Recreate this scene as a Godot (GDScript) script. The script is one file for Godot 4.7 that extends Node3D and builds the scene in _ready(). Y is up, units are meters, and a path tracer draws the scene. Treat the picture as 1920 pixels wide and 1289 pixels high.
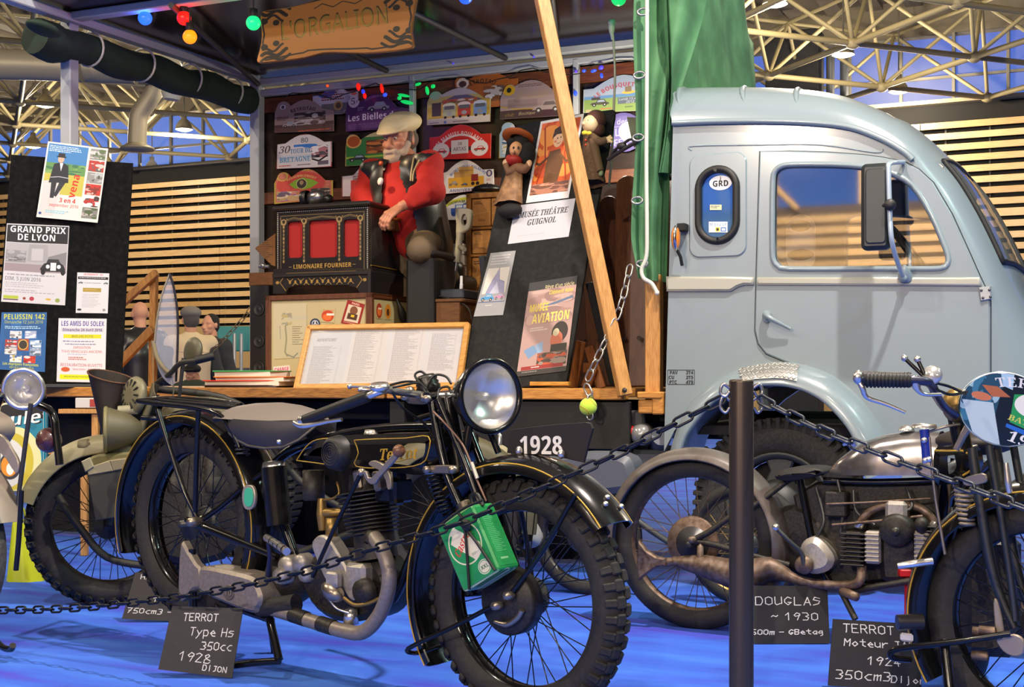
extends Node3D
# A small organ lorry and old motorcycles in an exhibition hall. One thing per top-level node; places are worked out in metres from the photograph's geometry.

func _ready():
	rng.seed = 7
	var cam := Camera3D.new()
	cam.name = "camera"
	cam.position = Vector3(0, EYE, 0)
	cam.set_frustum(0.1 * 1289.0 / F, Vector2(0,0.1 * (HY - 644.5) / F),0.1,200.0)
	add_child(cam)
	cam.current = true
	var env := Environment.new()
	var sky := ProceduralSkyMaterial.new()
	sky.sky_top_color = Color("0d2fb0")
	sky.sky_horizon_color = Color("8cc4ff")
	sky.sky_curve = 0.09
	sky.ground_bottom_color = Color("10141c")
	sky.ground_horizon_color = Color("2b3c58")
	sky.sky_energy_multiplier = 1.15
	env.sky = Sky.new()
	env.sky.sky_material = sky
	env.background_mode = Environment.BG_SKY
	env.tonemap_mode = Environment.TONE_MAPPER_LINEAR
	env.tonemap_exposure = 0.82
	env.sdfgi_enabled = true
	env.ssao_enabled = true
	env.ssil_enabled = true
	var we := WorldEnvironment.new()
	we.name = "world"
	we.environment = env
	add_child(we)
	build_textures()
	hall()
	pendant_lamps()
	truck()
	stage_spot()
	work_lamp()
	stage()
	display_boards()
	people()
	terrot()
	douglas()
	harley()
	left_bike()
	jap_bike()
	floor_things()
# ---------------------------------------------------------------- helpers
const F := 2500.0
const EYE := 0.943
const HY := 715.0
var used := {}
var mats := {}
var rng := RandomNumberGenerator.new()

func px(x, y, d) -> Vector3:
	return Vector3((x - 960.0) * d / F, EYE + (HY - y) * d / F, -d)

func frame(o: Vector3, deg) -> Transform3D:   # local x runs right and towards the eye by deg, local z faces the eye's side
	return Transform3D(Basis(Vector3.UP, -deg_to_rad(deg)), o)

func loc(t: Transform3D, x, y, off = 0.0) -> Vector3:   # the point of the plane z = off of frame t that stands at that place of the photograph
	var i := t.affine_inverse()
	var o: Vector3 = i * Vector3(0, EYE, 0)
	var d: Vector3 = i.basis * Vector3((x - 960.0) / F, (HY - y) / F, -1)
	return o + d * ((off - o.z) / d.z)

func locs(t, a: Array, off = 0.0) -> PackedVector2Array:
	var r := PackedVector2Array()
	for i in range(0, a.size(),2):
		var p := loc(t, a[i], a[i + 1], off)
		r.append(Vector2(p.x, p.y))
	return r

func locs3(t, a: Array, off = 0.0) -> Array:
	var r := []
	for i in range(0, a.size(),2):
		r.append(loc(t, a[i], a[i + 1], off))
	return r

func spline(pts: Array, n := 6, closed := false) -> Array:   # Catmull-Rom through points of any vector type
	var r := []
	var c := pts.size()
	for i in (c if closed else c - 1):
		var a = pts[(i - 1 + c) % c] if closed or i > 0 else pts[i]
		var b = pts[i]
		var d = pts[(i + 1) % c]
		var e = pts[(i + 2) % c] if closed or i + 2 < c else d
		for k in n:
			r.append(b.cubic_interpolate(d, a, e, k / float(n)))
	if not closed:
		r.append(pts[c - 1])
	return r

func v2(pts: Array) -> PackedVector2Array:
	return PackedVector2Array(pts)

func arc2(c: Vector2, rx, ry, a0, a1, n) -> Array:
	var r := []
	for i in n + 1:
		var a = deg_to_rad(lerpf(a0, a1, i / float(n)))
		r.append(c + Vector2(cos(a) * rx, sin(a) * ry))
	return r

func rrect(x0, y0, x1, y1, r, n := 5) -> PackedVector2Array:
	var p := []
	p += arc2(Vector2(x1 - r, y1 - r), r, r, 0,90, n)
	p += arc2(Vector2(x0 + r, y1 - r), r, r, 90,180, n)
	p += arc2(Vector2(x0 + r, y0 + r), r, r, 180,270, n)
	p += arc2(Vector2(x1 - r, y0 + r), r, r, 270,360, n)
	return v2(p)

class Shape:
	var st := SurfaceTool.new()
	var sm := 0
	func _init():
		st.begin(Mesh.PRIMITIVE_TRIANGLES)
	func tri(a, b, c, s := 0, ua := Vector2(), ub := Vector2(), uc := Vector2()):
		st.set_smooth_group(s)
		st.set_uv(ua); st.add_vertex(a)
		st.set_uv(ub); st.add_vertex(b)
		st.set_uv(uc); st.add_vertex(c)
	func quad(a, b, c, d, s := -1):   # a top left, b top right, c bottom right, d bottom left seen from the front
		tri(a, b, c, s, Vector2(0,0), Vector2(1,0), Vector2(1,1))
		tri(a, c, d, s, Vector2(0,0), Vector2(1,1), Vector2(0,1))
	func group() -> int:
		sm += 1
		return sm
	func grid(rows: Array, cu := false, cv := false, s := -2):
		if s == -2: s = group()
		var n: int = rows.size()
		var m: int = rows[0].size()
		for i in (n if cv else n - 1):
			var p = rows[i]
			var q = rows[(i + 1) % n]
			for j in (m if cu else m - 1):
				var k := (j + 1) % m
				var u0 := j / float(m - 1)
				var u1 := (j + 1) / float(m - 1)
				var w0 := i / float(maxi(n - 1,1))
				var w1 := (i + 1) / float(maxi(n - 1,1))
				tri(p[j], p[k], q[k], s, Vector2(u0, w0), Vector2(u1, w0), Vector2(u1, w1))
				tri(p[j], q[k], q[j], s, Vector2(u0, w0), Vector2(u1, w1), Vector2(u0, w1))
	func fan(ring: Array, flip := false, s := -1):
		var c := Vector3()
		for p in ring: c += p
		c /= ring.size()
		for j in ring.size():
			var a = ring[j]
			var b = ring[(j + 1) % ring.size()]
			if flip: tri(c, b, a, s)
			else: tri(c, a, b, s)
	func tube(path: Array, r, n := 8, closed := false, caps := true):   # r: a radius or one for every point
		var m := path.size()
		var rows := []
		var t: Vector3 = (path[1] - path[0]).normalized()
		var up := Vector3.UP if absf(t.y) < 0.9 else Vector3.RIGHT
		var x: Vector3 = up.cross(t).normalized()
		for i in m:
			var a = path[(i - 1 + m) % m] if closed or i > 0 else path[i]
			var b = path[(i + 1) % m] if closed or i < m - 1 else path[i]
			t = (b - a).normalized()
			x = (x - t * x.dot(t)).normalized()
			var y := t.cross(x)
			var rr: float = r[i] if r is Array else r
			var ring := []
			for k in n:
				var w := TAU * k / n
				ring.append(path[i] + (x * cos(w) + y * sin(w)) * rr)
			rows.append(ring)
		grid(rows, true, closed)
		if caps and not closed:
			fan(rows[0], false)
			fan(rows[m - 1], true)
	func rod(a: Vector3, b: Vector3, r, n := 8):
		tube([a, b], r, n)
	func lathe(prof: Array, xf: Transform3D, n := 24, sharp := false, a0 := 0.0, a1 := 360.0):   # prof: Vector2(radius, height along local y)
		var rows := []
		var full := is_equal_approx(a1 - a0,360.0)
		for p in prof:
			var ring := []
			for k in (n if full else n + 1):
				var w := deg_to_rad(lerpf(a0, a1, k / float(n)))
				ring.append(xf * Vector3(cos(w) * p.x, p.y, sin(w) * p.x))
			rows.append(ring)
		if sharp:
			for i in rows.size() - 1: grid([rows[i], rows[i + 1]], full)
		else:
			grid(rows, full)
	func ball(c: Vector3, r: Vector3, b := Basis(), n := 14, m := 9):
		var prof := []
		for i in m + 1:
			var a := PI * i / m - PI / 2
			prof.append(Vector2(maxf(cos(a),0.0001), sin(a)))
		lathe(prof, Transform3D(b * Basis.from_scale(r), c), n)
	func box(c: Vector3, size: Vector3, bev := 0.0, b := Basis()):
		var h := size / 2
		bev = minf(bev, minf(h.x, minf(h.y, h.z)) * 0.98)
		if bev <= 0.0:
			var p := []
			for i in 8: p.append(c + b * Vector3(h.x if i & 1 else -h.x, h.y if i & 2 else -h.y, h.z if i & 4 else -h.z))
			for q in [[6,7,5,4],[3,2,0,1],[2,6,4,0],[7,3,1,5],[2,3,7,6],[4,5,1,0]]:
				quad(p[q[0]], p[q[1]], p[q[2]], p[q[3]])
			return
		for ax in 3:
			for sg in [-1.0,1.0]:
				var u := (ax + 1) % 3
				var w := (ax + 2) % 3
				var q := []
				for k in [[-1,-1],[1,-1],[1,1],[-1,1]]:
					var p := Vector3()
					p[ax] = sg * h[ax]; p[u] = k[0] * (h[u] - bev); p[w] = k[1] * (h[w] - bev)
					q.append(c + b * p)
				if sg > 0: quad(q[3], q[2], q[1], q[0])
				else: quad(q[0], q[1], q[2], q[3])
		for ax in 3:   # edges
			var u := (ax + 1) % 3
			var w := (ax + 2) % 3
			for su in [-1.0,1.0]:
				for sw in [-1.0,1.0]:
					var q := []
					for e in [-1.0,1.0]:
						var p1 := Vector3(); p1[ax] = e * (h[ax] - bev); p1[u] = su * h[u]; p1[w] = sw * (h[w] - bev)
						var p2 := Vector3(); p2[ax] = e * (h[ax] - bev); p2[u] = su * (h[u] - bev); p2[w] = sw * h[w]
						q.append(c + b * p1); q.append(c + b * p2)
					if su * sw > 0: quad(q[0], q[1], q[3], q[2])
					else: quad(q[1], q[0], q[2], q[3])
		for sx in [-1.0,1.0]:
			for sy in [-1.0,1.0]:
				for sz in [-1.0,1.0]:
					var a := c + b * Vector3(sx * h.x, sy * (h.y - bev), sz * (h.z - bev))
					var d := c + b * Vector3(sx * (h.x - bev), sy * h.y, sz * (h.z - bev))
					var e := c + b * Vector3(sx * (h.x - bev), sy * (h.y - bev), sz * h.z)
					if sx * sy * sz > 0: tri(a, e, d, -1)
					else: tri(a, d, e, -1)
	func prism(poly: PackedVector2Array, z0: float, z1: float, bev := 0.0, xf := Transform3D(), smooth := false, holes := [], two := true):   # z1 is the front
		if Geometry2D.is_polygon_clockwise(poly):
			poly = poly.duplicate(); poly.reverse()
		var front := inset(poly, bev)
		var lo := Vector2(1e9,1e9)
		var hi := -lo
		for p in poly:
			lo = lo.min(p); hi = hi.max(p)
		var sp := hi - lo
		var outline := front
		for hh in holes:
			var h: PackedVector2Array = hh
			if not Geometry2D.is_polygon_clockwise(h):
				h = h.duplicate(); h.reverse()
			wall(h, z0, z1, xf, smooth)
			outline = bridge(outline, h)
		var ix := Geometry2D.triangulate_polygon(outline)
		var faces := [[z1, false]]
		if two: faces.append([z0, true])
		for fz in faces:
			for i in range(0, ix.size(),3):
				var q := []
				for k in 3:
					var p := outline[ix[i + k]]
					q.append([xf * Vector3(p.x, p.y, fz[0]), Vector2((p.x - lo.x) / sp.x, (hi.y - p.y) / sp.y)])
				var a := outline[ix[i]]; var b := outline[ix[i + 1]]; var c := outline[ix[i + 2]]
				var ccw := (b - a).cross(c - a) > 0
				if ccw != fz[1]: tri(q[0][0], q[2][0], q[1][0],-1, q[0][1], q[2][1], q[1][1])
				else: tri(q[0][0], q[1][0], q[2][0],-1, q[0][1], q[1][1], q[2][1])
		if bev > 0.0:
			wall(poly, z0, z1 - bev, xf, smooth)
			var rows := [[],[]]
			for i in poly.size():
				rows[0].append(xf * Vector3(front[i].x, front[i].y, z1))
				rows[1].append(xf * Vector3(poly[i].x, poly[i].y, z1 - bev))
			grid(rows, true, false, group() if smooth else -1)
		else:
			wall(poly, z0, z1, xf, smooth)
	func wall(poly, z0, z1, xf, smooth):
		var rows := [[],[]]
		for p in poly:
			rows[0].append(xf * Vector3(p.x, p.y, z1))
			rows[1].append(xf * Vector3(p.x, p.y, z0))
		grid(rows, true, false, group() if smooth else -1)
	static func inset(poly: PackedVector2Array, d: float) -> PackedVector2Array:   # counter-clockwise outline, moved inwards
		if d == 0.0: return poly
		var r := PackedVector2Array()
		var n := poly.size()
		for i in n:
			var a := (poly[i] - poly[(i - 1 + n) % n]).normalized()
			var b := (poly[(i + 1) % n] - poly[i]).normalized()
			var m := Vector2(-a.y - b.y, a.x + b.x)
			var l := maxf(m.length(),0.4)
			m = m.normalized() * d * minf(2.0 / l, 2.0)
			r.append(poly[i] + m)
		return r
	static func bridge(o: PackedVector2Array, h: PackedVector2Array) -> PackedVector2Array:
		var best := 1e9
		var bi := 0
		var bj := 0
		for i in o.size():
			for j in h.size():
				var d := o[i].distance_squared_to(h[j])
				if d < best:
					best = d; bi = i; bj = j
		var r := PackedVector2Array()
		for i in bi + 1: r.append(o[i])
		for j in h.size() + 1: r.append(h[(bj + j) % h.size()])
		var e := 1e-5
		var t := (h[bj] - o[bi]).normalized().orthogonal() * e
		r[r.size() - 1] += t
		r.append(o[bi] + t)
		for i in range(bi + 1, o.size()): r.append(o[i])
		return r
	func ribbon(path: Array, w: Array, thick: float, across: Vector3):   # a strip along path, w half widths, across its width direction
		var rows := []
		var m := path.size()
		for i in m:
			var t: Vector3 = (path[mini(i + 1, m - 1)] - path[maxi(i - 1,0)]).normalized()
			var n := t.cross(across).normalized() * thick * 0.5
			var a: Vector3 = across * w[i]
			rows.append([path[i] - a - n, path[i] + a - n, path[i] + a + n, path[i] - a + n])
		for k in 4:
			var g := []
			for r in rows: g.append([r[k], r[(k + 1) % 4]])
			grid(g)
		fan(rows[0], true); fan(rows[m - 1])
	func mesh() -> ArrayMesh:
		st.generate_normals()
		return st.commit()

func numbered(called: String, parent) -> String:
	var key := called if parent == self else str(parent.get_instance_id()) + called
	var n: int = used.get(key, -1) + 1
	used[key] = n
	return called if n == 0 else "%s_%03d" % [called, n]

func obj(called: String, shape, m, parent = self, xf = null) -> MeshInstance3D:
	var o := MeshInstance3D.new()
	o.name = numbered(called, parent)
	o.mesh = shape.mesh() if shape is Shape else shape
	o.material_override = m
	if xf != null: o.transform = xf
	parent.add_child(o, true)
	return o

func thing(called: String, label: String, category: String, xf := Transform3D(), group := "") -> Node3D:
	var o := Node3D.new()
	o.name = numbered(called, self)
	o.transform = xf
	add_child(o, true)
	return tag(o, label, category, group)

func tag(o, label: String, category: String, group := ""):
	o.set_meta("label", label)
	o.set_meta("category", category)
	if group: o.set_meta("group", group)
	return o

func structure(o, label := ""):
	o.set_meta("kind", "structure")
	if label: o.set_meta("label", label)
	return o

func mat(hex: String, rough := 0.5, metal := 0.0, o := {}) -> StandardMaterial3D:
	var key := "%s %f %f %s" % [hex, rough, metal, str(o)]
	if not mats.has(key):
		var m := StandardMaterial3D.new()
		m.albedo_color = Color(hex)
		m.roughness = rough
		m.metallic = metal
		for k in o: m.set(k, o[k])
		mats[key] = m
	return mats[key]

func glass(alpha := 0.08, hex := "ffffff", rough := 0.03) -> StandardMaterial3D:
	return mat(hex + "%02x" % int(alpha * 255), rough, 0.0, {"transparency": BaseMaterial3D.TRANSPARENCY_ALPHA})

func noise_image(size: int, freq: float, seed_: int, stretch := Vector2.ONE, oct := 4) -> Image:
	var n := FastNoiseLite.new()
	n.seed = seed_
	n.frequency = freq
	n.fractal_octaves = oct
	var im: Image = n.get_seamless_image(size, size)
	if stretch != Vector2.ONE:
		var big := Image.create(size, size, false, im.get_format())
		var s: Image = im.duplicate()
		s.resize(maxi(int(size / stretch.x),2), maxi(int(size / stretch.y),2), Image.INTERPOLATE_LANCZOS)
		for x in range(0, size, s.get_width()):
			for y in range(0, size, s.get_height()):
				big.blit_rect(s, Rect2i(Vector2i(), s.get_size()), Vector2i(x, y))
		return big
	return im

func ramp_tex(im: Image, stops: Array) -> ImageTexture:   # grey noise to colours; stops: [position, hex, ...]
	var g := Gradient.new()
	g.offsets = PackedFloat32Array(stops.filter(func(s): return not s is String))
	var cols := PackedColorArray()
	for s in stops:
		if s is String: cols.append(Color(s))
	g.colors = cols
	var table := []
	for i in 256: table.append(g.sample(i / 255.0))
	var out := Image.create(im.get_width(), im.get_height(), false, Image.FORMAT_RGB8)
	var src: Image = im.duplicate()
	src.convert(Image.FORMAT_L8)
	var d := src.get_data()
	var bytes := PackedByteArray()
	bytes.resize(d.size() * 3)
	for i in d.size():
		var c: Color = table[d[i]]
		bytes[i * 3] = c.r8; bytes[i * 3 + 1] = c.g8; bytes[i * 3 + 2] = c.b8
	out = Image.create_from_data(im.get_width(), im.get_height(), false, Image.FORMAT_RGB8, bytes)
	return ImageTexture.create_from_image(out)

func tri_mat(key: String, tex, scale: Vector3, rough := 0.6, metal := 0.0, bump = null, depth := 0.0, o := {}) -> StandardMaterial3D:
	if not mats.has(key):
		var m := StandardMaterial3D.new()
		m.roughness = rough
		m.metallic = metal
		if tex: m.albedo_texture = tex
		m.uv1_triplanar = true
		m.uv1_scale = scale
		if bump:
			m.heightmap_enabled = true
			m.heightmap_texture = bump
			m.heightmap_scale = depth
		for k in o: m.set(k, o[k])
		mats[key] = m
	return mats[key]

# ---------------------------------------------------------------- printing: pictures and lettering drawn into a texture
var fonts := {}
func font(serif: bool, bold: bool) -> SystemFont:
	var key := "%s%s" % [serif, bold]
	if not fonts.has(key):
		var f := SystemFont.new()
		f.font_names = PackedStringArray(["Droid Serif" if serif else "Droid Sans"])
		f.font_weight = 700 if bold else 400
		fonts[key] = f
	return fonts[key]

class Print:
	var im: Image
	var host
	func _init(h, w, ht, bg: String):
		host = h
		im = Image.create(w, ht, false, Image.FORMAT_RGB8)
		im.fill(Color(bg))
	func rect(x, y, w, h, c: String):
		im.fill_rect(Rect2i(x, y, w, h), Color(c))
	func poly(pts: Array, c: String):
		var col := Color(c)
		var p := PackedVector2Array()
		for i in range(0, pts.size(),2): p.append(Vector2(pts[i], pts[i + 1]))
		var y0 := 1e9; var y1 := -1e9
		for q in p:
			y0 = minf(y0, q.y); y1 = maxf(y1, q.y)
		for y in range(maxi(int(y0),0), mini(int(y1) + 1, im.get_height())):
			var xs := []
			for i in p.size():
				var a := p[i]; var b := p[(i + 1) % p.size()]
				if (a.y <= y + 0.5) != (b.y <= y + 0.5):
					xs.append(a.x + (y + 0.5 - a.y) / (b.y - a.y) * (b.x - a.x))
			xs.sort()
			for k in range(0, xs.size() - 1,2):
				im.fill_rect(Rect2i(int(round(xs[k])), y, int(round(xs[k + 1])) - int(round(xs[k])),1), col)
	func oval(cx, cy, rx, ry, c: String):
		for y in range(maxi(int(cy - ry),0), mini(int(cy + ry) + 1, im.get_height())):
			var t = 1.0 - pow((y + 0.5 - cy) / ry, 2)
			if t > 0:
				var w = rx * sqrt(t)
				im.fill_rect(Rect2i(int(cx - w), y, int(2 * w),1), Color(c))
	func line(pts: Array, w: float, c: String):
		var col := Color(c)
		for i in range(0, pts.size() - 2,2):
			var a := Vector2(pts[i], pts[i + 1])
			var b := Vector2(pts[i + 2], pts[i + 3])
			var n := maxi(int(a.distance_to(b) / maxf(w * 0.3,0.7)),1)
			for k in n + 1:
				var q := a.lerp(b, k / float(n))
				if w <= 2.0: im.fill_rect(Rect2i(int(q.x - w / 2), int(q.y - w / 2), int(ceil(w)), int(ceil(w))), col)
				else: oval(q.x, q.y, w / 2, w / 2, c)
	func frame(w, c: String):
		var a := im.get_width(); var b := im.get_height()
		rect(0,0, a, w, c); rect(0, b - w, a, w, c); rect(0,0, w, b, c); rect(a - w, 0, w, b, c)
	func text(s: String, cx, base, size, c: String, o := {}):   # o: bold, serif, w (fit to width), skew, arc (radius; positive bows up), left
		var ts := TextServerManager.get_primary_interface()
		var f = host.font(o.get("serif", false), o.get("bold", false))
		var st := ts.create_shaped_text()
		var res := int(maxf(size, 24))
		ts.shaped_text_add_string(st, s, f.get_rids(), res)
		var gl := ts.shaped_text_get_glyphs(st)
		var total := 0.0
		for g in gl: total += g.advance
		var sy: float = size / float(res)
		var sx: float = o.w / total if o.has("w") else sy
		var col := Color(c)
		var x := 0.0
		var start: float = cx if o.has("left") else cx - total * sx / 2
		for g in gl:
			var z := Vector2i(res, 0)
			ts.font_render_glyph(g.font_rid, z, g.index)
			var ti := ts.font_get_glyph_texture_idx(g.font_rid, z, g.index)
			if ti >= 0:
				var uv := ts.font_get_glyph_uv_rect(g.font_rid, z, g.index)
				var off := ts.font_get_glyph_offset(g.font_rid, z, g.index)
				var atlas := ts.font_get_texture_image(g.font_rid, z, ti)
				var t := Transform2D(Vector2(sx, 0), Vector2(-o.get("skew", 0.0) * sy, sy), Vector2(start + x * sx, base))
				if o.has("turn"):
					t = Transform2D(o.turn, Vector2(cx, base)) * Transform2D(0,-Vector2(cx, base)) * t
				if o.has("arc"):
					var a: float = (x + g.advance / 2.0 - total / 2) * sx / o.arc
					var piv := Vector2(cx, base + o.arc)
					t = Transform2D(a, piv + Vector2(sin(a),-cos(a)) * o.arc) * Transform2D(Vector2(sx, 0), Vector2(0, sy), Vector2(-g.advance * sx / 2,0))
				stamp(atlas, uv, t.translated_local(off), col)
			x += g.advance
		ts.free_rid(st)
	func stamp(atlas: Image, uv: Rect2, t: Transform2D, col: Color):
		var lo := Vector2(1e9,1e9); var hi := -lo
		for q in [Vector2(), Vector2(uv.size.x, 0), uv.size, Vector2(0, uv.size.y)]:
			lo = lo.min(t * q); hi = hi.max(t * q)
		var inv := t.affine_inverse()
		var ss := [Vector2(0.3,0.3), Vector2(0.7,0.7)]
		for y in range(maxi(int(lo.y),0), mini(int(hi.y) + 1, im.get_height())):
			for x in range(maxi(int(lo.x),0), mini(int(hi.x) + 1, im.get_width())):
				var a := 0.0
				for d in ss:
					var q: Vector2 = inv * (Vector2(x, y) + d)
					if q.x >= 0 and q.y >= 0 and q.x < uv.size.x and q.y < uv.size.y:
						a += atlas.get_pixel(int(uv.position.x + q.x), int(uv.position.y + q.y)).a
				if a > 0.02:
					im.set_pixel(x, y, im.get_pixel(x, y).lerp(col, minf(a / 2,1)))
	func words(x, y, w, h, rows: int, c: String, fill := 0.6):   # print too small to read
		var r := RandomNumberGenerator.new()
		r.seed = int(x * 7 + y * 13 + w)
		var step = h / float(rows)
		for i in rows:
			var q = x
			var e = x + w * r.randf_range(0.55,1.0)
			while q < e:
				var l = r.randf_range(0.03,0.1) * w
				rect(int(q), int(y + i * step), int(maxf(minf(l, e - q),1)), int(maxf(step * fill, 1)), c)
				q += l + maxf(w * 0.015,1)
	func photo(x, y, w, h, cols: Array, n := 40, sd := 1):   # a small snapshot: patches in the picture's colours
		var r := RandomNumberGenerator.new()
		r.seed = sd
		rect(x, y, w, h, cols[0])
		for i in n:
			var a = w * r.randf_range(0.05,0.3); var b = h * r.randf_range(0.04,0.2)
			var cx = clampf(x + r.randf() * w, x + a, x + w - a); var cy = clampf(y + r.randf() * h, y + b, y + h - b)
			oval(cx, cy, a, b, cols[r.randi() % cols.size()])
	func speckle(n: int, c: String, sz := 1, sd := 3):
		var r := RandomNumberGenerator.new()
		r.seed = sd
		for i in n: rect(r.randi() % im.get_width(), r.randi() % im.get_height(), r.randi_range(1, sz), r.randi_range(1, sz), c)
	func car(x, y, w, c: String, glassc := "8fa3b5", dark := "15171a"):   # a small old car seen from the side
		var h = w * 0.42
		poly([x, y - h * 0.25, x + w * 0.08, y - h * 0.55, x + w * 0.3, y - h * 0.6, x + w * 0.4, y - h, x + w * 0.75, y - h, x + w * 0.88, y - h * 0.55, x + w, y - h * 0.45, x + w, y - h * 0.2], c)
		poly([x + w * 0.36, y - h * 0.6, x + w * 0.43, y - h * 0.9, x + w * 0.72, y - h * 0.9, x + w * 0.8, y - h * 0.6], glassc)
		for k in [0.22,0.78]:
			oval(x + w * k, y - h * 0.2, h * 0.24, h * 0.24, dark)
			oval(x + w * k, y - h * 0.2, h * 0.11, h * 0.11, "c8c8c4")
	func mat(rough := 0.5, o := {}) -> StandardMaterial3D:
		var m := StandardMaterial3D.new()
		m.albedo_texture = ImageTexture.create_from_image(im)
		m.roughness = rough
		m.texture_repeat = false
		for k in o: m.set(k, o[k])
		return m

func sheet(called, corners: Array, m, parent, thick := 0.002) -> MeshInstance3D:   # a thin board or paper: corners tl, tr, br, bl in the parent's space
	var s := Shape.new()
	var n: Vector3 = (corners[1] - corners[0]).cross(corners[3] - corners[0]).normalized() * thick
	s.quad(corners[0], corners[1], corners[2], corners[3])
	s.quad(corners[1] + n, corners[0] + n, corners[3] + n, corners[2] + n)
	for i in 4:
		var j := (i + 1) % 4
		for q in [[corners[j], corners[i], corners[i] + n, corners[j] + n]]:
			s.tri(q[0], q[1], q[2],-1); s.tri(q[0], q[2], q[3],-1)
	return obj(called, s, m, parent)
# ---------------------------------------------------------------- the hall
var tex := {}
func build_textures():
	var wood := noise_image(512,0.012,3, Vector2(1,16))
	tex.wood_h = wood
	tex.wood_v = wood.duplicate()
	tex.wood_v.rotate_90(CLOCKWISE)
	tex.grain = noise_image(256,0.05,5)
	tex.fine = noise_image(512,0.2,9, Vector2.ONE, 3)
	tex.cloud = noise_image(512,0.008,11)
	tex.streak = noise_image(512,0.01,13, Vector2(1,4))

func wood_mat(key: String, vertical: bool, dark: String, light: String, rough := 0.45, scale := 1.2) -> StandardMaterial3D:
	if mats.has(key): return mats[key]
	var im: Image = tex.wood_v if vertical else tex.wood_h
	return tri_mat(key, ramp_tex(im, [0.1, dark, 0.5, Color(dark).lerp(Color(light),0.6).to_html(false),0.9, light]), Vector3.ONE * scale, rough)

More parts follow.
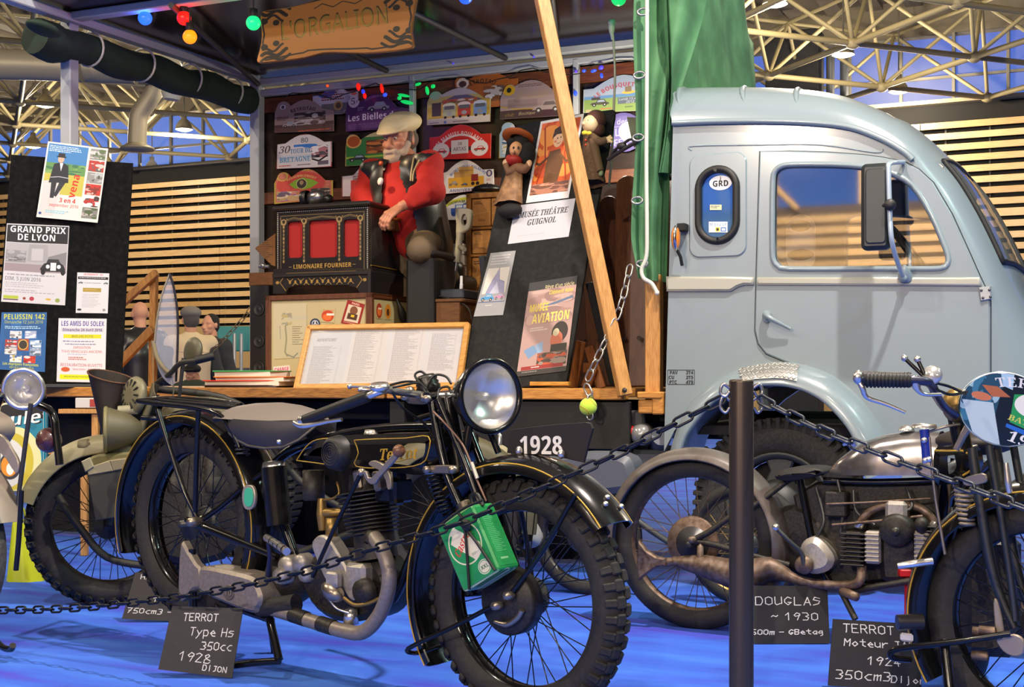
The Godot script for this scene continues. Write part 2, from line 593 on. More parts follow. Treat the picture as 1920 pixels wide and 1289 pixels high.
var TW := Transform3D()
func hall():
	TW = frame(Vector3(8.0,0,-23.8),24.5)
	var carpet_tex := ramp_tex(tex.streak, [0.1, "413fbe", 0.35, "3259cc", 0.6, "3567d6", 0.9, "3f78de"])
	var s := Shape.new()
	s.box(Vector3(0,-0.1,0), Vector3(70,0.2,70))
	var fl = obj("floor", s, tri_mat("carpet", carpet_tex, Vector3(0.19,0.19,0.19),0.9,0.0, ImageTexture.create_from_image(tex.fine),0.12), self, frame(Vector3(0,0,-8),24.5))
	structure(fl, "bright blue exhibition carpet with darker violet streaks")
	# ceiling deck with its ribs
	var ceil = structure(Node3D.new())
	ceil.name = "ceiling"
	ceil.transform = TW
	add_child(ceil)
	s = Shape.new()
	s.box(Vector3(-8,7.95,21.4), Vector3(56,0.2,43.4))
	obj("deck", s, mat("6e665a", 0.8), ceil)
	s = Shape.new()
	for i in 70:
		s.box(Vector3(-33 + i * 0.7,7.8,6), Vector3(0.3,0.12,16))
	obj("deck_rib", s, mat("7a7264", 0.7), ceil).set_meta("kind", "stuff")
	space_frame(ceil)
	# walls of the room behind and beside the eye
	for w in [["wall_left", Vector3(-36,3.95,15), Vector3(0.3,8.1,56)],["wall_right", Vector3(20,3.95,15), Vector3(0.3,8.1,56)],["wall_front", Vector3(-8,2.35,43), Vector3(56,4.9,0.3)]]:
		s = Shape.new()
		s.box(w[1], w[2])
		structure(obj(w[0], s, mat("4a4036", 0.85), self, TW))
	s = Shape.new()
	s.box(Vector3(-8,7.7,43), Vector3(56,0.5,0.3))
	s.box(Vector3(-23,6.1,43), Vector3(26,3.0,0.3))
	s.box(Vector3(13.5,6.1,43), Vector3(13,3.0,0.3))
	for i in 9: s.box(Vector3(-10 + i * 2.1,6.1,43), Vector3(0.3,2.8,0.2))
	for i in 12: s.rod(Vector3(-11 + i * 1.6,4.7,42.5), Vector3(-9 + i * 1.6 - (i % 3) * 2.4,7.6,42.5),0.07)
	for i in 16: s.box(Vector3(-8,4.5 - i * 0.25,42.8), Vector3(56,0.15,0.05))
	structure(obj("trim_1", s, mat("a88a58", 0.6), self, TW))
	# back wall: dark backing, boards, clerestory
	var bw = structure(Node3D.new(), "black hall wall faced with pale wooden slats below a strip of windows")
	bw.name = "wall_back"
	bw.transform = TW
	add_child(bw)
	s = Shape.new()
	s.box(Vector3(-8,2.97,-0.2), Vector3(56,5.94,0.3))
	obj("backing", s, mat("121110", 0.9), bw)
	s = Shape.new()
	s.box(Vector3(-8,7.55,-0.2), Vector3(56,0.7,0.3))
	obj("head_beam", s, mat("6a6252", 0.8), bw)
	s = Shape.new()
	s.box(Vector3(-8,1.1,0.0), Vector3(56,2.2,0.1))
	obj("plain_panel", s, mat("b3935f", 0.6), bw)
	s = Shape.new()
	s.box(Vector3(-8,5.95,0.02), Vector3(56,0.07,0.2))
	obj("sill", s, mat("9d9277", 0.6), bw)
	var bmats := []
	for i in 3:
		bmats.append(wood_mat("slat%d" % i, false, ["b9925a", "c39b62", "ab8450"][i],["d2ae77", "dab986", "c79d63"][i],0.38,0.4))
	var shared := {}
	for row in 17:
		var y := 5.52 - row * 0.2
		var upper := row < 8
		var len_ := 3.74 if upper else 3.2
		var h := 0.118 if row != 8 else 0.14
		var x := -31.0 + (0.4 if upper else 2.1)
		while x < 13.0:
			var a := project(TW * Vector3(x, y, 0))
			var b := project(TW * Vector3(x + len_, y, 0))
			if b.x > -20 and a.x < 1940 and not (a.x > 500 and b.x < 1430) and not (a.x > 1430 and b.x < 1700 and b.y < 300):
				var key := "%f %f" % [len_, h]
				if not shared.has(key):
					var q := Shape.new()
					q.box(Vector3.ZERO, Vector3(len_ - 0.012, h, 0.03),0.003)
					shared[key] = q.mesh()
				obj("slat", shared[key], bmats[rng.randi() % 3], bw, Transform3D(Basis(), Vector3(x + len_ / 2, y, 0.05)))
			x += len_
	s = Shape.new()
	for i in 60: s.box(Vector3(-31 + i * 0.75,3.7,-0.03), Vector3(0.03,3.8,0.03))
	obj("batten", s, mat("3a3834", 0.7), bw).set_meta("kind", "stuff")
	var win = structure(Node3D.new(), "clerestory strip of tall dusk blue panes between grey mullions")
	win.name = "window_1"
	win.transform = TW
	add_child(win)
	var mm := Shape.new()
	mm.box(Vector3.ZERO, Vector3(0.06,1.3,0.08),0.008)
	var mull := mm.mesh()
	mm = Shape.new()
	mm.box(Vector3.ZERO, Vector3(0.89,1.22,0.012))
	var pane := mm.mesh()
	for i in 60:
		var x := -36 + i * 0.92
		if x > 19.0: break
		obj("mullion", mull, mat("6d6a62", 0.5), win, Transform3D(Basis(), Vector3(x, 6.6,-0.1)))
		obj("pane", pane, mat("ffffff0a", 0.03,0.0, {"transparency": BaseMaterial3D.TRANSPARENCY_ALPHA, "metallic_specular": 0.15}), win, Transform3D(Basis(), Vector3(x + 0.46,6.6,-0.12)))
	s = Shape.new()
	s.box(Vector3(-8,6.42,-0.1), Vector3(56,0.05,0.05))
	obj("transom", s, mat("6d6a62", 0.5), win)
	ducts()

func project(p: Vector3) -> Vector2:
	if p.z > -0.5: return Vector2(-99999 if p.x < 0 else 99999,0)
	return Vector2(960 + p.x / -p.z * F, HY - (p.y - EYE) / -p.z * F)

func between(a: Vector3, b: Vector3) -> Transform3D:   # lays a unit rod (along y) from a to b
	var d := b - a
	var y := d.normalized()
	var x := y.cross(Vector3(0.31,0.11,0.94)).normalized()
	return Transform3D(Basis(x, d, x.cross(y)),(a + b) / 2)

func space_frame(parent):
	var rod := Shape.new()
	rod.lathe([Vector2(0.0001,-0.5), Vector2(0.045,-0.5), Vector2(0.045,0.5), Vector2(0.0001,0.5)], Transform3D(),10, true)
	var rod_mesh := rod.mesh()
	rod = Shape.new()
	rod.lathe([Vector2(0.0001,-0.5), Vector2(0.033,-0.5), Vector2(0.033,0.5), Vector2(0.0001,0.5)], Transform3D(),8, true)
	var thin := rod.mesh()
	var knot := Shape.new()
	knot.ball(Vector3(), Vector3(0.11,0.09,0.11))
	var knot_mesh := knot.mesh()
	var t := frame(px(1827,107,20.5),-22.0)   # local x runs away to the right, local z towards the eye
	var inv: Transform3D = parent.transform.affine_inverse()
	var L := 2.25
	var up := 1.25
	var m := mat("8f8462", 0.55)
	var bars := []
	var knots := {}
	for i in range(-12,5):
		for j in range(-8,3):
			var a := t * Vector3(i * L, 0, j * L)
			var c := t * Vector3((i + 0.5) * L, up, (j + 0.5) * L)
			for e in [[a, t * Vector3((i + 1) * L, 0, j * L),0],[a, t * Vector3(i * L, 0,(j + 1) * L),0],[c, t * Vector3((i + 1.5) * L, up, (j + 0.5) * L),1],[c, t * Vector3((i + 0.5) * L, up, (j + 1.5) * L),1],
					[a, c, 1],[t * Vector3((i + 1) * L, 0, j * L), c, 1],[t * Vector3(i * L, 0,(j + 1) * L), c, 1],[t * Vector3((i + 1) * L, 0,(j + 1) * L), c, 1]]:
				bars.append(e)
	var w := TW.affine_inverse()
	var n := 0
	var rest := Shape.new()
	for e in bars:
		var mid: Vector3 = (e[0] + e[1]) / 2
		if (w * e[0]).z < 0.15 or (w * e[1]).z < 0.15: continue
		var p := project(e[0]); var q := project(e[1])
		if maxf(p.y, q.y) < -30 or maxf(p.x, q.x) < -40 or minf(p.x, q.x) > 1960: continue
		if minf(p.x, q.x) > 500 and maxf(p.x, q.x) < 1440: continue
		if n < 290: obj("truss_tube", thin if e[2] else rod_mesh, m, parent, inv * between(e[0], e[1]))
		else: rest.rod(inv * e[0], inv * e[1],0.035,6)
		n += 1
		if not e[2]:
			for k in 2: knots[e[k].snapped(Vector3.ONE * 0.1)] = e[k]
	if n >= 290: obj("far_truss_tube", rest, m, parent).set_meta("kind", "stuff")
	for k in knots:
		obj("truss_joint", knot_mesh, m, parent, Transform3D(Basis(), inv * knots[k]))

func ducts():
	var m := mat("8a8270", 0.45,0.25)
	var t := thing("ventilation_duct", "long round grey metal ventilation duct below the roof at left", "duct")
	var s := Shape.new()
	s.tube([px(-200,116,18.6), px(60,122,19.0), px(312,132,19.4)],0.215,20)
	obj("main_pipe", s, m, t)
	for x in [-60,40,150,250]:
		s = Shape.new()
		s.tube([px(x, 119.5 + x * 0.042,19.0), px(x + 4,119.5 + x * 0.042,19.0)],0.222,20)
		obj("joint_band", s, m, t)
	t = thing("air_outlet", "pale grey duct outlet pointing down beside the rolled tarpaulin", "duct")
	s = Shape.new()
	s.tube(spline([px(305,118,18.2), px(323,128,18.1), px(325,150,18.1), px(321,178,18.1)],4),0.14,20)
	obj("elbow_pipe", s, mat("b8b4a2", 0.4,0.3), t)
	s = Shape.new()
	s.tube([px(322,176,18.1), px(321,187,18.1)],[0.148,0.105],20)
	obj("nozzle", s, mat("b8b4a2", 0.4,0.3), t)
	t = thing("drop_diffuser", "drooping round duct ending in a wide flat diffuser ring", "duct")
	s = Shape.new()
	s.tube(spline([px(292,160,19.5), px(283,182,19.5), px(262,214,19.5), px(258,242,19.5), px(257,278,19.5)],5),0.135,20)
	obj("drop_pipe", s, m, t)
	s = Shape.new()
	var o := px(257,276,19.5)
	s.lathe([Vector2(0.14,0.05), Vector2(0.18,0.025), Vector2(0.245,-0.01), Vector2(0.245,-0.04), Vector2(0.001,-0.05)], Transform3D(Basis(), o),24)
	obj("diffuser_ring", s, mat("7d7562", 0.5,0.3), t)
	t = thing("twin_pipes", "pair of dark vertical pipes in front of the clerestory right of the green tarpaulin", "pipe")
	for x in [1557,1583]:
		s = Shape.new()
		s.tube(spline([px(x, 96,23.6), px(x, 120,23.6), px(x, 240,23.6)],5),0.075,12)
		obj("pipe", s, mat("4c4f55", 0.4,0.4), t)
	t = thing("dark_slab", "black square pillar at the hall wall behind the tarpaulin edge", "slab")  # black block placed where the hall corner is dark
	s = Shape.new()
	var c := px(1490,715,24.0)
	s.box(Vector3(c.x, 3.6, c.z), Vector3(0.95,7.2,0.5),0.01, TW.basis)
	obj("shaft", s, mat("17171a", 0.8), t)
	s = Shape.new()
	s.box(Vector3(c.x, 0.1, c.z), Vector3(1.05,0.2,0.6),0.01, TW.basis)
	obj("foot", s, mat("17171a", 0.8), t)

func pendant_lamps():
	var names := {"1453,8": "brightest pendant lamp, at the top edge right of the green tarpaulin", "1581,103": "middle one of the three pendant hall lamps above the lorry cab", "1685,172": "lowest pendant hall lamp of the three above the lorry cab",
		"345,243": "domed pendant lamp before the blue windows left of the frame's back post", "285,318": "domed pendant lamp close to the slatted wall, right of the black poster board", "62,275": "domed pendant lamp just above the black poster board's top edge", "85,198": "pendant lamp half hidden by the grey front post"}
	var shade := Shape.new()
	shade.lathe([Vector2(0.17,0.0), Vector2(0.172,0.01), Vector2(0.15,0.09), Vector2(0.1,0.17), Vector2(0.055,0.21), Vector2(0.055,0.3), Vector2(0.001,0.31)], Transform3D(),24)
	var shade_mesh := shade.mesh()
	var disc := Shape.new()
	disc.lathe([Vector2(0.001,-0.035), Vector2(0.08,-0.03), Vector2(0.14,-0.012), Vector2(0.16,0.015), Vector2(0.001,0.03)], Transform3D(),24)
	var disc_mesh := disc.mesh()
	var stem := Shape.new()
	stem.rod(Vector3(0,0.3,0), Vector3(0,1.85,0),0.012)
	var stem_mesh := stem.mesh()
	var glow := mat("fff6e4", 0.4,0.0, {"emission_enabled": true, "emission": Color("fff4e0"), "emission_energy_multiplier": 6.0})
	for k in names:
		var x := float(k.split(",")[0]); var y := float(k.split(",")[1])
		lamp(px(x, y, (6.0 - EYE) * F / (HY - y)), names[k], Color("ffeccb"),36.0 if x == 285.0 else 10.0, shade_mesh, disc_mesh, stem_mesh, glow)
	for k in KEYS.size():
		var p = KEYS[k]
		lamp(p[0], "domed pendant hall lamp out of the picture, " + WHERE[k], p[1], p[2], shade_mesh, disc_mesh, stem_mesh, glow)

var KEYS := [[Vector3(1.7,6.0,-3.2), Color("fff0e4"),52.0],[Vector3(5.6,6.0,-2.4), Color("d0fff2"),18.0],[Vector3(-2.6,6.0,-2.6), Color("fff0dc"),16.0],[Vector3(-6.2,6.0,-5.0), Color("ffeccb"),20.0],
	[Vector3(0.4,6.0,3.0), Color("fff0dc"),9.0],[Vector3(-6.0,6.0,4.5), Color("ffead0"),14.0],[Vector3(-2.5,6.0,10.0), Color("ffead0"),85.0],[Vector3(5.5,6.0,7.0), Color("fff0dc"),8.0],[Vector3(-10.0,6.0,10.0), Color("ffead0"),85.0],[Vector3(-9.0,6.0,-14.0), Color("ffeccb"),12.0],[Vector3(3.0,6.0,-12.0), Color("ffeccb"),30.0],[Vector3(9.0,6.0,-13.0), Color("ffeccb"),12.0],[Vector3(-4.0,6.0,-20.0), Color("ffeccb"),12.0]]

func lamp(p: Vector3, label: String, c: Color, e: float, shade, disc, stem, glow):
	var t := thing("pendant_lamp", label, "lamp", Transform3D(Basis(), p), "pendant hall lamps")
	obj("shade", shade, mat("8a8371", 0.4,0.4), t)
	obj("lamp_glass", disc, glow, t)
	obj("stem", stem, mat("55524a", 0.5), t)
	var l := OmniLight3D.new()
	l.name = "glow"
	l.light_color = c
	l.light_energy = e
	l.light_size = 0.08
	l.omni_range = 60.0
	l.omni_attenuation = 2.0
	l.shadow_enabled = true
	l.position = Vector3(0,-0.16,0)
	t.add_child(l)

func stage_spot():   # the warm spotlight that the organ player has over him, on the frame's front rail
	var at := TT * Vector3(-3.35,3.12,0.35)
	var aim_at := TT * Vector3(-2.4,2.1,-0.8)
	var t := thing("stage_spotlight", "small black stage spotlight clamped above the frame's front rail", "lamp", Transform3D(Basis.looking_at(aim_at - at, Vector3.UP), at))
	var s := Shape.new()
	s.lathe([Vector2(0.001,0.2), Vector2(0.06,0.18), Vector2(0.07,0.0), Vector2(0.075,-0.02)], Transform3D(Basis(Vector3.RIGHT, PI / 2), Vector3()),20)
	obj("housing", s, mat("101010", 0.5), t)
	s = Shape.new()
	s.lathe([Vector2(0.001,0.01), Vector2(0.066,0.01), Vector2(0.066,0.0), Vector2(0.001,0.0)], Transform3D(Basis(Vector3.RIGHT, PI / 2), Vector3(0,0,0.0)),20)
	obj("lamp_glass", s, mat("ffe9c4", 0.3,0.0, {"emission_enabled": true, "emission": Color("ffdca8"), "emission_energy_multiplier": 4.0}), t)
	var l := SpotLight3D.new()
	l.name = "glow"
	l.light_color = Color("ffd9a4")
	l.light_energy = 6.5
	l.light_size = 0.05
	l.spot_angle = 11.0
	l.spot_angle_attenuation = 0.8
	l.spot_range = 20.0
	l.spot_attenuation = 2.0
	l.shadow_enabled = true
	l.position = Vector3(0,0,-0.03)
	t.add_child(l)

func work_lamp():   # the white lamp glowing behind the tarpaulin's edge on the stage
	var at := loc(TT, 1186,247,-1.35)
	var t := thing("work_lamp", "white work lamp glowing on the stage just behind the green tarpaulin's edge", "lamp", TT * Transform3D(Basis(), at))
	var s := Shape.new()
	s.lathe([Vector2(0.001,0.11), Vector2(0.05,0.1), Vector2(0.085,0.0), Vector2(0.09,-0.01)], Transform3D(aim(Vector3(0.9,0.2,-0.2), Vector3.UP), Vector3()),24)
	obj("reflector_hood", s, mat("b8b4a8", 0.4,0.4), t)
	s = Shape.new()
	s.ball(Vector3(-0.02,0,0.01), Vector3.ONE * 0.055, Basis(),18,12)
	obj("lamp_glass", s, mat("fff4dc", 0.3,0.0, {"emission_enabled": true, "emission": Color("fff0d4"), "emission_energy_multiplier": 5.0}), t)
	s = Shape.new()
	s.rod(Vector3(0.08,0,0), Vector3(0.16,0.02,-0.02),0.012)
	obj("clamp", s, mat("2a2a2a", 0.5), t)
	var l := OmniLight3D.new()
	l.name = "glow"
	l.light_color = Color("fff0d8")
	l.light_energy = 1.1
	l.light_size = 0.05
	l.omni_range = 20.0
	l.omni_attenuation = 2.0
	l.shadow_enabled = true
	l.position = Vector3(-0.12,0,0.03)
	t.add_child(l)

const WHERE := ["right above the lorry cab", "above the cab's nose at right", "above the stage's middle, in front of it", "above the stage's left end", "just behind the viewer", "behind the viewer at the left", "far behind the viewer", "behind the viewer at the right", "far behind the viewer at the far left", "over the aisle far left of the lorry", "over the aisle behind the lorry cab", "over the aisle at far right", "near the slatted wall behind the stage"]
# ---------------------------------------------------------------- the lorry
var TT := Transform3D()

func line3(l: Array, z: float) -> Array:
	var r := []
	for p in l: r.append(Vector3(p.x, p.y, z))
	return r

func swell(z: float) -> float:   # how far a cross-section of the cab has risen from its edge, z metres in
	var t := minf(minf(z, 1.9 - z) / 0.42,1.0)
	return pow(1.0 - pow(1.0 - t, 2.6),0.5)

func letters(s: String, height: float, m, parent, at: Transform3D, serif := false, bold := true, called := "lettering", depth := 0.0015) -> MeshInstance3D:
	var t := TextMesh.new()
	t.font = font(serif, bold)
	t.text = s
	t.font_size = 64
	t.pixel_size = height / 46.0
	t.depth = depth
	t.curve_step = 1.0
	return obj(called, t, m, parent, at)

func truck():
	TT = frame(Vector3(1.168,0,-5.9),23.5)
	var t := thing("lorry", "old blue-grey forward-control lorry whose open bed is a little stage under a grey frame", "lorry", TT)
	var paint := mat("7d8c93", 0.32,0.0, {"clearcoat_enabled": true, "clearcoat": 0.7, "clearcoat_roughness": 0.12})
	var cream := mat("a3a396", 0.35,0.0, {"clearcoat_enabled": true, "clearcoat": 0.5, "clearcoat_roughness": 0.15})
	var rubber := mat("161616", 0.55)
	var dark := mat("101112", 0.8)
	var steel := mat("a9afb4", 0.5,0.05)
	var G := spline(Array(locs(TT, [1262,232,1330,229,1430,228,1520,231,1591,239,1644,257,1684,278,1712,300,1741,340,1771,383,1801,439,1831,502,1846,540])),5)
	var C := spline(Array(locs(TT, [1266,171,1330,169,1420,169,1520,174,1586,186,1644,208,1684,229,1728,265,1764,305,1797,345,1835,408,1870,480,1896,540],-0.3)),5)
	var zs := [0.0,0.01,0.03,0.06,0.1,0.16,0.23,0.32,0.42,0.6,0.8,0.92,0.98,1.1,1.3,1.48,1.58,1.67,1.74,1.8,1.84,1.87,1.89,1.9]
	var rows := []
	for i in G.size():
		var row := []
		for z in zs:
			var q: Vector2 = G[i].lerp(C[i], swell(z))
			q += (C[i] - G[i]).normalized() * 0.03 * (1.0 - pow(absf(z / 0.95 - 1.0),2)) if i < 30 else Vector2(0.07 * (1.0 - pow(absf(z / 0.95 - 1.0),2)),0)
			row.append(Vector3(q.x, q.y, -z))
		rows.append(row)
	var top := 0
	while G[top].y > 1.80: top += 1
	var low := G.size() - 5
	# roof skin, pillars, scuttle
	var s := Shape.new()
	s.grid(rows.slice(0, top + 1), false, false, 1)
	var bands := [[0,5],[11,12],[18,23]]
	for b in bands:
		var part := []
		for i in range(top, low + 1): part.append(rows[i].slice(b[0], b[1] + 1))
		s.grid(part, false, false, 1)
	s.grid(rows.slice(low), false, false, 1)
	obj("roof", s, paint, t)
	for b in [[5,11],[12,18]]:
		s = Shape.new()
		var part := []
		for i in range(top, low + 1):
			var r := []
			for k in range(b[0], b[1] + 1): r.append(rows[i][k] + Vector3(0.006,0.004,0))
			part.append(r)
		s.grid(part, false, false, 1)
		var g = obj("windscreen", s, glass(0.12, "dfe8e8"), t)
		s = Shape.new()
		var edge: Array = part[0].duplicate()
		for r in part: edge.append(r[r.size() - 1])
		var back: Array = part[part.size() - 1].duplicate()
		back.reverse()
		edge += back
		part.reverse()
		for r in part: edge.append(r[0])
		s.tube(edge, 0.012,6)
		obj("rubber_seal", s, rubber, g)
	# bonnet and scuttle below the windscreen
	s = Shape.new()
	var nose := []
	var last: Array = rows[rows.size() - 1]
	for k in 14:
		var f := k / 13.0
		var row := []
		for j in zs.size():
			var z: float = zs[j]
			var w := swell(z)
			var bulge := 0.10 + 0.30 * sin(f * 1.45)
			var q := Vector3(lerpf(0.872,0.9, f) + w * bulge + 0.05 * (1.0 - pow(absf(z / 0.95 - 1.0),2)) * (1 - f), lerpf(last[0].y, 0.52, f),-z)
			row.append(last[j].lerp(q, smoothstep(0.0,0.25, f)))
		nose.append(row)
	s.grid(nose, false, false, 1)
	obj("bonnet", s, paint, t)
	for k in 4:
		s = Shape.new()
		var c := loc(TT, 1884 + k * 11,546 + k * 14,-0.25)
		s.ball(c, Vector3(0.012,0.012,0.012))
		obj("bonnet_stud", s, mat("d8d8d8", 0.15,1.0), t)
	s = Shape.new()
	s.tube(spline([loc(TT, 1880,570,-0.2), loc(TT, 1902,592,-0.2), loc(TT, 1922,640,-0.2)],4),0.012)
	obj("bonnet_moulding", s, mat("b8bcc0", 0.2,0.9), t)
	# side skins
	var arch := []
	for a in range(-14,200,9):
		arch.append(Vector2(cos(deg_to_rad(a)) * 0.55,0.44 + sin(deg_to_rad(a)) * 0.52))
	var side := []
	for i in range(0, G.size(),3): side.append(G[i])
	side.append(Vector2(0.9,1.2)); side.append(Vector2(0.905,0.5)); side.append(Vector2(0.56,0.5))
	side += arch.slice(2, arch.size() - 2).filter(func(q): return q.x > -0.47)
	side += [Vector2(-0.515,0.62)]
	var win := v2(spline(Array(locs(TT, [1450,340,1454,322,1467,312,1490,309,1560,309,1620,313,1660,321,1697,337,1722,362,1746,402,1766,447,1778,480,1777,496,1764,504,1720,505,1600,505,1480,505,1460,500,1451,488,1449,465,1449,400])),2, true))
	var pill := rrect(-0.0,0,0,0,0.01)
	var pc := loc(TT, 1346,385)
	pill = rrect(pc.x - 0.078, pc.y - 0.153, pc.x + 0.078, pc.y + 0.153,0.0775,8)
	for far in [false, true]:
		var xf := Transform3D() if not far else Transform3D(Basis.from_scale(Vector3(1,1,-1)), Vector3(0,0,-1.9))
		s = Shape.new()
		s.prism(v2(side),-0.03,0.0,0.0, xf, false, [win, pill])
		obj("side_panel", s, paint, t)
		# door: a skin 8 mm proud
		var door := v2(Array(locs(TT, [1425,284,1481,284,1552,286,1620,291,1657,296,1697,304,1723,318,1750,343,1785,402,1815,468,1838,520,1850,545,1857,565,1857,650,1857,740,1856,850,1665,850,1640,800,1600,750,1536,702,1473,679,1437,664,1422,645,1416,620,1418,530])))
		s = Shape.new()
		s.prism(door, 0.0,0.012,0.006, xf, false, [win])
		var d = obj("door", s, paint, t)
		s = Shape.new()
		s.prism(Shape.inset(win, 0.012) if not Geometry2D.is_polygon_clockwise(win) else Shape.inset(win, -0.012),-0.012,-0.006,0.0, xf)
		obj("window_pane", s, glass(0.1) if far else mat("ffffff4c", 0.03,1.0, {"transparency": BaseMaterial3D.TRANSPARENCY_ALPHA, "albedo_texture": white_tex()}), d)
		s = Shape.new()
		var ring := []
		for p in win: ring.append(xf * Vector3(p.x, p.y, 0.01))
		s.tube(ring, 0.013,8, true)
		obj("window_lip", s, paint, d)
		s = Shape.new()
		ring = []
		for p in door: ring.append(xf * Vector3(p.x, p.y, 0.001))
		s.tube(ring, 0.0045,5, true)
		obj("shut_line", s, mat("1b1e22", 0.7), d)
		# pill-shaped quarter light
		s = Shape.new()
		var r := Vector2(pc.x, pc.y)
		s.prism(rrect(r.x - 0.133, r.y - 0.235, r.x + 0.133, r.y + 0.235,0.05),0.0,0.007,0.006, xf, true, [pill])
		obj("quarter_panel", s, paint, t)
		s = Shape.new()
		ring = []
		for p in rrect(r.x - 0.087, r.y - 0.162, r.x + 0.087, r.y + 0.162,0.0865,8): ring.append(xf * Vector3(p.x, p.y, 0.012))
		s.tube(ring, 0.017,8, true)
		var q = obj("quarter_light", s, rubber, t)
		s = Shape.new()
		s.prism(rrect(r.x - 0.08, r.y - 0.155, r.x + 0.08, r.y + 0.155,0.0795,8),-0.004,0.002,0.0, xf)
		obj("pane", s, glass(0.1) if far else mat("4f7fc0", 0.05,0.6), q)
		if not far: quarter_stickers(q)
	# white sun blind with two dark ovals in the far side's quarter light, seen through the door window
	s = Shape.new()
	var wc := loc(TT, 1501,455,-1.85)
	s.prism(v2(arc2(Vector2(wc.x, wc.y + 0.08),0.085,0.085,0,180,10) + arc2(Vector2(wc.x, wc.y - 0.08),0.085,0.085,180,360,10)),-1.86,-1.85)
	var blind = obj("white_blind", s, mat("f2f2f4", 0.6,0.0, {"backlight_enabled": true, "backlight": Color("ffffff")}), t)
	for e in [[1501,424,0.06,0.033],[1501,478,0.078,0.033]]:
		var c := loc(TT, e[0], e[1],-1.845)
		s = Shape.new()
		s.prism(v2(arc2(Vector2(c.x, c.y), e[2], e[3],0,350,20)),-1.85,-1.845)
		obj("oval_mark", s, mat("3a3024", 0.6), blind)
	# interior
	s = Shape.new()
	s.box(Vector3(-0.47,1.25,-0.95), Vector3(0.03,0.7,1.8))
	s.box(Vector3(-0.47,1.98,-0.95), Vector3(0.03,0.26,1.8))
	s.box(Vector3(-0.47,1.72,-0.2), Vector3(0.03,0.4,0.3))
	s.box(Vector3(0.2,0.72,-0.95), Vector3(1.35,0.04,1.84))
	obj("cab_lining", s, dark, t)
	s = Shape.new()
	s.box(Vector3(-0.2,1.05,-0.95), Vector3(0.5,0.14,1.7),0.04)
	s.box(Vector3(-0.4,1.2,-0.95), Vector3(0.1,0.34,1.7),0.04)
	obj("bench_seat", s, mat("2a221d", 0.6), t)
	s = Shape.new()
	var sw := loc(TT, 1722,492,-0.5)
	var sb := Basis(Vector3.FORWARD, 0.95)
	ring_into(s, sw, sb, 0.2,0.014)
	for a in [20,140,260]:
		s.rod(sw, sw + sb * Vector3(cos(deg_to_rad(a)) * 0.2,0, sin(deg_to_rad(a)) * 0.2),0.01)
	s.rod(sw, sw + sb * Vector3(0,-0.4,0),0.018)
	obj("steering_wheel", s, mat("17130f", 0.4), t)
	# gutter, belt moulding, roof ribs
	s = Shape.new()
	s.tube(line3(G.slice(0,36),0.012),0.014,8)
	obj("rain_gutter", s, paint, t)
	var belt := Array(locs(TT, [1250,519,1414,520,1414,535,1396,535,1384,539,1371,547,1251,547]))
	s = Shape.new()
	s.prism(v2(belt),0.0,0.02,0.01, Transform3D(), true)
	obj("belt_moulding", s, cream, t)
	s = Shape.new()
	s.prism(locs(TT, [1422,521,1837,521,1841,537,1421,535]),0.01,0.028,0.008, Transform3D(), true)
	obj("belt_moulding", s, cream, t)
	for gx in [2,9,14]:
		s = Shape.new()
		var path := []
		for j in range(2,9): path.append(rows[gx][j] + Vector3(0,-0.003,-0.003))
		var rad := []
		for j in path.size(): rad.append([0.003,0.011,0.015,0.016,0.014,0.011,0.004][j])
		s.tube(path, rad, 8)
		obj("roof_rib", s, paint, t)
	# swage line under the gutter
	s = Shape.new()
	s.tube(spline(locs3(TT, [1297,282,1300,274,1420,272,1540,272,1640,286,1656,280],0.0),4),0.004,6)
	obj("swage_line", s, paint, t)
	# fender, tread plate, wheel
	var fo := spline(locs3(TT, [1259,852,1275,800,1298,756,1322,731,1351,709,1393,690,1456,679,1495,681,1536,692,1574,711,1619,752,1661,814,1680,880],0.0),4)
	var fi := spline(locs3(TT, [1277,853,1288,822,1303,799,1325,772,1351,749,1404,728,1456,725,1490,730,1520,741,1551,762,1588,804,1610,850,1622,900],0.12),4)
	var fr := []
	for f in [0.0,0.08,0.2,0.35,0.52,0.7,0.85,0.95,1.0]:
		var row := []
		for i in fo.size():
			var q: Vector3 = fo[i].lerp(fi[i], f)
			q.z = 0.145 * pow(1.0 - pow(1.0 - minf(f * 1.15,1.0),2.0),0.5) - (0.03 if f == 1.0 else 0.0)
			row.append(q)
		fr.append(row)
	var inner := []
	for p in fr[8]: inner.append(Vector3(p.x, p.y, -0.25))
	fr.append(inner)
	s = Shape.new()
	s.grid(fr)
	obj("fender", s, paint, t)
	s = Shape.new()
	var patch := []
	for k in range(1,6):
		var row := []
		for i in range(20,30): row.append(fr[k][i] + Vector3(0,0.004,0.006))
		patch.append(row)
	s.grid(patch)
	var tp = obj("tread_plate", s, mat("a9aaa6", 0.35,0.7), t)
	s = Shape.new()
	for k in 4:
		for i in 18:
			var a: Vector3 = patch[k][i / 2].lerp(patch[k][mini(i / 2 + 1,9)],0.5 * (i % 2))
			var b: Vector3 = patch[k + 1][i / 2].lerp(patch[k + 1][mini(i / 2 + 1,9)],0.5 * (i % 2))
			var c := a.lerp(b, 0.5)
			var n := Vector3(0,0.6,0.8)
			s.ball(c, Vector3(0.013,0.003,0.004), Basis(n.cross(Vector3.RIGHT).normalized(), PI) * Basis(n, 0.75 if (i + k) % 2 else -0.75),6,4)
	obj("raised_pattern", s, mat("b9bab6", 0.3,0.7), tp).set_meta("kind", "stuff")
	lorry_wheel(t, Vector3(0.0,0.39,-0.03))
	lorry_wheel(t, Vector3(-2.95,0.39,-0.06))
	mirror(t, paint)
	# small fittings
	s = Shape.new()
	var h := loc(TT, 1437,594,0.03)
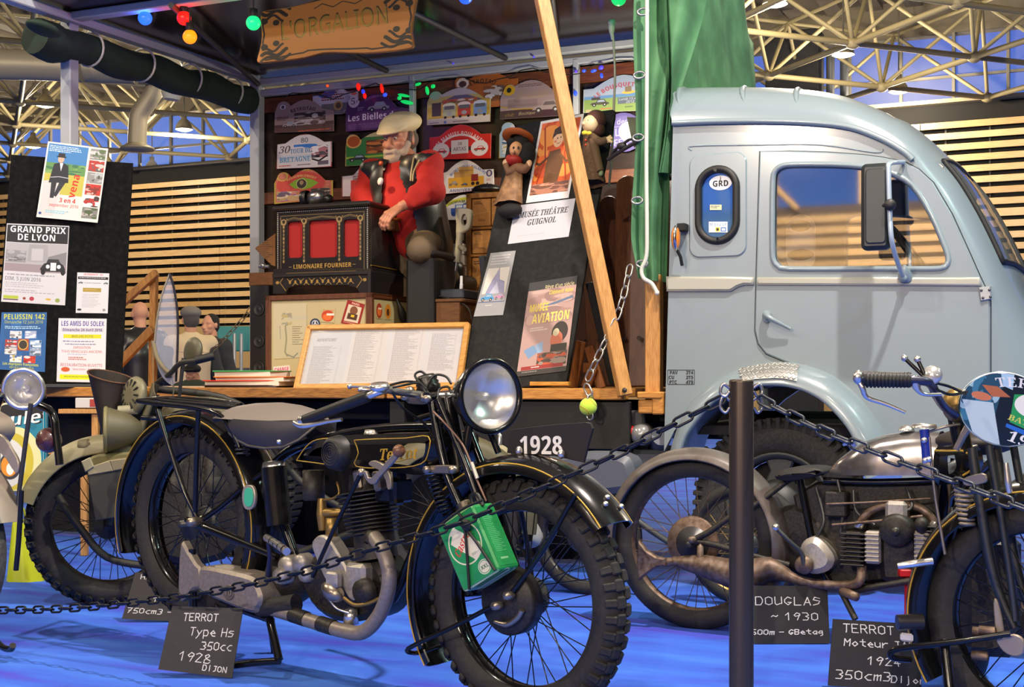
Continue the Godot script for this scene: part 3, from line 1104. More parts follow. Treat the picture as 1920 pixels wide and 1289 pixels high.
	s.tube(spline([h + Vector3(0,0.012,-0.02), h + Vector3(0.002,0.008,0.012), h + Vector3(0.03,-0.012,0.03), loc(TT, 1482,617,0.04)],5),[0.016,0.016,0.016,0.017,0.017,0.016,0.015,0.014,0.013,0.012,0.011,0.01,0.009,0.008,0.007,0.006],10)
	s.ball(h, Vector3(0.02,0.026,0.014))
	obj("door_handle", s, paint, t)
	s = Shape.new()
	var c := loc(TT, 1267,447,0.07)
	s.ball(c, Vector3(0.02,0.056,0.03))
	var ind = obj("turn_signal", s, mat("d9791c", 0.15,0.0, {"clearcoat_enabled": true}), t)
	s = Shape.new()
	s.lathe([Vector2(0.03,0), Vector2(0.036,0.004), Vector2(0.036,0.012), Vector2(0.03,0.016)], Transform3D(Basis(Vector3.FORWARD, PI / 2).scaled(Vector3(1,1.65,0.9)), c + Vector3(-0.006,0,0)),20)
	obj("chrome_rim", s, mat("d0d0d0", 0.15,1.0), ind)
	s = Shape.new()
	s.box(loc(TT, 1280,427,0.03), Vector3(0.04,0.035,0.06),0.004)
	s.tube([loc(TT, 1270,470,0.06), loc(TT, 1276,482,0.05), loc(TT, 1279,498,0.03)],0.008)
	obj("bracket", s, dark, ind)
	s = Shape.new()
	s.prism(locs(TT, [1835,540,1858,537,1860,562,1839,566]),0.0,0.022,0.004)
	var hi = obj("door_hinge", s, mat("9aa0a4", 0.4,0.5), t)
	s = Shape.new()
	for p in [[1840,545],[1855,544],[1843,559],[1857,557]]: s.ball(loc(TT, p[0], p[1],0.022), Vector3.ONE * 0.006, Basis(),8,5)
	obj("bolt", s, mat("55585c", 0.4,0.6), hi)
	s = Shape.new()
	var ink := mat("1d2226", 0.6)
	for e in [[1252,694,1302,694],[1252,721,1302,721],[1252,694,1252,721],[1302,694,1302,721]]:
		s.rod(loc(TT, e[0], e[1],0.001), loc(TT, e[2], e[3],0.001),0.0012,4)
	var wm = obj("weight_marking", s, ink, t)
	for k in 3:
		letters(["PAV", "CU", "PTC"][k],0.015, ink, wm, Transform3D(Basis(), loc(TT, [1263,1259,1262][k],699 + k * 9,0.001)))
		letters(["2T4", "2T5", "4T9"][k],0.015, ink, wm, Transform3D(Basis(), loc(TT, 1293,699 + k * 9,0.001)))
	for k in 2:
		s = Shape.new()
		var b := loc(TT, [1768,1788][k],[315,338][k],-0.12 - k * 0.1)
		s.rod(b, b + Vector3(-0.02,0.015,0),0.01)
		s.rod(b, b + Vector3(0.09,-0.16,-0.02 - 0.1 * k),0.005)
		s.rod(b + Vector3(0.04,-0.1,0), b + Vector3(0.15,-0.3,-0.06),0.007)
		obj("wiper", s, mat("8f8a84", 0.3,0.7), t)
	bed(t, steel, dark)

func white_tex() -> ImageTexture:
	if not tex.has("white"):
		var im := Image.create(4,4, false, Image.FORMAT_RGB8)
		im.fill(Color.WHITE)
		tex.white = ImageTexture.create_from_image(im)
	return tex.white

func ring_into(s: Shape, c: Vector3, b: Basis, r: float, w: float, n := 40, k := 8):
	var p := []
	for i in n: p.append(c + b * Vector3(cos(TAU * i / n) * r, 0, sin(TAU * i / n) * r))
	s.tube(p, w, k, true)

func quarter_stickers(q):
	var p := Print.new(self, 160,90, "4f7fc0")
	var s := Shape.new()
	var c := loc(TT, 1351,343,0.004)
	s.prism(v2(arc2(Vector2(c.x, c.y),0.052,0.033,0,350,24)),0.0025,0.004)
	obj("oval_sticker", s, mat("f2f3f4", 0.5), q)
	letters("GRD", 0.026, mat("15161a", 0.6), q, Transform3D(Basis(), c + Vector3(0,-0.003,0.0015)))
	letters("J", 0.012, mat("15161a", 0.6), q, Transform3D(Basis(), c + Vector3(0,0.022,0.0015)))
	p = Print.new(self, 160,84, "eef0ee")
	p.text("M bil.V.I.P", 80,34,34, "2a62a8", {"w": 146.0})
	p.rect(56,44,40,34, "e5c93a")
	p.oval(76,61,12,12, "22262a")
	p.rect(102,44,46,34, "2c66b4")
	p.rect(110,52,30,18, "eef2f6")
	var a := []
	for e in [[1329,416],[1364,416],[1364,436],[1329,436]]: a.append(loc(TT, e[0], e[1],0.0045))
	sheet("white_sticker", a, p.mat(0.5), q, 0.001)
	p = Print.new(self, 90,36, "d9cfa0")
	p.words(6,8,78,20,2, "4b5a6a")
	a = []
	for e in [[1331,384],[1353,384],[1353,394],[1331,394]]: a.append(loc(TT, e[0], e[1],0.0045))
	sheet("small_sticker", a, p.mat(0.5), q, 0.001)

func lorry_wheel(t, c: Vector3):
	var xf := Transform3D(Basis(Vector3.RIGHT, PI / 2), c)   # lathe height runs to the eye
	var s := Shape.new()
	s.lathe([Vector2(0.225,-0.17), Vector2(0.3,-0.19), Vector2(0.35,-0.17), Vector2(0.375,-0.13), Vector2(0.38,-0.09), Vector2(0.375,-0.04), Vector2(0.352,-0.005), Vector2(0.34,0.002), Vector2(0.3,0.01), Vector2(0.26,0.0), Vector2(0.232,-0.02), Vector2(0.225,-0.03)], xf, 48)
	var ty = obj("wheel_tyre", s, tri_mat("lorry_tyre", ramp_tex(tex.grain, [0.2, "1d1d1b", 0.8, "343330"]), Vector3.ONE * 4,0.8), t)
	s = Shape.new()
	for i in 56:
		var a := TAU * i / 56
		var b := Basis(Vector3.BACK, a)
		s.box(c + b * Vector3(0.365,0,-0.022), Vector3(0.05,0.022,0.045),0.004, b)
		s.box(c + b * Vector3(0.38,0.02,-0.09), Vector3(0.012,0.026,0.1),0.0, b)
	obj("tread_block", s, mat("262625", 0.8), ty).set_meta("kind", "stuff")
	s = Shape.new()
	s.lathe([Vector2(0.225,-0.06), Vector2(0.236,-0.012), Vector2(0.236,-0.002), Vector2(0.222,-0.006), Vector2(0.205,-0.03), Vector2(0.2,-0.08)], xf, 40)
	for i in 5:
		var b := Basis(Vector3.BACK, TAU * i / 5 + 0.3)
		s.prism(v2([Vector2(0.08,-0.075), Vector2(0.15,-0.045), Vector2(0.212,-0.07), Vector2(0.212,0.07), Vector2(0.15,0.045), Vector2(0.08,0.075)]),-0.06,-0.035,0.008, Transform3D(b, c))
	s.lathe([Vector2(0.12,-0.06), Vector2(0.115,-0.02), Vector2(0.09,0.0), Vector2(0.07,0.03), Vector2(0.03,0.04), Vector2(0.001,0.04)], xf, 28)
	obj("wheel_rim", s, mat("3f4242", 0.5,0.3), t)
	s = Shape.new()
	s.lathe([Vector2(0.2,-0.1), Vector2(0.001,-0.1)], xf, 24)
	obj("brake_drum", s, mat("131313", 0.9), t)

func mirror(t, paint):
	var s := Shape.new()
	var a := loc(TT, 1642,388,0.25)
	s.prism(rrect(a.x - 0.058, a.y - 0.178, a.x + 0.058, a.y + 0.178,0.022), a.z - 0.03, a.z + 0.02,0.016, Transform3D(), true)
	var m = obj("mirror", s, mat("23282a", 0.35), t)
	s = Shape.new()
	s.prism(rrect(a.x - 0.04, a.y - 0.155, a.x + 0.045, a.y + 0.155,0.018), a.z + 0.018, a.z + 0.026,0.006, Transform3D(), true)
	obj("back_panel", s, mat("2c3234", 0.4), m)
	s = Shape.new()
	var k := loc(TT, 1669,384,0.29)
	s.lathe([Vector2(0.001,0.02), Vector2(0.02,0.02), Vector2(0.024,0.0), Vector2(0.02,-0.03), Vector2(0.001,-0.03)], Transform3D(Basis(Vector3.RIGHT, PI / 2), k),16)
	s.rod(k, k + Vector3(-0.04,0,-0.03),0.01)
	obj("clamp_knob", s, mat("1b1c1d", 0.5), m)
	s = Shape.new()
	s.tube(spline([loc(TT, 1694,304,0.02), loc(TT, 1676,305,0.14), loc(TT, 1667,308,0.25), loc(TT, 1666,320,0.27), loc(TT, 1668,390,0.27), loc(TT, 1672,452,0.27), loc(TT, 1684,495,0.17), loc(TT, 1694,521,0.05)],6),0.0105,10)
	obj("mirror_arm", s, mat("a4b4c2", 0.3,0.1, {"clearcoat_enabled": true}), m)
	s = Shape.new()
	var b := loc(TT, 1697,516,0.03)
	s.lathe([Vector2(0.03,-0.02), Vector2(0.03,0.0), Vector2(0.018,0.03), Vector2(0.008,0.045), Vector2(0.001,0.05)], Transform3D(Basis(Vector3.RIGHT, 0.6), b),16)
	s.ball(loc(TT, 1694,522,0.06), Vector3.ONE * 0.016)
	obj("mirror_foot", s, paint, m)

func bed(t, steel, dark):
	# stage floor: planks behind a long edge board in three lengths
	var pine := wood_mat("pine_h", false, "9c6226", "cf9648", 0.5,1.5)
	var old := wood_mat("pine_old", false, "6a431c", "b87f3a", 0.55,1.5)
	for k in 3:
		var x0: float = [-4.75,-3.42,-1.95][k]
		var x1: float = [-3.43,-1.96,-0.69][k]
		var s := Shape.new()
		s.box(Vector3((x0 + x1) / 2,0.882,0.0), Vector3(x1 - x0 - 0.006,0.054,0.05),0.005)
		obj("edge_board", s, old if k == 1 else pine, t)
	var s := Shape.new()
	s.box(Vector3.ZERO, Vector3(4.05,0.04,0.205),0.003)
	var plank := s.mesh()
	for k in 9:
		obj("plank", plank, old if k % 3 == 1 else pine, t, Transform3D(Basis(), Vector3(-2.72,0.888,-0.13 - k * 0.208)))
	s = Shape.new()
	s.box(Vector3(-2.0,0.79,-0.35), Vector3(3.2,0.1,0.08),0.01)
	s.box(Vector3(-1.7,0.70,-1.4), Vector3(3.8,0.16,0.08),0.01)
	s.box(Vector3(-1.9,0.76,-0.9), Vector3(0.08,0.16,1.8))
	s.box(Vector3(-3.6,0.76,-0.9), Vector3(0.08,0.16,1.8))
	obj("chassis", s, dark, t)
	s = Shape.new()
	s.box(Vector3(-1.15,0.735,-0.02), Vector3(0.94,0.225,0.03),0.004)
	obj("black_valance", s, mat("0c0c0d", 0.5), t)
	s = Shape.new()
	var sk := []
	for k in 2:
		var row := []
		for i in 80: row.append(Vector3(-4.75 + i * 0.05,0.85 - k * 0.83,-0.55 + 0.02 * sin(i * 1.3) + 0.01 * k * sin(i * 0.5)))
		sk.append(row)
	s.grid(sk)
	obj("shade_sheet", s, mat("0b0b0c", 0.9), t)  # added dark sheet standing for the deep shade under the stage
	s = Shape.new()
	s.box(Vector3(-0.9,0.56,-0.35), Vector3(0.9,0.12,0.5),0.02)
	obj("side_locker", s, mat("4a4e58", 0.5), t)
	s = Shape.new()
	var b := loc(TT, 1204,815,-0.05)
	s.lathe([Vector2(0.001,0.05), Vector2(0.03,0.045), Vector2(0.05,0.02), Vector2(0.055,-0.02), Vector2(0.001,-0.03)], Transform3D(Basis(Vector3.RIGHT, PI / 2), b),20)
	var tl = obj("tail_lamp", s, mat("8e9090", 0.15,0.4, {"clearcoat_enabled": true}), t)
	s = Shape.new()
	s.ball(b + Vector3(-0.045,0.01,0.0), Vector3(0.018,0.03,0.03))
	obj("red_lens", s, mat("c01818", 0.2), tl)
	s = Shape.new()
	s.box(loc(TT, 1196,790,-0.08), Vector3(0.07,0.1,0.04),0.01)
	obj("bracket", s, mat("3f4146", 0.5), tl)
	s = Shape.new()
	s.tube([loc(TT, 1240,818,-0.05), loc(TT, 1226,860,-0.4)],0.045,16)
	obj("air_tank", s, mat("5a6270", 0.45,0.2), t)
	# steel frame
	var tubes := {"front_post": [Vector3(-4.1,0.9,-0.13), Vector3(-4.1,3.04,-0.13)], "back_post": [Vector3(-3.98,0.9,-1.83), Vector3(-3.98,3.04,-1.83)], "side_rail": [Vector3(-3.98,3.01,-1.9), Vector3(-4.1,3.01,0.9)],
		"front_rail": [Vector3(-4.1,3.03,-0.1), Vector3(-0.66,3.01,-0.1)], "back_rail": [Vector3(-3.98,3.0,-1.84), Vector3(-0.66,2.985,-1.84)], "lower_back_rail": [Vector3(-3.98,2.925,-1.84), Vector3(-0.66,2.915,-1.84)]}
	for k in tubes:
		s = Shape.new()
		var a: Vector3 = tubes[k][0]; var e: Vector3 = tubes[k][1]
		var d := e - a
		var bz := Basis()
		var w := 0.075
		if absf(d.y) > 1: bz = Basis(Vector3.RIGHT, PI / 2)
		elif absf(d.x) > 1: bz = Basis(Vector3.UP, PI / 2 + atan2(d.y, d.x) * 0)
		else: bz = Basis(Vector3.UP, atan2(d.x, d.z))
		s.box((a + e) / 2, Vector3(w * 0.7 if k.begins_with("lower") else w, w * (0.6 if "rail" in k else 1.0), d.length()),0.006, bz)
		obj(k, s, steel, t)
	for x in [-2.775,-1.636]:
		s = Shape.new()
		s.box(Vector3(x, 1.92,-1.83), Vector3(0.035,2.02,0.04),0.004)
		obj("mullion", s, steel, t)
	for e in [[Vector3(-3.3,2.985,-0.02), Vector3(-3.95,2.975,-1.8)],[Vector3(-2.2,2.985,-0.02), Vector3(-2.1,2.975,-1.8)],[Vector3(-2.95,2.985,-1.1), Vector3(-2.95,2.975,-1.8)],[Vector3(-1.1,2.985,-0.02), Vector3(-1.75,2.975,-1.8)]]:
		s = Shape.new()
		s.rod(e[0], e[1],0.018,6)
		obj("roof_brace", s, mat("3c3a3c", 0.5,0.2), t)
	# back wall and roof
	var brown := wood_mat("stage_back", false, "17110d", "2d1c12", 0.25,0.8)
	s = Shape.new()
	s.box(Vector3(-2.3,1.9,-1.9), Vector3(3.4,2.1,0.03))
	obj("back_panel", s, brown, t)
	s = Shape.new()
	s.box(Vector3(-2.3,2.84,-1.872), Vector3(3.3,0.1,0.02),0.003)
	s.box(Vector3(-2.3,2.2,-1.872), Vector3(3.3,0.08,0.02),0.003)
	obj("wooden_batten", s, wood_mat("batten_brown", false, "4a2412", "75401f", 0.4,0.8), t)
	s = Shape.new()
	s.box(Vector3(-2.35,3.06,-0.85), Vector3(3.5,0.025,2.2))
	obj("roof_panel", s, wood_mat("stage_roof", false, "120d0b", "2b1b14", 0.16,0.5), t)
# ---------------------------------------------------------------- things on and round the stage
var cur := Vector3()
var fr_ := Transform3D()

func q(x, y, z = 0.0) -> Vector3:   # a place of the photograph on a plane of the frame in use, seen from the thing being built
	return loc(fr_, x, y, z) - cur

func qs(a: Array, z = 0.0) -> Array:
	var r := []
	for i in range(0, a.size(),2): r.append(q(a[i], a[i + 1], z))
	return r

func q2(a: Array, z = 0.0) -> PackedVector2Array:
	var r := PackedVector2Array()
	for p in qs(a, z): r.append(Vector2(p.x, p.y))
	return r

func begin(called: String, label: String, category: String, base: Vector3, t := Transform3D(), group := "") -> Node3D:
	fr_ = t if t != Transform3D() else TT
	cur = base
	return thing(called, label, category, fr_ * Transform3D(Basis(), base), group)

func paper(called, label, corners: Array, p: Print, group := "", rough := 0.5, thick := 0.002, category := "poster"):   # a printed sheet as a thing of its own; corners in the current frame
	var base: Vector3 = corners[3]
	var c := []
	for k in corners: c.append(k - base)
	var o = sheet(called, c, p.mat(rough), self, thick)
	o.transform = fr_ * Transform3D(Basis(), base)
	tag(o, label, category, group)
	return o

func stage():
	fr_ = TT
	name_board()
	bulbs()
	rally_plates()
	tarpaulins()
	organ_corner()
	right_corner()

func name_board():
	var p := Print.new(self, 1024,480, "8c5a22")
	p.speckle(2500, "84531e", 3)
	var ink := "1a140d"
	p.text("L'ORGALION", 505,285,200, "35290a", {"w": 700.0, "turn": -0.05})
	p.text("L'ORGALION", 505,283,178, "76601f", {"w": 690.0, "turn": -0.05})
	for sx in [0,1]:
		for sy in [0,1]:
			for k in 3:
				var pts := []
				for i in 14:
					var f := i / 13.0
					var x := 30 + f * (190 - k * 30) + k * 6
					var y := 34 + k * 36 + sin(f * 6.6 + k * 0.5) * 20 + f * 26
					pts.append(x if sx == 0 else 1024 - x)
					pts.append(y if sy == 0 else 480 - y)
				p.line(pts, [20,28,18][k], ink)
			for e in [[52,140,24],[130,160,22]]:
				p.oval(e[0] if sx == 0 else 1024 - e[0], e[1] if sy == 0 else 480 - e[1], e[2], e[2], ink)
		var vx := 46 if sx == 0 else 978
		p.line([vx, 120, vx - 4,180, vx + 6,240, vx - 4,300, vx, 360],12, ink)
	var wave := []
	for i in 30:
		wave.append(60 + i * 31); wave.append(438 - 16 * sin(i / 29.0 * PI * 2.2 - 0.6) - (18 if i > 8 and i < 22 else 6))
	p.line(wave, 12, ink)
	wave = []
	for i in 30:
		wave.append(60 + i * 31); wave.append(34 + 14 * sin(i / 29.0 * PI * 3.0))
	p.line(wave, 12, ink)
	p.line([380,90,430,60,500,95,560,60,640,92,700,60],7, ink)
	var base := loc(TT, 630,100,-0.1)
	begin("x", "", "", base).free()
	used.erase("x")
	var s := Shape.new()
	s.prism(v2(spline(Array(q2([482,116,494,118,539,113,573,108,608,99,645,99,684,100,724,97,763,92,775,85,771,60,774,30,780,0,776,-22,690,-18,610,-8,575,5,540,14,500,19,488,26,490,55,489,80,483,105],-0.1)),2, true)),-0.02,0.0,0.004)
	var o = obj("name_board", s, p.mat(0.35), self, TT * Transform3D(Basis(), base + Vector3(0,0,-base.z - 0.1)))
	tag(o, "amber wooden name board with black scrolls reading L'ORGALION under the stage roof", "sign")

func bulbs():
	var list := [[272,34, "2a6bff", "blue light bulb under the stage roof's left rail"],[345,34, "ff1a10", "red light bulb under the stage roof's left rail, above the orange one"],[356,69, "ff8a12", "orange light bulb below the red one under the stage roof"],[475,43, "18e07a", "green light bulb at the left end of the amber name board"],
		[873,-6, "2a5cff", "blue light bulb at the top edge of the picture right of the name board"],[1160,-3, "18c060", "green light bulb at the top edge of the picture beside the green tarpaulin"]]
	for e in list:
		var c := loc(TT, e[0], e[1],-0.12 if e[0] < 500 else -0.6)
		var t := begin("light_bulb", e[3], "bulb", c)
		tag(t, e[3], "bulb", "coloured bulbs under the stage roof")
		var s := Shape.new()
		s.ball(Vector3(), Vector3.ONE * 0.039, Basis(),20,14)
		obj("bulb_glass", s, mat(e[2],0.3,0.0, {"emission_enabled": true, "emission": Color(e[2]), "emission_energy_multiplier": 1.6}), t)
		s = Shape.new()
		s.lathe([Vector2(0.02,0.03), Vector2(0.023,0.04), Vector2(0.023,0.075), Vector2(0.001,0.08)], Transform3D(),16)
		s.rod(Vector3(0,0.07,0), Vector3(0, maxf(2.985 - c.y, 0.09),0),0.005,6)
		obj("lamp_holder", s, mat("1a1a1a", 0.6), t)
		var l := OmniLight3D.new()
		l.name = "glow"
		l.light_color = Color(e[2])
		l.light_energy = 0.06
		l.light_size = 0.03
		l.shadow_enabled = true
		l.omni_range = 20.0
		l.omni_attenuation = 2.0
		t.add_child(l)
	var t := begin("light_string", "tiny red and blue lights and green glowing streaks along the top of the stage's back wall", "light string", loc(TT, 700,150,-1.8))
	var s := Shape.new()
	var wire := []
	for i in 40:
		wire.append(Vector3(-3.75 + i * 0.08,2.86 + 0.03 * sin(i * 0.9) + 0.01 * sin(i * 2.3),-1.79) - cur)
	s.tube(wire, 0.0035,5)
	obj("wire", s, mat("0e1a10", 0.6), t)
	for e in [[672,163, "ff2010", 5,8],[681,172, "3040ff", 4,5],[684,180, "ff2010", 4,6],[716,166, "ff2010", 4,10],[722,178, "3a5aff", 5,4],[614,161, "ff5a18", 3,3],[757,179, "10d060", 14,3],[763,192, "10d060", 15,4],[749,184, "10d060", 5,4],[784,158, "10d060", 7,3],[801,170, "10d060", 4,9],[812,162, "10d060", 5,4],
			[1095,133, "3050ff", 4,3],[1113,133, "3050ff", 6,3],[1128,142, "2a50ff", 3,5],[1127,127, "4a40ff", 5,4],[1080,134, "5a40d0", 3,3],[1079,175, "2a50ff", 4,5],[850,119, "4a40d0", 2,2],[1001,107, "4a40ff", 2,2]]:
		s = Shape.new()
		var r: Vector3 = loc(TT, e[0], e[1],-1.79) - cur
		s.ball(r, Vector3(e[3], e[4],3.0) * 0.0033, Basis(Vector3.BACK, -0.25 if e[3] > 9 else 0.2),10,6)
		obj("light_bulb", s, mat(e[2],0.3,0.0, {"emission_enabled": true, "emission": Color(e[2]), "emission_energy_multiplier": 1.0}), t)  # green ones are reflection streaks given a glow of their own
	t = begin("lamp_socket", "white lamp socket on a thin white flex hanging beside the green tarpaulin", "cable", loc(TT, 1147,50,-0.9))
	s = Shape.new()
	s.lathe([Vector2(0.001,0.035), Vector2(0.02,0.034), Vector2(0.021,0.02), Vector2(0.017,0.015), Vector2(0.018,-0.01), Vector2(0.014,-0.03), Vector2(0.006,-0.05), Vector2(0.003,-0.07)], Transform3D(),16)
	obj("socket", s, mat("c9c2b8", 0.45), t)
	s = Shape.new()
	s.tube(spline([q(1149,62,-0.9), q(1151,90,-0.9), q(1153,140,-0.9), q(1151,200,-0.9), q(1147,290,-0.9), q(1142,350,-0.9)],5),0.0065,6)
	obj("flex", s, mat("b9b2a4", 0.5), t)

func plate(label: String, z: float, pts: Array, p: Print, n := 3, called := "rally_plate"):
	fr_ = TT
	cur = Vector3(loc(TT, pts[0], pts[1], z))
	cur.z = z
	var s := Shape.new()
	s.prism(v2(Array(q2(pts, z))),-0.004,0.0,0.0015)
	var o = obj(called, s, p.mat(0.3), self, TT * Transform3D(Basis(), cur))
	tag(o, label, "rally plate", "rally plates on the stage's back wall")

func arch(x0, y0, x1, y1, yt, n := 8) -> Array:   # a bow from one shoulder to the other, rising to yt
	var r := []
	for i in n + 1:
		var f := i / float(n)
		r.append(lerpf(x0, x1, f)); r.append(lerpf(y0, y1, f) - sin(f * PI) * ((y0 + y1) / 2 - yt))
	return r

func lobe(x, y, rad, a0, a1, n := 7) -> Array:
	var r := []
	for i in n + 1:
		var a := deg_to_rad(lerpf(a0, a1, i / float(n)))
		r.append(x + cos(a) * rad); r.append(y - sin(a) * rad)
	return r

func rally_plates():
	var A := -1.852
	var p := Print.new(self, 440,290, "a08880")
	p.rect(0,200,440,90, "5c4440"); p.photo(150,110,230,110,["6e5a52", "c9c0b8", "3d3532", "a89a90"],60,4)
	p.text("RETROTAU", 215,92,40, "3a2c28", {"bold": true, "arc": 260.0, "w": 180.0}); p.oval(66,50,22,20, "e0d8d4"); p.oval(66,50,12,14, "4a3a38")
	p.words(20,130,110,40,3, "5a4644"); p.car(60,225,110, "b8b0a8"); p.words(180,262,240,14,1, "d0603a")
	plate("dusty pink rally plate with motorcycles, topmost at the back wall's left end", A, [514,249,515,211] + lobe(532,203,13,150,20) + arch(546,198,604,203,186) + [626,207,626,246], p)
	p = Print.new(self, 300,220, "c9c2c6")
	p.rect(0,0,60,60, "8f8fd0"); p.oval(90,40,60,40, "3f68b8"); p.words(60,20,180,90,5, "8a3a34"); p.rect(60,130,240,90, "7a7672"); p.oval(170,150,30,36, "b8965a"); p.oval(170,150,18,24, "5a4a3a"); p.car(200,215,100, "b0b2b6")
	plate("small white rally plate with red lettering, tucked behind the pink and the purple plates", A - 0.008,[586,215,586,180,603,178] + arch(604,176,652,172,163) + [654,172,672,170,672,205,640,214], p)
	p = Print.new(self, 460,300, "4e2a5e")
	p.text("Les Bielles des", 214,216,62, "d8c8dc", {"bold": true, "w": 400.0}); p.oval(62,74,42,46, "c6bcc8"); p.text("5", 56,96,66, "2a2030", {"serif": true}); p.text("e", 84,84,26, "2a2030"); p.rect(28,0,70,36, "ccc4cc"); p.oval(62,18,22,10, "d06a5a")
	p.text("RASSEMBLEMENT 2CV", 260,56,24, "a894b4", {"arc": 260.0}); p.car(160,160,160, "98949c"); p.words(20,240,420,40,3, "6a4a7a"); p.words(90,120,60,30,2, "9a86a6")
	plate("purple rally plate with a grey car and the number 5, behind the man's cap", A + 0.004,[648,247,648,209] + lobe(663,197,13,190,120,3) + [655,184,655,172,671,172,671,188] + arch(677,190,745,200,176) + [766,204,766,240], p)
	p = Print.new(self, 440,300, "d9d6d2")
	p.frame(7, "a03a40"); p.text("80", 225,72,54, "2a3a48"); p.rect(140,86,130,20, "3a7ac8"); p.oval(270,104,60,16, "3a7ac8")
	p.text("30", 60,150,82, "2a2a30", {"serif": true, "skew": 0.25}); p.text("e", 108,112,26, "2a2a30", {"serif": true}); p.text("TOUR DE", 196,160,54, "3a78b0", {"serif": true, "bold": true, "w": 170.0}); p.rect(24,176,256,30, "c4ccd4"); p.text("BRETAGNE", 150,232,58, "3a86b4", {"serif": true, "bold": true, "w": 250.0})
	p.photo(280,110,130,100,["5a545a", "e8e4e4", "2a2428", "b87a80"],50,8); p.line([290,220,340,240,400,200],14, "2a2428"); p.line([290,236,340,256,404,216],10, "e8e4e4")
	p.words(20,258,130,16,1, "c85a50"); p.words(170,258,120,14,1, "4a4a4a"); p.rect(330,240,84,34, "6a6070")
	plate("white red-edged rally plate reading 30e TOUR DE BRETAGNE", A, [518,317,520,271] + arch(535,269,608,266,251) + [622,265,622,313], p)
	p = Print.new(self, 460,300, "2f7a3c")
	p.rect(0,0,460,40, "c6b88a"); p.photo(150,70,300,120,["8a4a24", "c87a3a", "8c8c96", "4a3018"],40,12); p.oval(340,130,70,48, "84848e"); p.rect(300,126,90,5, "3c3c44"); p.oval(62,70,56,60, "d9a45a"); p.oval(62,70,44,48, "a8501e"); p.rect(0,205,460,18, "9ab83a"); p.car(20,250,140, "2a332e"); p.frame(8, "b8aa60")
	p.text("LES SAUTERELLES", 330,62,26, "a03a20", {"serif": true})
	plate("green rally plate with an orange roundel, left of the man's face", A, [647,312,648,276] + lobe(662,265,13,190,40) + arch(676,262,745,262,247) + [770,266,770,306], p)
	p = Print.new(self, 460,300, "c4705a")
	p.speckle(700, "d89a70", 8); p.frame(10, "b3b040"); p.oval(210,130,190,110, "c85048"); p.poly([120,130,170,90,230,74,300,96,350,130,290,172,220,186,160,168], "86b03a"); p.oval(218,130,42,46, "d8d4a0"); p.oval(218,130,38,42, "46403a"); p.oval(218,120,16,20, "a88a6a")
	p.text("RASSEMBLEMENT", 215,66,28, "e0c070", {"bold": true, "arc": 190.0}); p.oval(66,52,46,44, "c8b050"); p.oval(66,54,34,34, "c07a60"); p.photo(20,190,180,90,["b89a70", "d8c8a8", "8a6a9a", "6a5a6a"],40,15); p.photo(290,180,150,90,["7a6a60", "b8a890", "4a4440"],40,16); p.words(140,170,140,60,4, "d86a50")
	plate("yellow-edged red rally plate with a green eye-shaped centre, behind the organ's top", A, [514,383,514,344] + lobe(532,336,13,170,30) + arch(547,332,610,338,317) + [624,338,624,372], p)
	p = Print.new(self, 320,300, "dcd0cc")
	p.frame(5, "b87a74"); p.photo(60,90,140,80,["b8a4a0", "8a7470", "d8c8c4"],30,18); p.rect(50,150,150,100, "c8443a"); p.poly([90,150,150,190,180,150], "e4dcd8"); p.words(180,60,110,20,1, "6a5a6a")
	plate("white rally plate with a red block at the man's right sleeve", A + 0.004,[641,369,641,331,660,329] + arch(663,328,735,328,302) + [750,330,750,366], p)
	p = Print.new(self, 480,300, "b8a868")
	p.poly([0,300,0,150,160,110,300,70,480,110,480,300], "b89a3a"); p.poly([100,110,260,40,420,110,300,120], "5a5a7a"); p.rect(100,0,380,60, "b4b0b4"); p.photo(120,90,260,50,["b85a3a", "d8cabc", "6a6a3a", "a83a2a"],40,20)
	p.rect(8,240,464,60, "d8cfc4"); p.rect(40,110,70,110, "2c2a2c")
	for e in [[120, "9aa48a", "c9d0b8"],[232, "a83028", "d8c8c4"],[350, "6a8fc0", "b8c8d8"]]:
		p.rect(e[0] + 4,136,96,96, e[1]); p.oval(e[0] + 52,138,48,22, e[2]); p.rect(e[0] + 14,142,76,30, "4a5560"); p.oval(e[0] + 52,205,20,18, "8a8f96"); p.oval(e[0] + 22,236,11,11, "141414"); p.oval(e[0] + 84,236,11,11, "141414")
	p.oval(64,42,40,40, "9ab09a"); p.words(20,270,90,14,1, "6a6a90"); p.rect(130,264,20,20, "3a7ac8"); p.words(200,272,120,10,1, "3a3a40"); p.frame(6, "c8c0a4")
	plate("rally plate with three old buses, one red, right above the red plate", A + 0.01,[800,235,801,192] + lobe(817,183,12,180,30) + arch(829,177,909,184,164) + [920,184,919,228], p)
	p = Print.new(self, 460,300, "a5591f")
	p.text("RETROTAU", 190,92,52, "3a2a1c", {"bold": true, "arc": 190.0, "w": 210.0}); p.oval(60,80,46,46, "d8c8b8"); p.oval(60,84,28,26, "3a2c28"); p.photo(210,120,150,130,["7a4a28", "d8d4d0", "5a4a44", "b8b0ac"],50,23); p.speckle(300, "b8682a", 5)
	plate("orange-brown rally plate at the top of the back wall, behind the plate with buses", A, [858,205,853,158] + lobe(864,156,12,190,40) + arch(877,150,955,148,134) + [971,146,972,190,935,200], p)
	p = Print.new(self, 460,300, "9c8684")
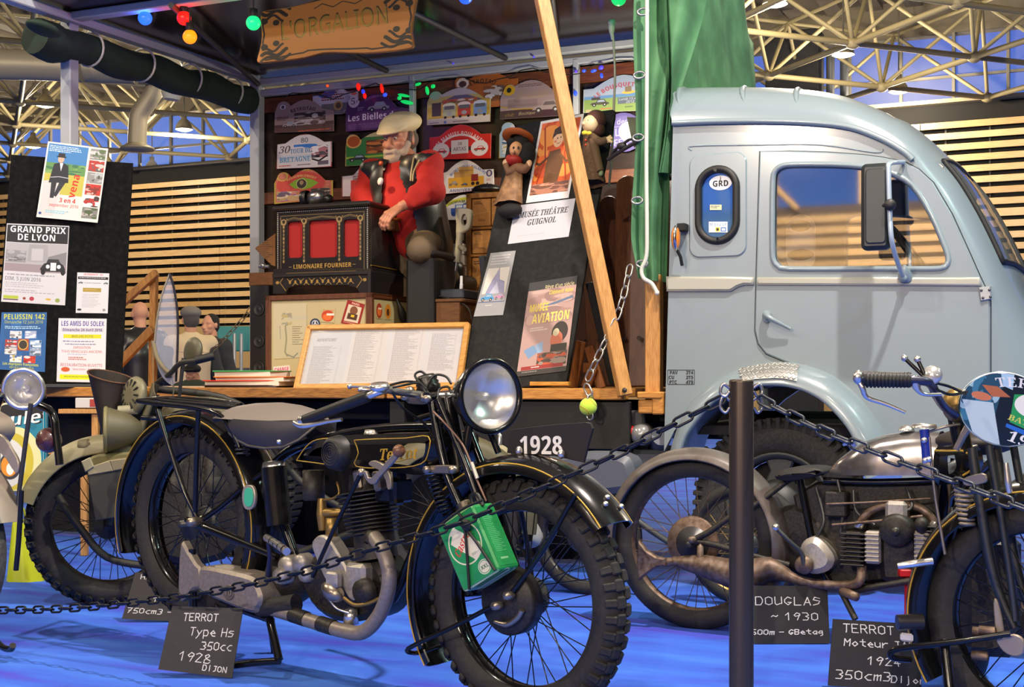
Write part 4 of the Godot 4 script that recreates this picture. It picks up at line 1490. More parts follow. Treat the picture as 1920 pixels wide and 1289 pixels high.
	p.rect(0,225,460,75, "4c3438"); p.line([0,190,120,218,260,226],8, "b8962a"); p.rect(60,140,60,70, "857070"); p.rect(120,150,160,60, "8e7876"); p.oval(70,66,46,42, "c8a024"); p.oval(70,66,18,20, "1c1c14"); p.text("Renault", 240,138,62, "a8906a", {"serif": true, "skew": 0.3}); p.car(240,262,220, "a69490", "6e6260", "4a4040"); p.words(140,30,200,26,2, "6c5856"); p.text("Boutique", 200,268,30, "c8b488", {"skew": 0.3}); p.text("club", 70,272,34, "a08038", {"skew": 0.3})
	plate("mauve rally plate with a yellow roundel just left of the slanting wooden beam", A + 0.005,[937,224,938,184] + lobe(957,170,12,170,60,4) + arch(964,162,1046,176,150) + [1054,195,1054,217], p)
	p = Print.new(self, 480,280, "cf1712")
	p.text("LES MAMIES ROULANTES", 240,82,42, "eadfd8", {"arc": 210.0, "w": 420.0, "bold": true})
	var pts := []
	for i in 13:
		var a := PI * (0.12 + 0.76 * i / 12.0)
		pts.append(240 + cos(a) * 170); pts.append(230 - sin(a) * 150)
	p.line(pts, 16, "eadfd8"); p.rect(100,176,280,30, "161616"); p.rect(174,120,132,106, "e6e2da"); p.text("38", 240,160,32, "2a2622"); p.text("ARTAS", 240,204,40, "2a2622", {"w": 100.0})
	for x in [96,392]:
		p.oval(x, 194,66,60, "e6dfda"); p.car(x - 46,216,90, "c01a14", "f0e8e4", "3a2a2a")
	plate("bright red rally plate reading LES MAMIES ROULANTES 38 ARTAS", A + 0.006,[804,300,805,258] + arch(824,256,902,251,233) + [921,250,920,297], p)
	p = Print.new(self, 460,290, "dcd6d0")
	p.frame(5, "b8605a"); p.text("MUSEE HENRI MALARTRE", 230,72,34, "4a6aa8", {"arc": 190.0, "bold": true, "w": 330.0}); p.rect(150,60,130,120, "c8984a"); p.rect(110,100,90,80, "b88a48"); p.rect(60,150,310,90, "d8a030"); p.words(110,90,200,10,1, "6a5a4a"); p.car(60,220,90, "a88858"); p.car(170,225,60, "2a3a4a"); p.rect(260,130,60,60, "8a2a20"); p.oval(275,210,16,16, "2a2020"); p.oval(315,210,16,16, "2a2020"); p.oval(416,130,26,30, "3a3a6a"); p.oval(416,130,14,20, "d0c0b8"); p.text("ANNIVERSAIRE", 220,276,34, "6a6a90", {"bold": true, "w": 300.0}); p.words(390,175,50,24,2, "c85a40")
	plate("white rally plate with a stone tower and veteran cars, right of the man's elbow", A, [828,365,829,325] + arch(838,322,905,318,300) + [925,317,927,354], p)
	p = Print.new(self, 460,300, "dedcd8")
	p.text("LES AMIS", 170,90,44, "6a7a2a", {"arc": 190.0, "bold": true}); p.line([40,120,110,70,210,46,320,60],30, "c8c83a"); p.text("VIEUX VOLANTS", 190,84,32, "4a5a2a", {"arc": 240.0, "bold": true, "w": 260.0}); p.rect(90,150,150,60, "3a62b8"); p.rect(130,110,80,50, "4a72c4"); p.rect(140,118,60,30, "dce4ec"); p.oval(120,216,26,26, "2a4a9a"); p.oval(220,216,26,26, "2a4a9a"); p.rect(210,100,40,16, "2a4a9a")
	plate("white rally plate with a yellow bow and a blue car behind the grey crutch", A, [828,413,828,388] + arch(834,386,905,382,365) + [918,382,918,412], p)
	p = Print.new(self, 200,300, "9ab4c8")
	p.oval(130,60,66,60, "c8c8cc"); p.oval(130,60,20,16, "b8404a"); p.rect(20,130,180,100, "5a7aa0"); p.photo(20,140,170,130,["7a9ab8", "3a5a8a", "b8a060", "d0d0cc"],30,31); p.frame(5, "b8963c")
	plate("pale blue rally plate with a round badge, just left of the dark-haired puppet", A, [935,297,936,253] + lobe(953,242,13,190,10) + [975,236,1000,232,1000,292], p)
	p = Print.new(self, 520,300, "94a2b4")
	p.rect(0,170,520,130, "7c9650"); p.rect(0,150,520,24, "5a84b0"); p.text("LE BOUSQUET D'ORB", 280,92,44, "a84448", {"arc": 260.0, "bold": true, "w": 420.0}); p.car(50,232,130, "4a4a3a"); p.rect(60,160,60,20, "3a3a38"); p.rect(240,178,170,50, "55606c"); p.text("Lundi 13 août", 325,200,24, "c8ccd4", {"w": 156.0}); p.text("2012", 325,224,26, "c8ccd4"); p.oval(315,140,46,14, "c8a84a"); p.rect(290,96,44,40, "7a6a50"); p.words(120,250,140,16,1, "b8604a"); p.words(290,250,60,16,1, "4a4a44"); p.rect(20,252,40,36, "b0a47a"); p.frame(7, "b4b8bc")
	plate("grey-blue rally plate reading LE BOUSQUET beside the green tarpaulin", A, [1093,212,1094,168,1113,166] + arch(1116,164,1222,158,140) + [1236,158,1236,206], p)
	p = Print.new(self, 240,240, "5a508c")
	p.oval(120,120,100,100, "66609a"); p.text("des", 110,70,44, "b8b4d0"); p.text("LA", 96,140,62, "c4c0d8"); p.text("FER", 100,200,54, "b8b4d0"); p.rect(30,82,180,4, "9a94bc")
	plate("round purple plate with pale lettering between the puppet board and the tarpaulin", A, lobe(1170,248,37,0,345,24), p, 3, "round_plate")

func tarpaulins():
	var cloth := tri_mat("tarp", ramp_tex(tex.cloud, [0.2, "376440", 0.5, "42724b", 0.85, "528559"]), Vector3.ONE * 0.9,0.75,0.0, ImageTexture.create_from_image(tex.fine),0.05)
	var t := begin("green_tarpaulin", "green canvas tarpaulin lashed at the front of the stage behind the lorry cab", "tarpaulin", Vector3(-0.6,0.9,0))
	# end wall across the bed
	var s := Shape.new()
	var rows := []
	for i in 26:
		var y := 1.9 + i * 0.054
		var row := []
		for k in 30:
			var z := -k / 29.0 * 1.86
			var fold := 0.05 * exp(-k * 0.16) * sin(k * 1.5 + i * 0.12) + 0.012 * sin(k * 0.6 + i * 0.3)
			var yy := y
			if i > 19: yy -= maxf(0.0,(k - 24) * 0.016 * (i - 19))
			row.append(Vector3(0.06 + fold, yy, z) - Vector3(0,0.9,0))
		rows.append(row)
	s.grid(rows)
	var back := []
	for r in rows:
		var b := []
		for p in r: b.append(p + Vector3(0.012,0,0))
		back.append(b)
	s.grid(back)
	obj("end_wall", s, cloth, t)
	# gathered side curtain
	s = Shape.new()
	rows = []
	for i in 46:
		var f := i / 45.0
		var row := []
		for k in 25:
			var u := k / 24.0
			var left := lerpf(1192,1187, smoothstep(0.0,0.75, f)) - 4 * sin(f * 9.0) + (10 * smoothstep(0.85,1.0, f))
			var right := lerpf(1330,1256, smoothstep(0.0,0.6, f)) if f < 0.6 else lerpf(1256,1250,(f - 0.6) / 0.4)
			var x := lerpf(left, right, u)
			var y := lerpf(-60,522, f) + 8 * u * smoothstep(0.9,1.0, f)
			var z := 0.02 + 0.035 * sin(u * 11.0 + f * 2.0) * (0.4 + u) - 0.10 * u * u - 0.25 * u * (1.0 - smoothstep(0.0,0.55, f))
			row.append(q(x, y, z))
		rows.append(row)
	s.grid(rows)
	back = []
	for r in rows:
		var b := []
		for p in r: b.append(p + Vector3(0,0,-0.008))
		back.append(b)
	s.grid(back)
	obj("side_curtain", s, cloth, t)
	var eye := Shape.new()
	var ring := []
	for a in 20: ring.append(Vector3(cos(TAU * a / 20) * 0.026, sin(TAU * a / 20) * 0.015,0))
	eye.tube(ring, 0.0055,8, true)
	var eye_mesh := eye.mesh()
	for e in [[1206,22],[1199,141],[1197,258],[1195,376],[1204,495]]:
		obj("eyelet", eye_mesh, mat("a8acac", 0.3,0.8), t, Transform3D(Basis(), q(e[0], e[1],0.055)))
	t = begin("white_rope", "white lashing rope hanging straight down the tarpaulin's edge, its end curling free", "rope", loc(TT, 1231,549,0.07))
	s = Shape.new()
	s.tube(spline([q(1213,-40,0.08), q(1213,120,0.08), q(1212,300,0.08), q(1213,420,0.08), q(1212,480,0.075), q(1203,505,0.075), q(1207,522,0.075), q(1222,532,0.075), q(1232,549,0.075)],6),0.0095,8)
	obj("cord", s, mat("c6c9bd", 0.7), t)
	s = Shape.new()
	s.ball(q(1232,549,0.075), Vector3(0.011,0.012,0.011))
	obj("end_knot", s, mat("d2d4cb", 0.7), t)
	t = begin("bungee_cord", "short black elastic cord hooked into a tarpaulin eyelet", "cord", loc(TT, 1165,275,0.0))
	s = Shape.new()
	s.tube(spline([q(1198,262,0.05), q(1180,262,0.02), q(1166,272,0.0), q(1155,280,-0.05), q(1142,297,-0.1)],5),0.007,6)
	s.tube(spline([q(1198,264,0.05), q(1176,276,0.02), q(1160,286,-0.02), q(1140,299,-0.1)],5),0.009,6)
	obj("elastic", s, mat("26262a", 0.6), t)
	s = Shape.new()
	s.ball(q(1166,274,0.0), Vector3(0.025,0.018,0.018))
	obj("knot", s, mat("141416", 0.6), t)
	# roll of canvas below the left roof rail
	t = begin("rolled_tarpaulin", "dark green tarpaulin rolled up under the left roof rail, tied with white tape", "tarpaulin", Vector3(-4.05,2.86,-0.9))
	s = Shape.new()
	var path := []
	var rad := []
	for i in 30:
		var f := i / 29.0
		path.append(Vector3(lerpf(-4.12,-4.02, f),2.87 - 0.012 * sin(f * 22.0), lerpf(0.12,-1.78, f)) - cur)
		rad.append(0.085 + 0.012 * absf(sin(f * PI * 4.5)) + (0.02 if i < 3 else 0.0))
	s.tube(path, rad, 16)
	obj("canvas_roll", s, tri_mat("tarp_roll", ramp_tex(tex.cloud, [0.2, "15261a", 0.8, "20382a"]), Vector3.ONE, 0.8), t)
	for f in [0.22,0.45,0.68,0.9]:
		s = Shape.new()
		var c := Vector3(lerpf(-4.12,-4.02, f),2.875, lerpf(0.12,-1.78, f)) - cur
		ring = []
		for a in 22: ring.append(c + Vector3(cos(TAU * a / 22) * 0.1, sin(TAU * a / 22) * 0.1 + 0.012,0))
		s.tube(ring, 0.007,6, true)
		obj("tie_tape", s, mat("c9ccb8", 0.7), t)
	s = Shape.new()
	s.ball(q(82,54,0.3), Vector3(0.07,0.03,0.16), Basis(Vector3.UP, 0.3))
	obj("loose_flap", s, mat("1a2f20", 0.8), t)
# ---------------------------------------------------------------- organ, crates and boards on the stage
func bpx(s: Shape, x0, y0, x1, y1, z, depth, bev := 0.0):   # a box whose front (plane z) spans those places of the photograph
	var a := q((x0 + x1) / 2.0, y0, z); var b := q((x0 + x1) / 2.0, y1, z)
	var l := q(x0,(y0 + y1) / 2.0, z); var r := q(x1,(y0 + y1) / 2.0, z)
	s.box(Vector3((l.x + r.x) / 2,(a.y + b.y) / 2, a.z - depth / 2), Vector3(r.x - l.x, a.y - b.y, depth), bev)

func organ_corner():
	fr_ = TT
	var Z := -0.55
	var black := mat("1b1716", 0.35,0.0, {"clearcoat_enabled": true, "clearcoat": 0.3})
	var t := begin("street_organ", "black crank organ with three red cloth windows and gold lettering", "organ", loc(TT, 604,552, Z))
	var p := Print.new(self, 700,520, "1d1919")
	for k in 46:
		p.rect(10 + k * 15,6,8,7, "b8b2a4"); 
		if k < 33: 
			p.rect(8,8 + k * 15,7,8, "b8b2a4"); p.rect(684,8 + k * 15,7,8, "b8b2a4")
	var gold := "8a734a"
	p.line([36,500,36,40,664,40,664,500],4, gold)
	for x in [58,214,480,636]:
		p.rect(x - 9,120,18,300, "3a3226")
		for k in 10: p.oval(x, 130 + k * 31,8 - (k % 3) * 2,12, gold)
		p.oval(x, 92,22,26, gold); p.oval(x, 88,12,14, "2a241c"); p.line([x - 26,60, x, 120, x + 26,60],4, gold)
	for e in [[80,196],[236,460],[502,616]]:
		p.line([e[0],72,(e[0] + e[1]) / 2,56, e[1],72],4, gold)
		p.line([e[0],82,(e[0] + e[1]) / 2,66, e[1],82],2, gold)
	p.text("LIMONAIRE FOURNIER", 350,470,48, "a8843e", {"w": 440.0, "bold": true})
	p.line([100,454,120,454],4, gold); p.line([580,452,600,452],4, gold)
	var s := Shape.new()
	var holes := []
	for h in [[539,416,567,483],[579,414,632,482],[644,412,674,481]]:
		var a := q(h[0], h[1], Z); var b := q(h[2], h[3], Z)
		holes.append(rrect(a.x, b.y, b.x, a.y, 0.02))
	s.prism(q2([519,397,692,387,692,511,518,509], Z), q(600,400, Z).z - 0.02, q(600,400, Z).z, 0.0, Transform3D(), false, holes)
	obj("front_panel", s, p.mat(0.3), t)
	var zf := q(600,400, Z).z
	for h in [[539,416,567,483],[579,414,632,482],[644,412,674,481]]:
		s = Shape.new()
		s.box((q(h[0], h[1], Z) + q(h[2], h[3], Z)) / 2 + Vector3(0,0,-0.02), Vector3(q(h[2], h[3], Z).x - q(h[0], h[1], Z).x + 0.02, q(h[0], h[1], Z).y - q(h[2], h[3], Z).y + 0.02,0.008))
		obj("red_cloth", s, mat("8f0f0c", 0.85), t)
	s = Shape.new()
	var x0 := q(519,450, Z).x; var x1 := q(692,450, Z).x
	var y0 := q(604,511, Z).y; var y1 := q(604,391, Z).y
	s.box(Vector3((x0 + x1) / 2,(y0 + y1) / 2, zf - 0.22), Vector3(x1 - x0, y1 - y0,0.4),0.004)
	obj("case", s, black, t)
	s = Shape.new()
	s.box(Vector3((x0 + x1) / 2, y1 + 0.012, zf - 0.2), Vector3(x1 - x0 + 0.03,0.028,0.46),0.01)
	obj("lid", s, black, t)
	p = Print.new(self, 760,180, "1d1917")
	p.line([60,90,110,34,650,34,700,90,650,146,110,146,60,90],5, "94743a")
	for k in 12:
		var x := 140 + k * 43
		p.line([x - 22,90 + 22 * (1 if k % 2 else -1), x, 90, x + 22,90 + 20 * (1 if k % 2 else -1)],5, "94743a")
		p.oval(x, 90,9,12, "94743a")
	p.oval(40,90,14,10, "94743a"); p.oval(720,90,14,10, "94743a")
	s = Shape.new()
	s.prism(q2([512,504,694,504,694,552,676,552,668,541,652,536,556,536,540,541,534,552,511,552], Z + 0.012), zf - 0.02, zf + 0.012,0.004)
	obj("plinth", s, p.mat(0.35), t)
	s = Shape.new()
	s.box(Vector3((x0 + x1) / 2, y0 - 0.012, zf - 0.2), Vector3(x1 - x0 + 0.04,0.024,0.44),0.005)
	s.box(Vector3(x1 + 0.01, y0 - 0.09, zf - 0.2), Vector3(0.02,0.15,0.44),0.003)
	obj("plinth_side", s, black, t)
	s = Shape.new()
	s.rod(q(690,498, Z - 0.02) + Vector3(0.02,0,0), q(690,498, Z - 0.02) + Vector3(0.02,-0.005,-0.36),0.004,6)
	obj("brass_rail", s, mat("c49a48", 0.3,0.8), t)
	# crank on the side
	s = Shape.new()
	var hub := q(735,412,-0.78)
	s.rod(Vector3(x1, hub.y, hub.z), Vector3(x1 + 0.07, hub.y, hub.z),0.012)
	s.rod(Vector3(x1 + 0.07, hub.y, hub.z), q(722,412,-0.6),0.008)
	obj("crank", s, mat("b08a40", 0.3,0.8), t)
	s = Shape.new()
	s.box(Vector3(x1 + 0.03, hub.y - 0.02, hub.z), Vector3(0.05,0.09,0.09),0.006)
	obj("crank_box", s, mat("8a5a26", 0.5), t)
	# folded music book sticking out on the left
	t = begin("music_book", "brown folded music book sticking out at the organ's left side", "book", loc(TT, 500,500,-0.75))
	p = Print.new(self, 128,128, "7a4f20")
	p.words(8,8,112,112,14, "3a2410", 0.5)
	var bm := p.mat(0.5)
	for k in 5:
		s = Shape.new()
		s.prism(q2([478,466,517,438,517,500,509,497],-0.7 - k * 0.012),-0.004 * k, -0.004 * k + 0.003)
		obj("page", s, bm, t, Transform3D(Basis(), Vector3(0,0, q(500,480,-0.7 - k * 0.012).z)))
	# lamp on the organ lid
	t = begin("spot_lamp", "chrome round lamp head with a black collar lying on the organ's lid", "lamp", loc(TT, 592,385,-0.72))
	var b := Basis(Vector3.FORWARD, 1.45)
	s = Shape.new()
	s.lathe([Vector2(0.001,0.05), Vector2(0.03,0.045), Vector2(0.04,0.02), Vector2(0.042,-0.02), Vector2(0.036,-0.045), Vector2(0.001,-0.05)], Transform3D(b, Vector3(0.01,0.045,0)),24)
	obj("chrome_shell", s, mat("9a9692", 0.25,0.9), t)
	s = Shape.new()
	s.lathe([Vector2(0.043,0.02), Vector2(0.046,0.03), Vector2(0.044,0.055), Vector2(0.001,0.06)], Transform3D(Basis(Vector3.FORWARD, -1.6), Vector3(-0.03,0.045,0)),24)
	obj("black_collar", s, mat("141414", 0.4), t)
	s = Shape.new()
	s.ball(Vector3(0.085,0.03,0), Vector3(0.03,0.028,0.03))
	obj("swivel", s, mat("2a2828", 0.3,0.6), t)
	# crate under the organ
	Z = -0.5
	t = begin("panelled_crate", "brown framed crate with cream panels and stickers under the organ", "crate", loc(TT, 595,728, Z))
	var frame_wood := wood_mat("crate_brown", true, "3e2010", "6a3a1c", 0.5)
	zf = 0.0
	x0 = q(497,640, Z).x; x1 = q(697,640, Z).x; y1 = q(595,552, Z).y
	for e in [[x0, x0 + 0.035,0.0, y1],[x1 - 0.04, x1,0.0, y1],[x0, x1, y1 - 0.03, y1],[x0, x1,0.0,0.03]]:
		for zz in [0.0,-0.5]:
			s = Shape.new()
			s.box(Vector3((e[0] + e[1]) / 2,(e[2] + e[3]) / 2, zz - 0.015), Vector3(e[1] - e[0], e[3] - e[2],0.03),0.004)
			obj("frame_bar", s, frame_wood, t)
	s = Shape.new()
	s.box(Vector3(x1 - 0.015, y1 - 0.015,-0.26), Vector3(0.03,0.03,0.5),0.004)
	obj("frame_bar", s, frame_wood, t)
	s = Shape.new()
	s.box(Vector3((x0 + x1) / 2, y1 - 0.005,-0.26), Vector3(x1 - x0,0.01,0.5))
	obj("top", s, frame_wood, t)
	p = Print.new(self, 700,640, "b5a67c")
	p.speckle(400, "a8986e", 4); p.rect(20,30,250,420, "b9ae8e"); p.line([268,40,270,430],4, "8c7c56"); p.line([30,455,280,440,300,470],5, "8a7648")
	p.photo(80,100,80,100,["b9ae8e", "8f8a78", "a89a6a"],50,41); p.line([110,200,118,300,108,400,124,430],12, "8a8468"); p.line([70,200,74,300],6, "8a8a80"); p.line([124,420,170,440,200,410],10, "7a7c74")
	p.text("Chansons", 205,152,34, "a8a8a8", {"skew": 0.2}); p.words(160,205,90,150,9, "5a503a", 0.35)
	sheet("front_panel", [Vector3(x0 + 0.03, y1 - 0.025,-0.012), Vector3(x1 - 0.035, y1 - 0.025,-0.012), Vector3(x1 - 0.035,0.025,-0.012), Vector3(x0 + 0.03,0.025,-0.012)], p.mat(0.6), t, 0.006)
	p = Print.new(self, 200,200, "a89a6c")
	sheet("side_panel", [Vector3(x1 - 0.008, y1 - 0.03,-0.03), Vector3(x1 - 0.008, y1 - 0.03,-0.5), Vector3(x1 - 0.008,0.03,-0.5), Vector3(x1 - 0.008,0.03,-0.03)], p.mat(0.6), t, 0.006)
	# stickers
	p = Print.new(self, 96,96, "b5a67c")
	p.oval(48,52,42,38, "b83c18"); p.oval(44,60,30,22, "e0682a"); p.rect(40,34,50,14, "e4d8c8"); p.text("Bouvier", 48,24,22, "c85a38", {"skew": 0.3})
	var om := p.mat(0.5)
	sticker(t, "round_sticker", [[602,578],[629,578],[627,606],[601,604]], Z, om)
	p = Print.new(self, 120,160, "8e2018")
	p.text("PARIS", 60,22,20, "e8d0c0", {"bold": true}); p.rect(14,28,92,112, "cdbfa8"); p.oval(60,62,26,30, "7a4a2a"); p.rect(28,84,64,40, "4a2c1c"); p.rect(50,92,22,16, "d0b020"); p.words(14,146,92,8,1, "d8b0a0")
	sticker(t, "stamp_sticker", [[652,562],[684,571],[673,613],[639,606]], Z, p.mat(0.5))
	p = Print.new(self, 96,96, "b5a67c")
	p.oval(48,48,46,46, "2a3650"); p.oval(48,48,30,30, "d8d8dc"); p.oval(48,48,24,24, "2a3650"); p.line([30,66,48,42,66,66],7, "e0e0e4"); p.oval(48,34,7,7, "e0e0e4")
	sticker(t, "badge_sticker", [[581,597],[601,597],[601,617],[581,617]], Z, p.mat(0.5))
	p = Print.new(self, 160,110, "d8cfc4")
	p.text("CHARGE", 80,46,44, "c81c6c", {"bold": true, "w": 140.0}); p.text("UTILE", 60,90,40, "c81c6c", {"w": 90.0}); p.rect(106,56,46,36, "c81c6c")
	sticker(t, "pink_sticker", [[512,688],[543,685],[546,711],[514,713]], Z, p.mat(0.5))
	for k in 2:
		p = Print.new(self, 64,96, "a89a6c")
		if k == 0: p.oval(32,48,30,44, "9a3a1c"); p.oval(32,52,18,26, "d06a2a"); p.rect(20,30,36,10, "d8c8b0")
		else: p.oval(32,48,30,44, "c07820"); p.oval(32,52,14,22, "4a2a18")
		var zz := -0.06 - k * 0.1
		sheet("side_sticker", [Vector3(x1 - 0.006, y1 - 0.05, zz), Vector3(x1 - 0.006, y1 - 0.05, zz - 0.07), Vector3(x1 - 0.006, y1 - 0.14, zz - 0.07), Vector3(x1 - 0.006, y1 - 0.14, zz)], p.mat(0.5), t, 0.001)
	s = Shape.new()
	s.tube(spline([Vector3(x1 + 0.003, y1 - 0.02,-0.28), Vector3(x1 + 0.02, y1 - 0.08,-0.3), Vector3(x1 + 0.01, y1 - 0.15,-0.36)],4),[0.008,0.008,0.01,0.014,0.02,0.024,0.024,0.022,0.016],10)
	obj("microphone", s, mat("1b1b1a", 0.5), t)
	# framed list leaning in front
	t = begin("framed_list", "pine-framed printed song list leaning against the crate at the stage edge", "frame", loc(TT, 558,728,-0.12))
	var a := [q(582,617,-0.25), q(878,612,-0.25), q(862,725,-0.12), q(558,728,-0.12)]
	var n: Vector3 = (a[1] - a[0]).cross(a[0] - a[3]).normalized() * -1.0
	if n.z < 0: n = -n
	p = Print.new(self, 1200,480, "b4b4ba")
	p.text("REPERTOIRE", 150,110,30, "4a4a54", {"skew": 0.2, "w": 150.0})
	p.rect(40,0,300,480, "adb0b8"); p.rect(360,20,260,440, "b8b4b4"); p.rect(660,10,240,440, "b8b4b6"); p.rect(930,20,240,440, "b6b4b8")
	p.text("REPERTOIRE", 150,110,30, "4a4a54", {"skew": 0.2, "w": 150.0})
	for c in 4:
		p.words([60,370,670,950][c],[150,30,20,60][c],190,[300,410,420,300][c],[40,54,56,40][c], "76767e", 0.45)
		p.words([270,570,870,1120][c],[150,30,20,60][c],14,[300,410,420,300][c],[40,54,56,40][c], "8a8a92", 0.45)
	sheet("list_sheet", [a[0] + n * 0.004, a[1] + n * 0.004, a[2] + n * 0.004, a[3] + n * 0.004], p.mat(0.4), t, 0.008)
	for k in 4:
		s = Shape.new()
		var u: Vector3 = a[k]; var v: Vector3 = a[(k + 1) % 4]
		var d := (v - u).normalized()
		s.box((u + v) / 2 + n * 0.01, Vector3((v - u).length() + 0.02,0.03,0.028),0.005, Basis(d, n.cross(d), n))
		obj("frame_bar", s, wood_mat("pine_frame", false, "a06a24", "cf9a48", 0.4,2.0), t)
	var sg := sheet("glass_pane", [a[0] + n * 0.014, a[1] + n * 0.014, a[2] + n * 0.014, a[3] + n * 0.014], glass(0.05), t, 0.003)
	# small box with mixer
	t = begin("brown_box", "plain brown wooden box between the panelled crate and the black display board", "box", loc(TT, 830,690,-0.75))
	s = Shape.new()
	bpx(s, 766,565,862,724,-0.7,0.34,0.004)
	obj("body", s, wood_mat("box_brown", false, "5c3a1c", "7a5028", 0.6), t)
	s = Shape.new()
	bpx(s, 764,561,866,567,-0.69,0.37,0.003)
	obj("top", s, wood_mat("box_brown", false, "5c3a1c", "7a5028", 0.6), t)
	t = begin("audio_mixer", "slate grey audio mixer with plugs standing on the plain brown box", "mixer", loc(TT, 825,562,-0.75))
	s = Shape.new()
	bpx(s, 783,543,869,561,-0.75,0.22,0.008)
	obj("case", s, mat("3f454e", 0.4,0.3), t)
	for e in [[823, "1a1a1a"],[833, "1a1a1a"],[865, "c8c8c8"],[828, "b02018"]]:
		s = Shape.new()
		var c := q(e[0],543,-0.82)
		s.rod(c, c + Vector3(0,0.03,0),0.011)
		s.rod(c + Vector3(0,0.03,0), c + Vector3(0,0.075,0),0.009)
		obj("jack_plug", s, mat(e[1],0.4), t)
	s = Shape.new()
	s.tube(spline([q(823,522,-0.82), q(815,512,-0.85), q(800,515,-0.8), q(792,545,-0.74), q(840,560,-0.73), q(875,575,-0.7), q(885,600,-0.7)],5),0.005,6)
	obj("black_lead", s, mat("141414", 0.5), t)
	t = begin("white_boxes", "stack of three white boxes behind the mixer", "box", loc(TT, 830,540,-1.2))
	for k in 3:
		s = Shape.new()
		bpx(s, 806 - k, 458 + k * 21,868 + k, 478 + k * 21,-1.2,0.2,0.004)
		obj("box", s, mat("c9c4bc", 0.6), t)
	# crutch
	t = begin("forearm_crutch", "grey forearm crutch leaning beside the card-index shelf", "crutch", loc(TT, 848,546,-0.95))
	s = Shape.new()
	var cuff := q2([854,393,862,391,880,392,884,400,883,420,878,432,867,438,866,452,856,446,856,420],-0.95)
	var cz := q(868,410,-0.95).z
	var cc := q(868,413,-0.95)
	s.prism(v2(spline(Array(cuff),2, true)), cz - 0.02, cz + 0.01,0.006, Transform3D(), true, [v2(arc2(Vector2(cc.x + 0.012, cc.y),0.018,0.034,0,345,16))])
	obj("cuff", s, mat("9b9680", 0.5), t)
	s = Shape.new()
	s.tube([q(862,436,-0.95), q(860,465,-0.95), q(856,492,-0.95)],[0.018,0.02,0.021],12)
	s.tube([q(860,462,-0.95), q(871,468,-0.88)],[0.015,0.013],10)
	obj("grip", s, mat("8f8a76", 0.5), t)
	s = Shape.new()
	s.rod(q(856,490,-0.95), q(848,546,-0.95),0.012)
	obj("shaft", s, mat("c4c2bc", 0.25,0.9), t)
	# card index
	t = begin("card_shelf", "wooden pigeonhole shelf filled with cork-brown card bundles", "shelf", loc(TT, 905,575,-1.25))
	var sw := wood_mat("shelf_wood", true, "8a5320", "b9803a", 0.5)
	var zb := q(905,400,-1.25).z
	var X0 := q(875,450,-1.25).x; var X1 := q(960,450,-1.25).x
	var Y1 := q(905,362,-1.25).y; var Y0 := -0.36
	for e in [[X0, X0 + 0.03, Y0, Y1],[X1 - 0.03, X1, Y0, Y1],[X0, X1, Y1 - 0.03, Y1],[X0, X1, Y1 - 0.215, Y1 - 0.2],[X0, X1, Y1 - 0.375, Y1 - 0.36],[X0, X1, Y1 - 0.63, Y1 - 0.6]]:
		s = Shape.new()
		s.box(Vector3((e[0] + e[1]) / 2,(e[2] + e[3]) / 2, zb - 0.12), Vector3(e[1] - e[0], e[3] - e[2],0.26),0.003)
		obj("shelf_board", s, sw, t)
	p = Print.new(self, 128,160, "b9803e")
	p.speckle(260, "7a4c20", 3); p.speckle(160, "c8924c", 4); p.words(10,12,80,20,2, "4a2c14"); p.words(40,120,60,16,2, "6a3c18"); p.line([0,90,127,76],2, "d8aa60")
	var cm := p.mat(0.7)
	for e in [[Y1 - 0.035, Y1 - 0.195],[Y1 - 0.22, Y1 - 0.355],[Y1 - 0.38, Y1 - 0.595],[Y1 - 0.64, Y0 + 0.05]]:
		for k in 2:
			var xa := X0 + 0.034 + k * (X1 - X0 - 0.064) * 0.55; var xb := X0 + 0.03 + (0.55 if k == 0 else 1.0) * (X1 - X0 - 0.062)
			s = Shape.new()
			s.box(Vector3((xa + xb) / 2,(e[0] + e[1]) / 2, zb - 0.1), Vector3(xb - xa - 0.003, e[0] - e[1],0.2),0.003)
			obj("card_bundle", s, cm, t)
	t = begin("black_hat", "flat black hat lying on top of the card-index shelf", "hat", loc(TT, 908,360,-1.35))
	s = Shape.new()
	s.lathe([Vector2(0.001,0.045), Vector2(0.04,0.042), Vector2(0.075,0.03), Vector2(0.095,0.012), Vector2(0.09,0.0), Vector2(0.001,0.0)], Transform3D(Basis(), Vector3(0.02,0,0)),24)
	obj("crown", s, mat("101010", 0.4), t)
	s = Shape.new()
	s.ball(Vector3(0.02,0.046,0), Vector3(0.006,0.008,0.006))
	obj("stalk", s, mat("101010", 0.5), t)
	# speaker and ledge left of the crate
	t = begin("speaker_column", "narrow black loudspeaker column at the left of the panelled crate", "speaker", loc(TT, 480,728,-0.9))
	s = Shape.new()
	bpx(s, 468,535,503,728,-0.9,0.25,0.006)
	obj("cabinet", s, mat("141415", 0.6), t)
	for y in [580,640,690]:
		s = Shape.new()
		s.lathe([Vector2(0.04,0.0), Vector2(0.038,0.006), Vector2(0.03,0.002), Vector2(0.012,-0.004), Vector2(0.001,0.004)], Transform3D(Basis(Vector3.RIGHT, PI / 2), q(485, y, -0.895)),20)
		obj("driver", s, mat("232426", 0.5), t)
	t = begin("brown_ledge", "short brown wooden ledge bolted to the grey back post", "ledge", loc(TT, 485,538,-1.6))
	s = Shape.new()
	bpx(s, 466,511,511,536,-1.6,0.16,0.006)
	obj("block", s, wood_mat("box_brown", false, "5c3a1c", "7a5028", 0.6), t)
	s = Shape.new()
	s.tube([q(486,500,-1.66), q(505,500,-1.66)],0.012,10)
	s.ball(q(494,499,-1.66), Vector3(0.02,0.022,0.02))
	obj("wing_bolt", s, mat("b8bab8", 0.25,0.9), t)
	# folders
	var yb := 0.909
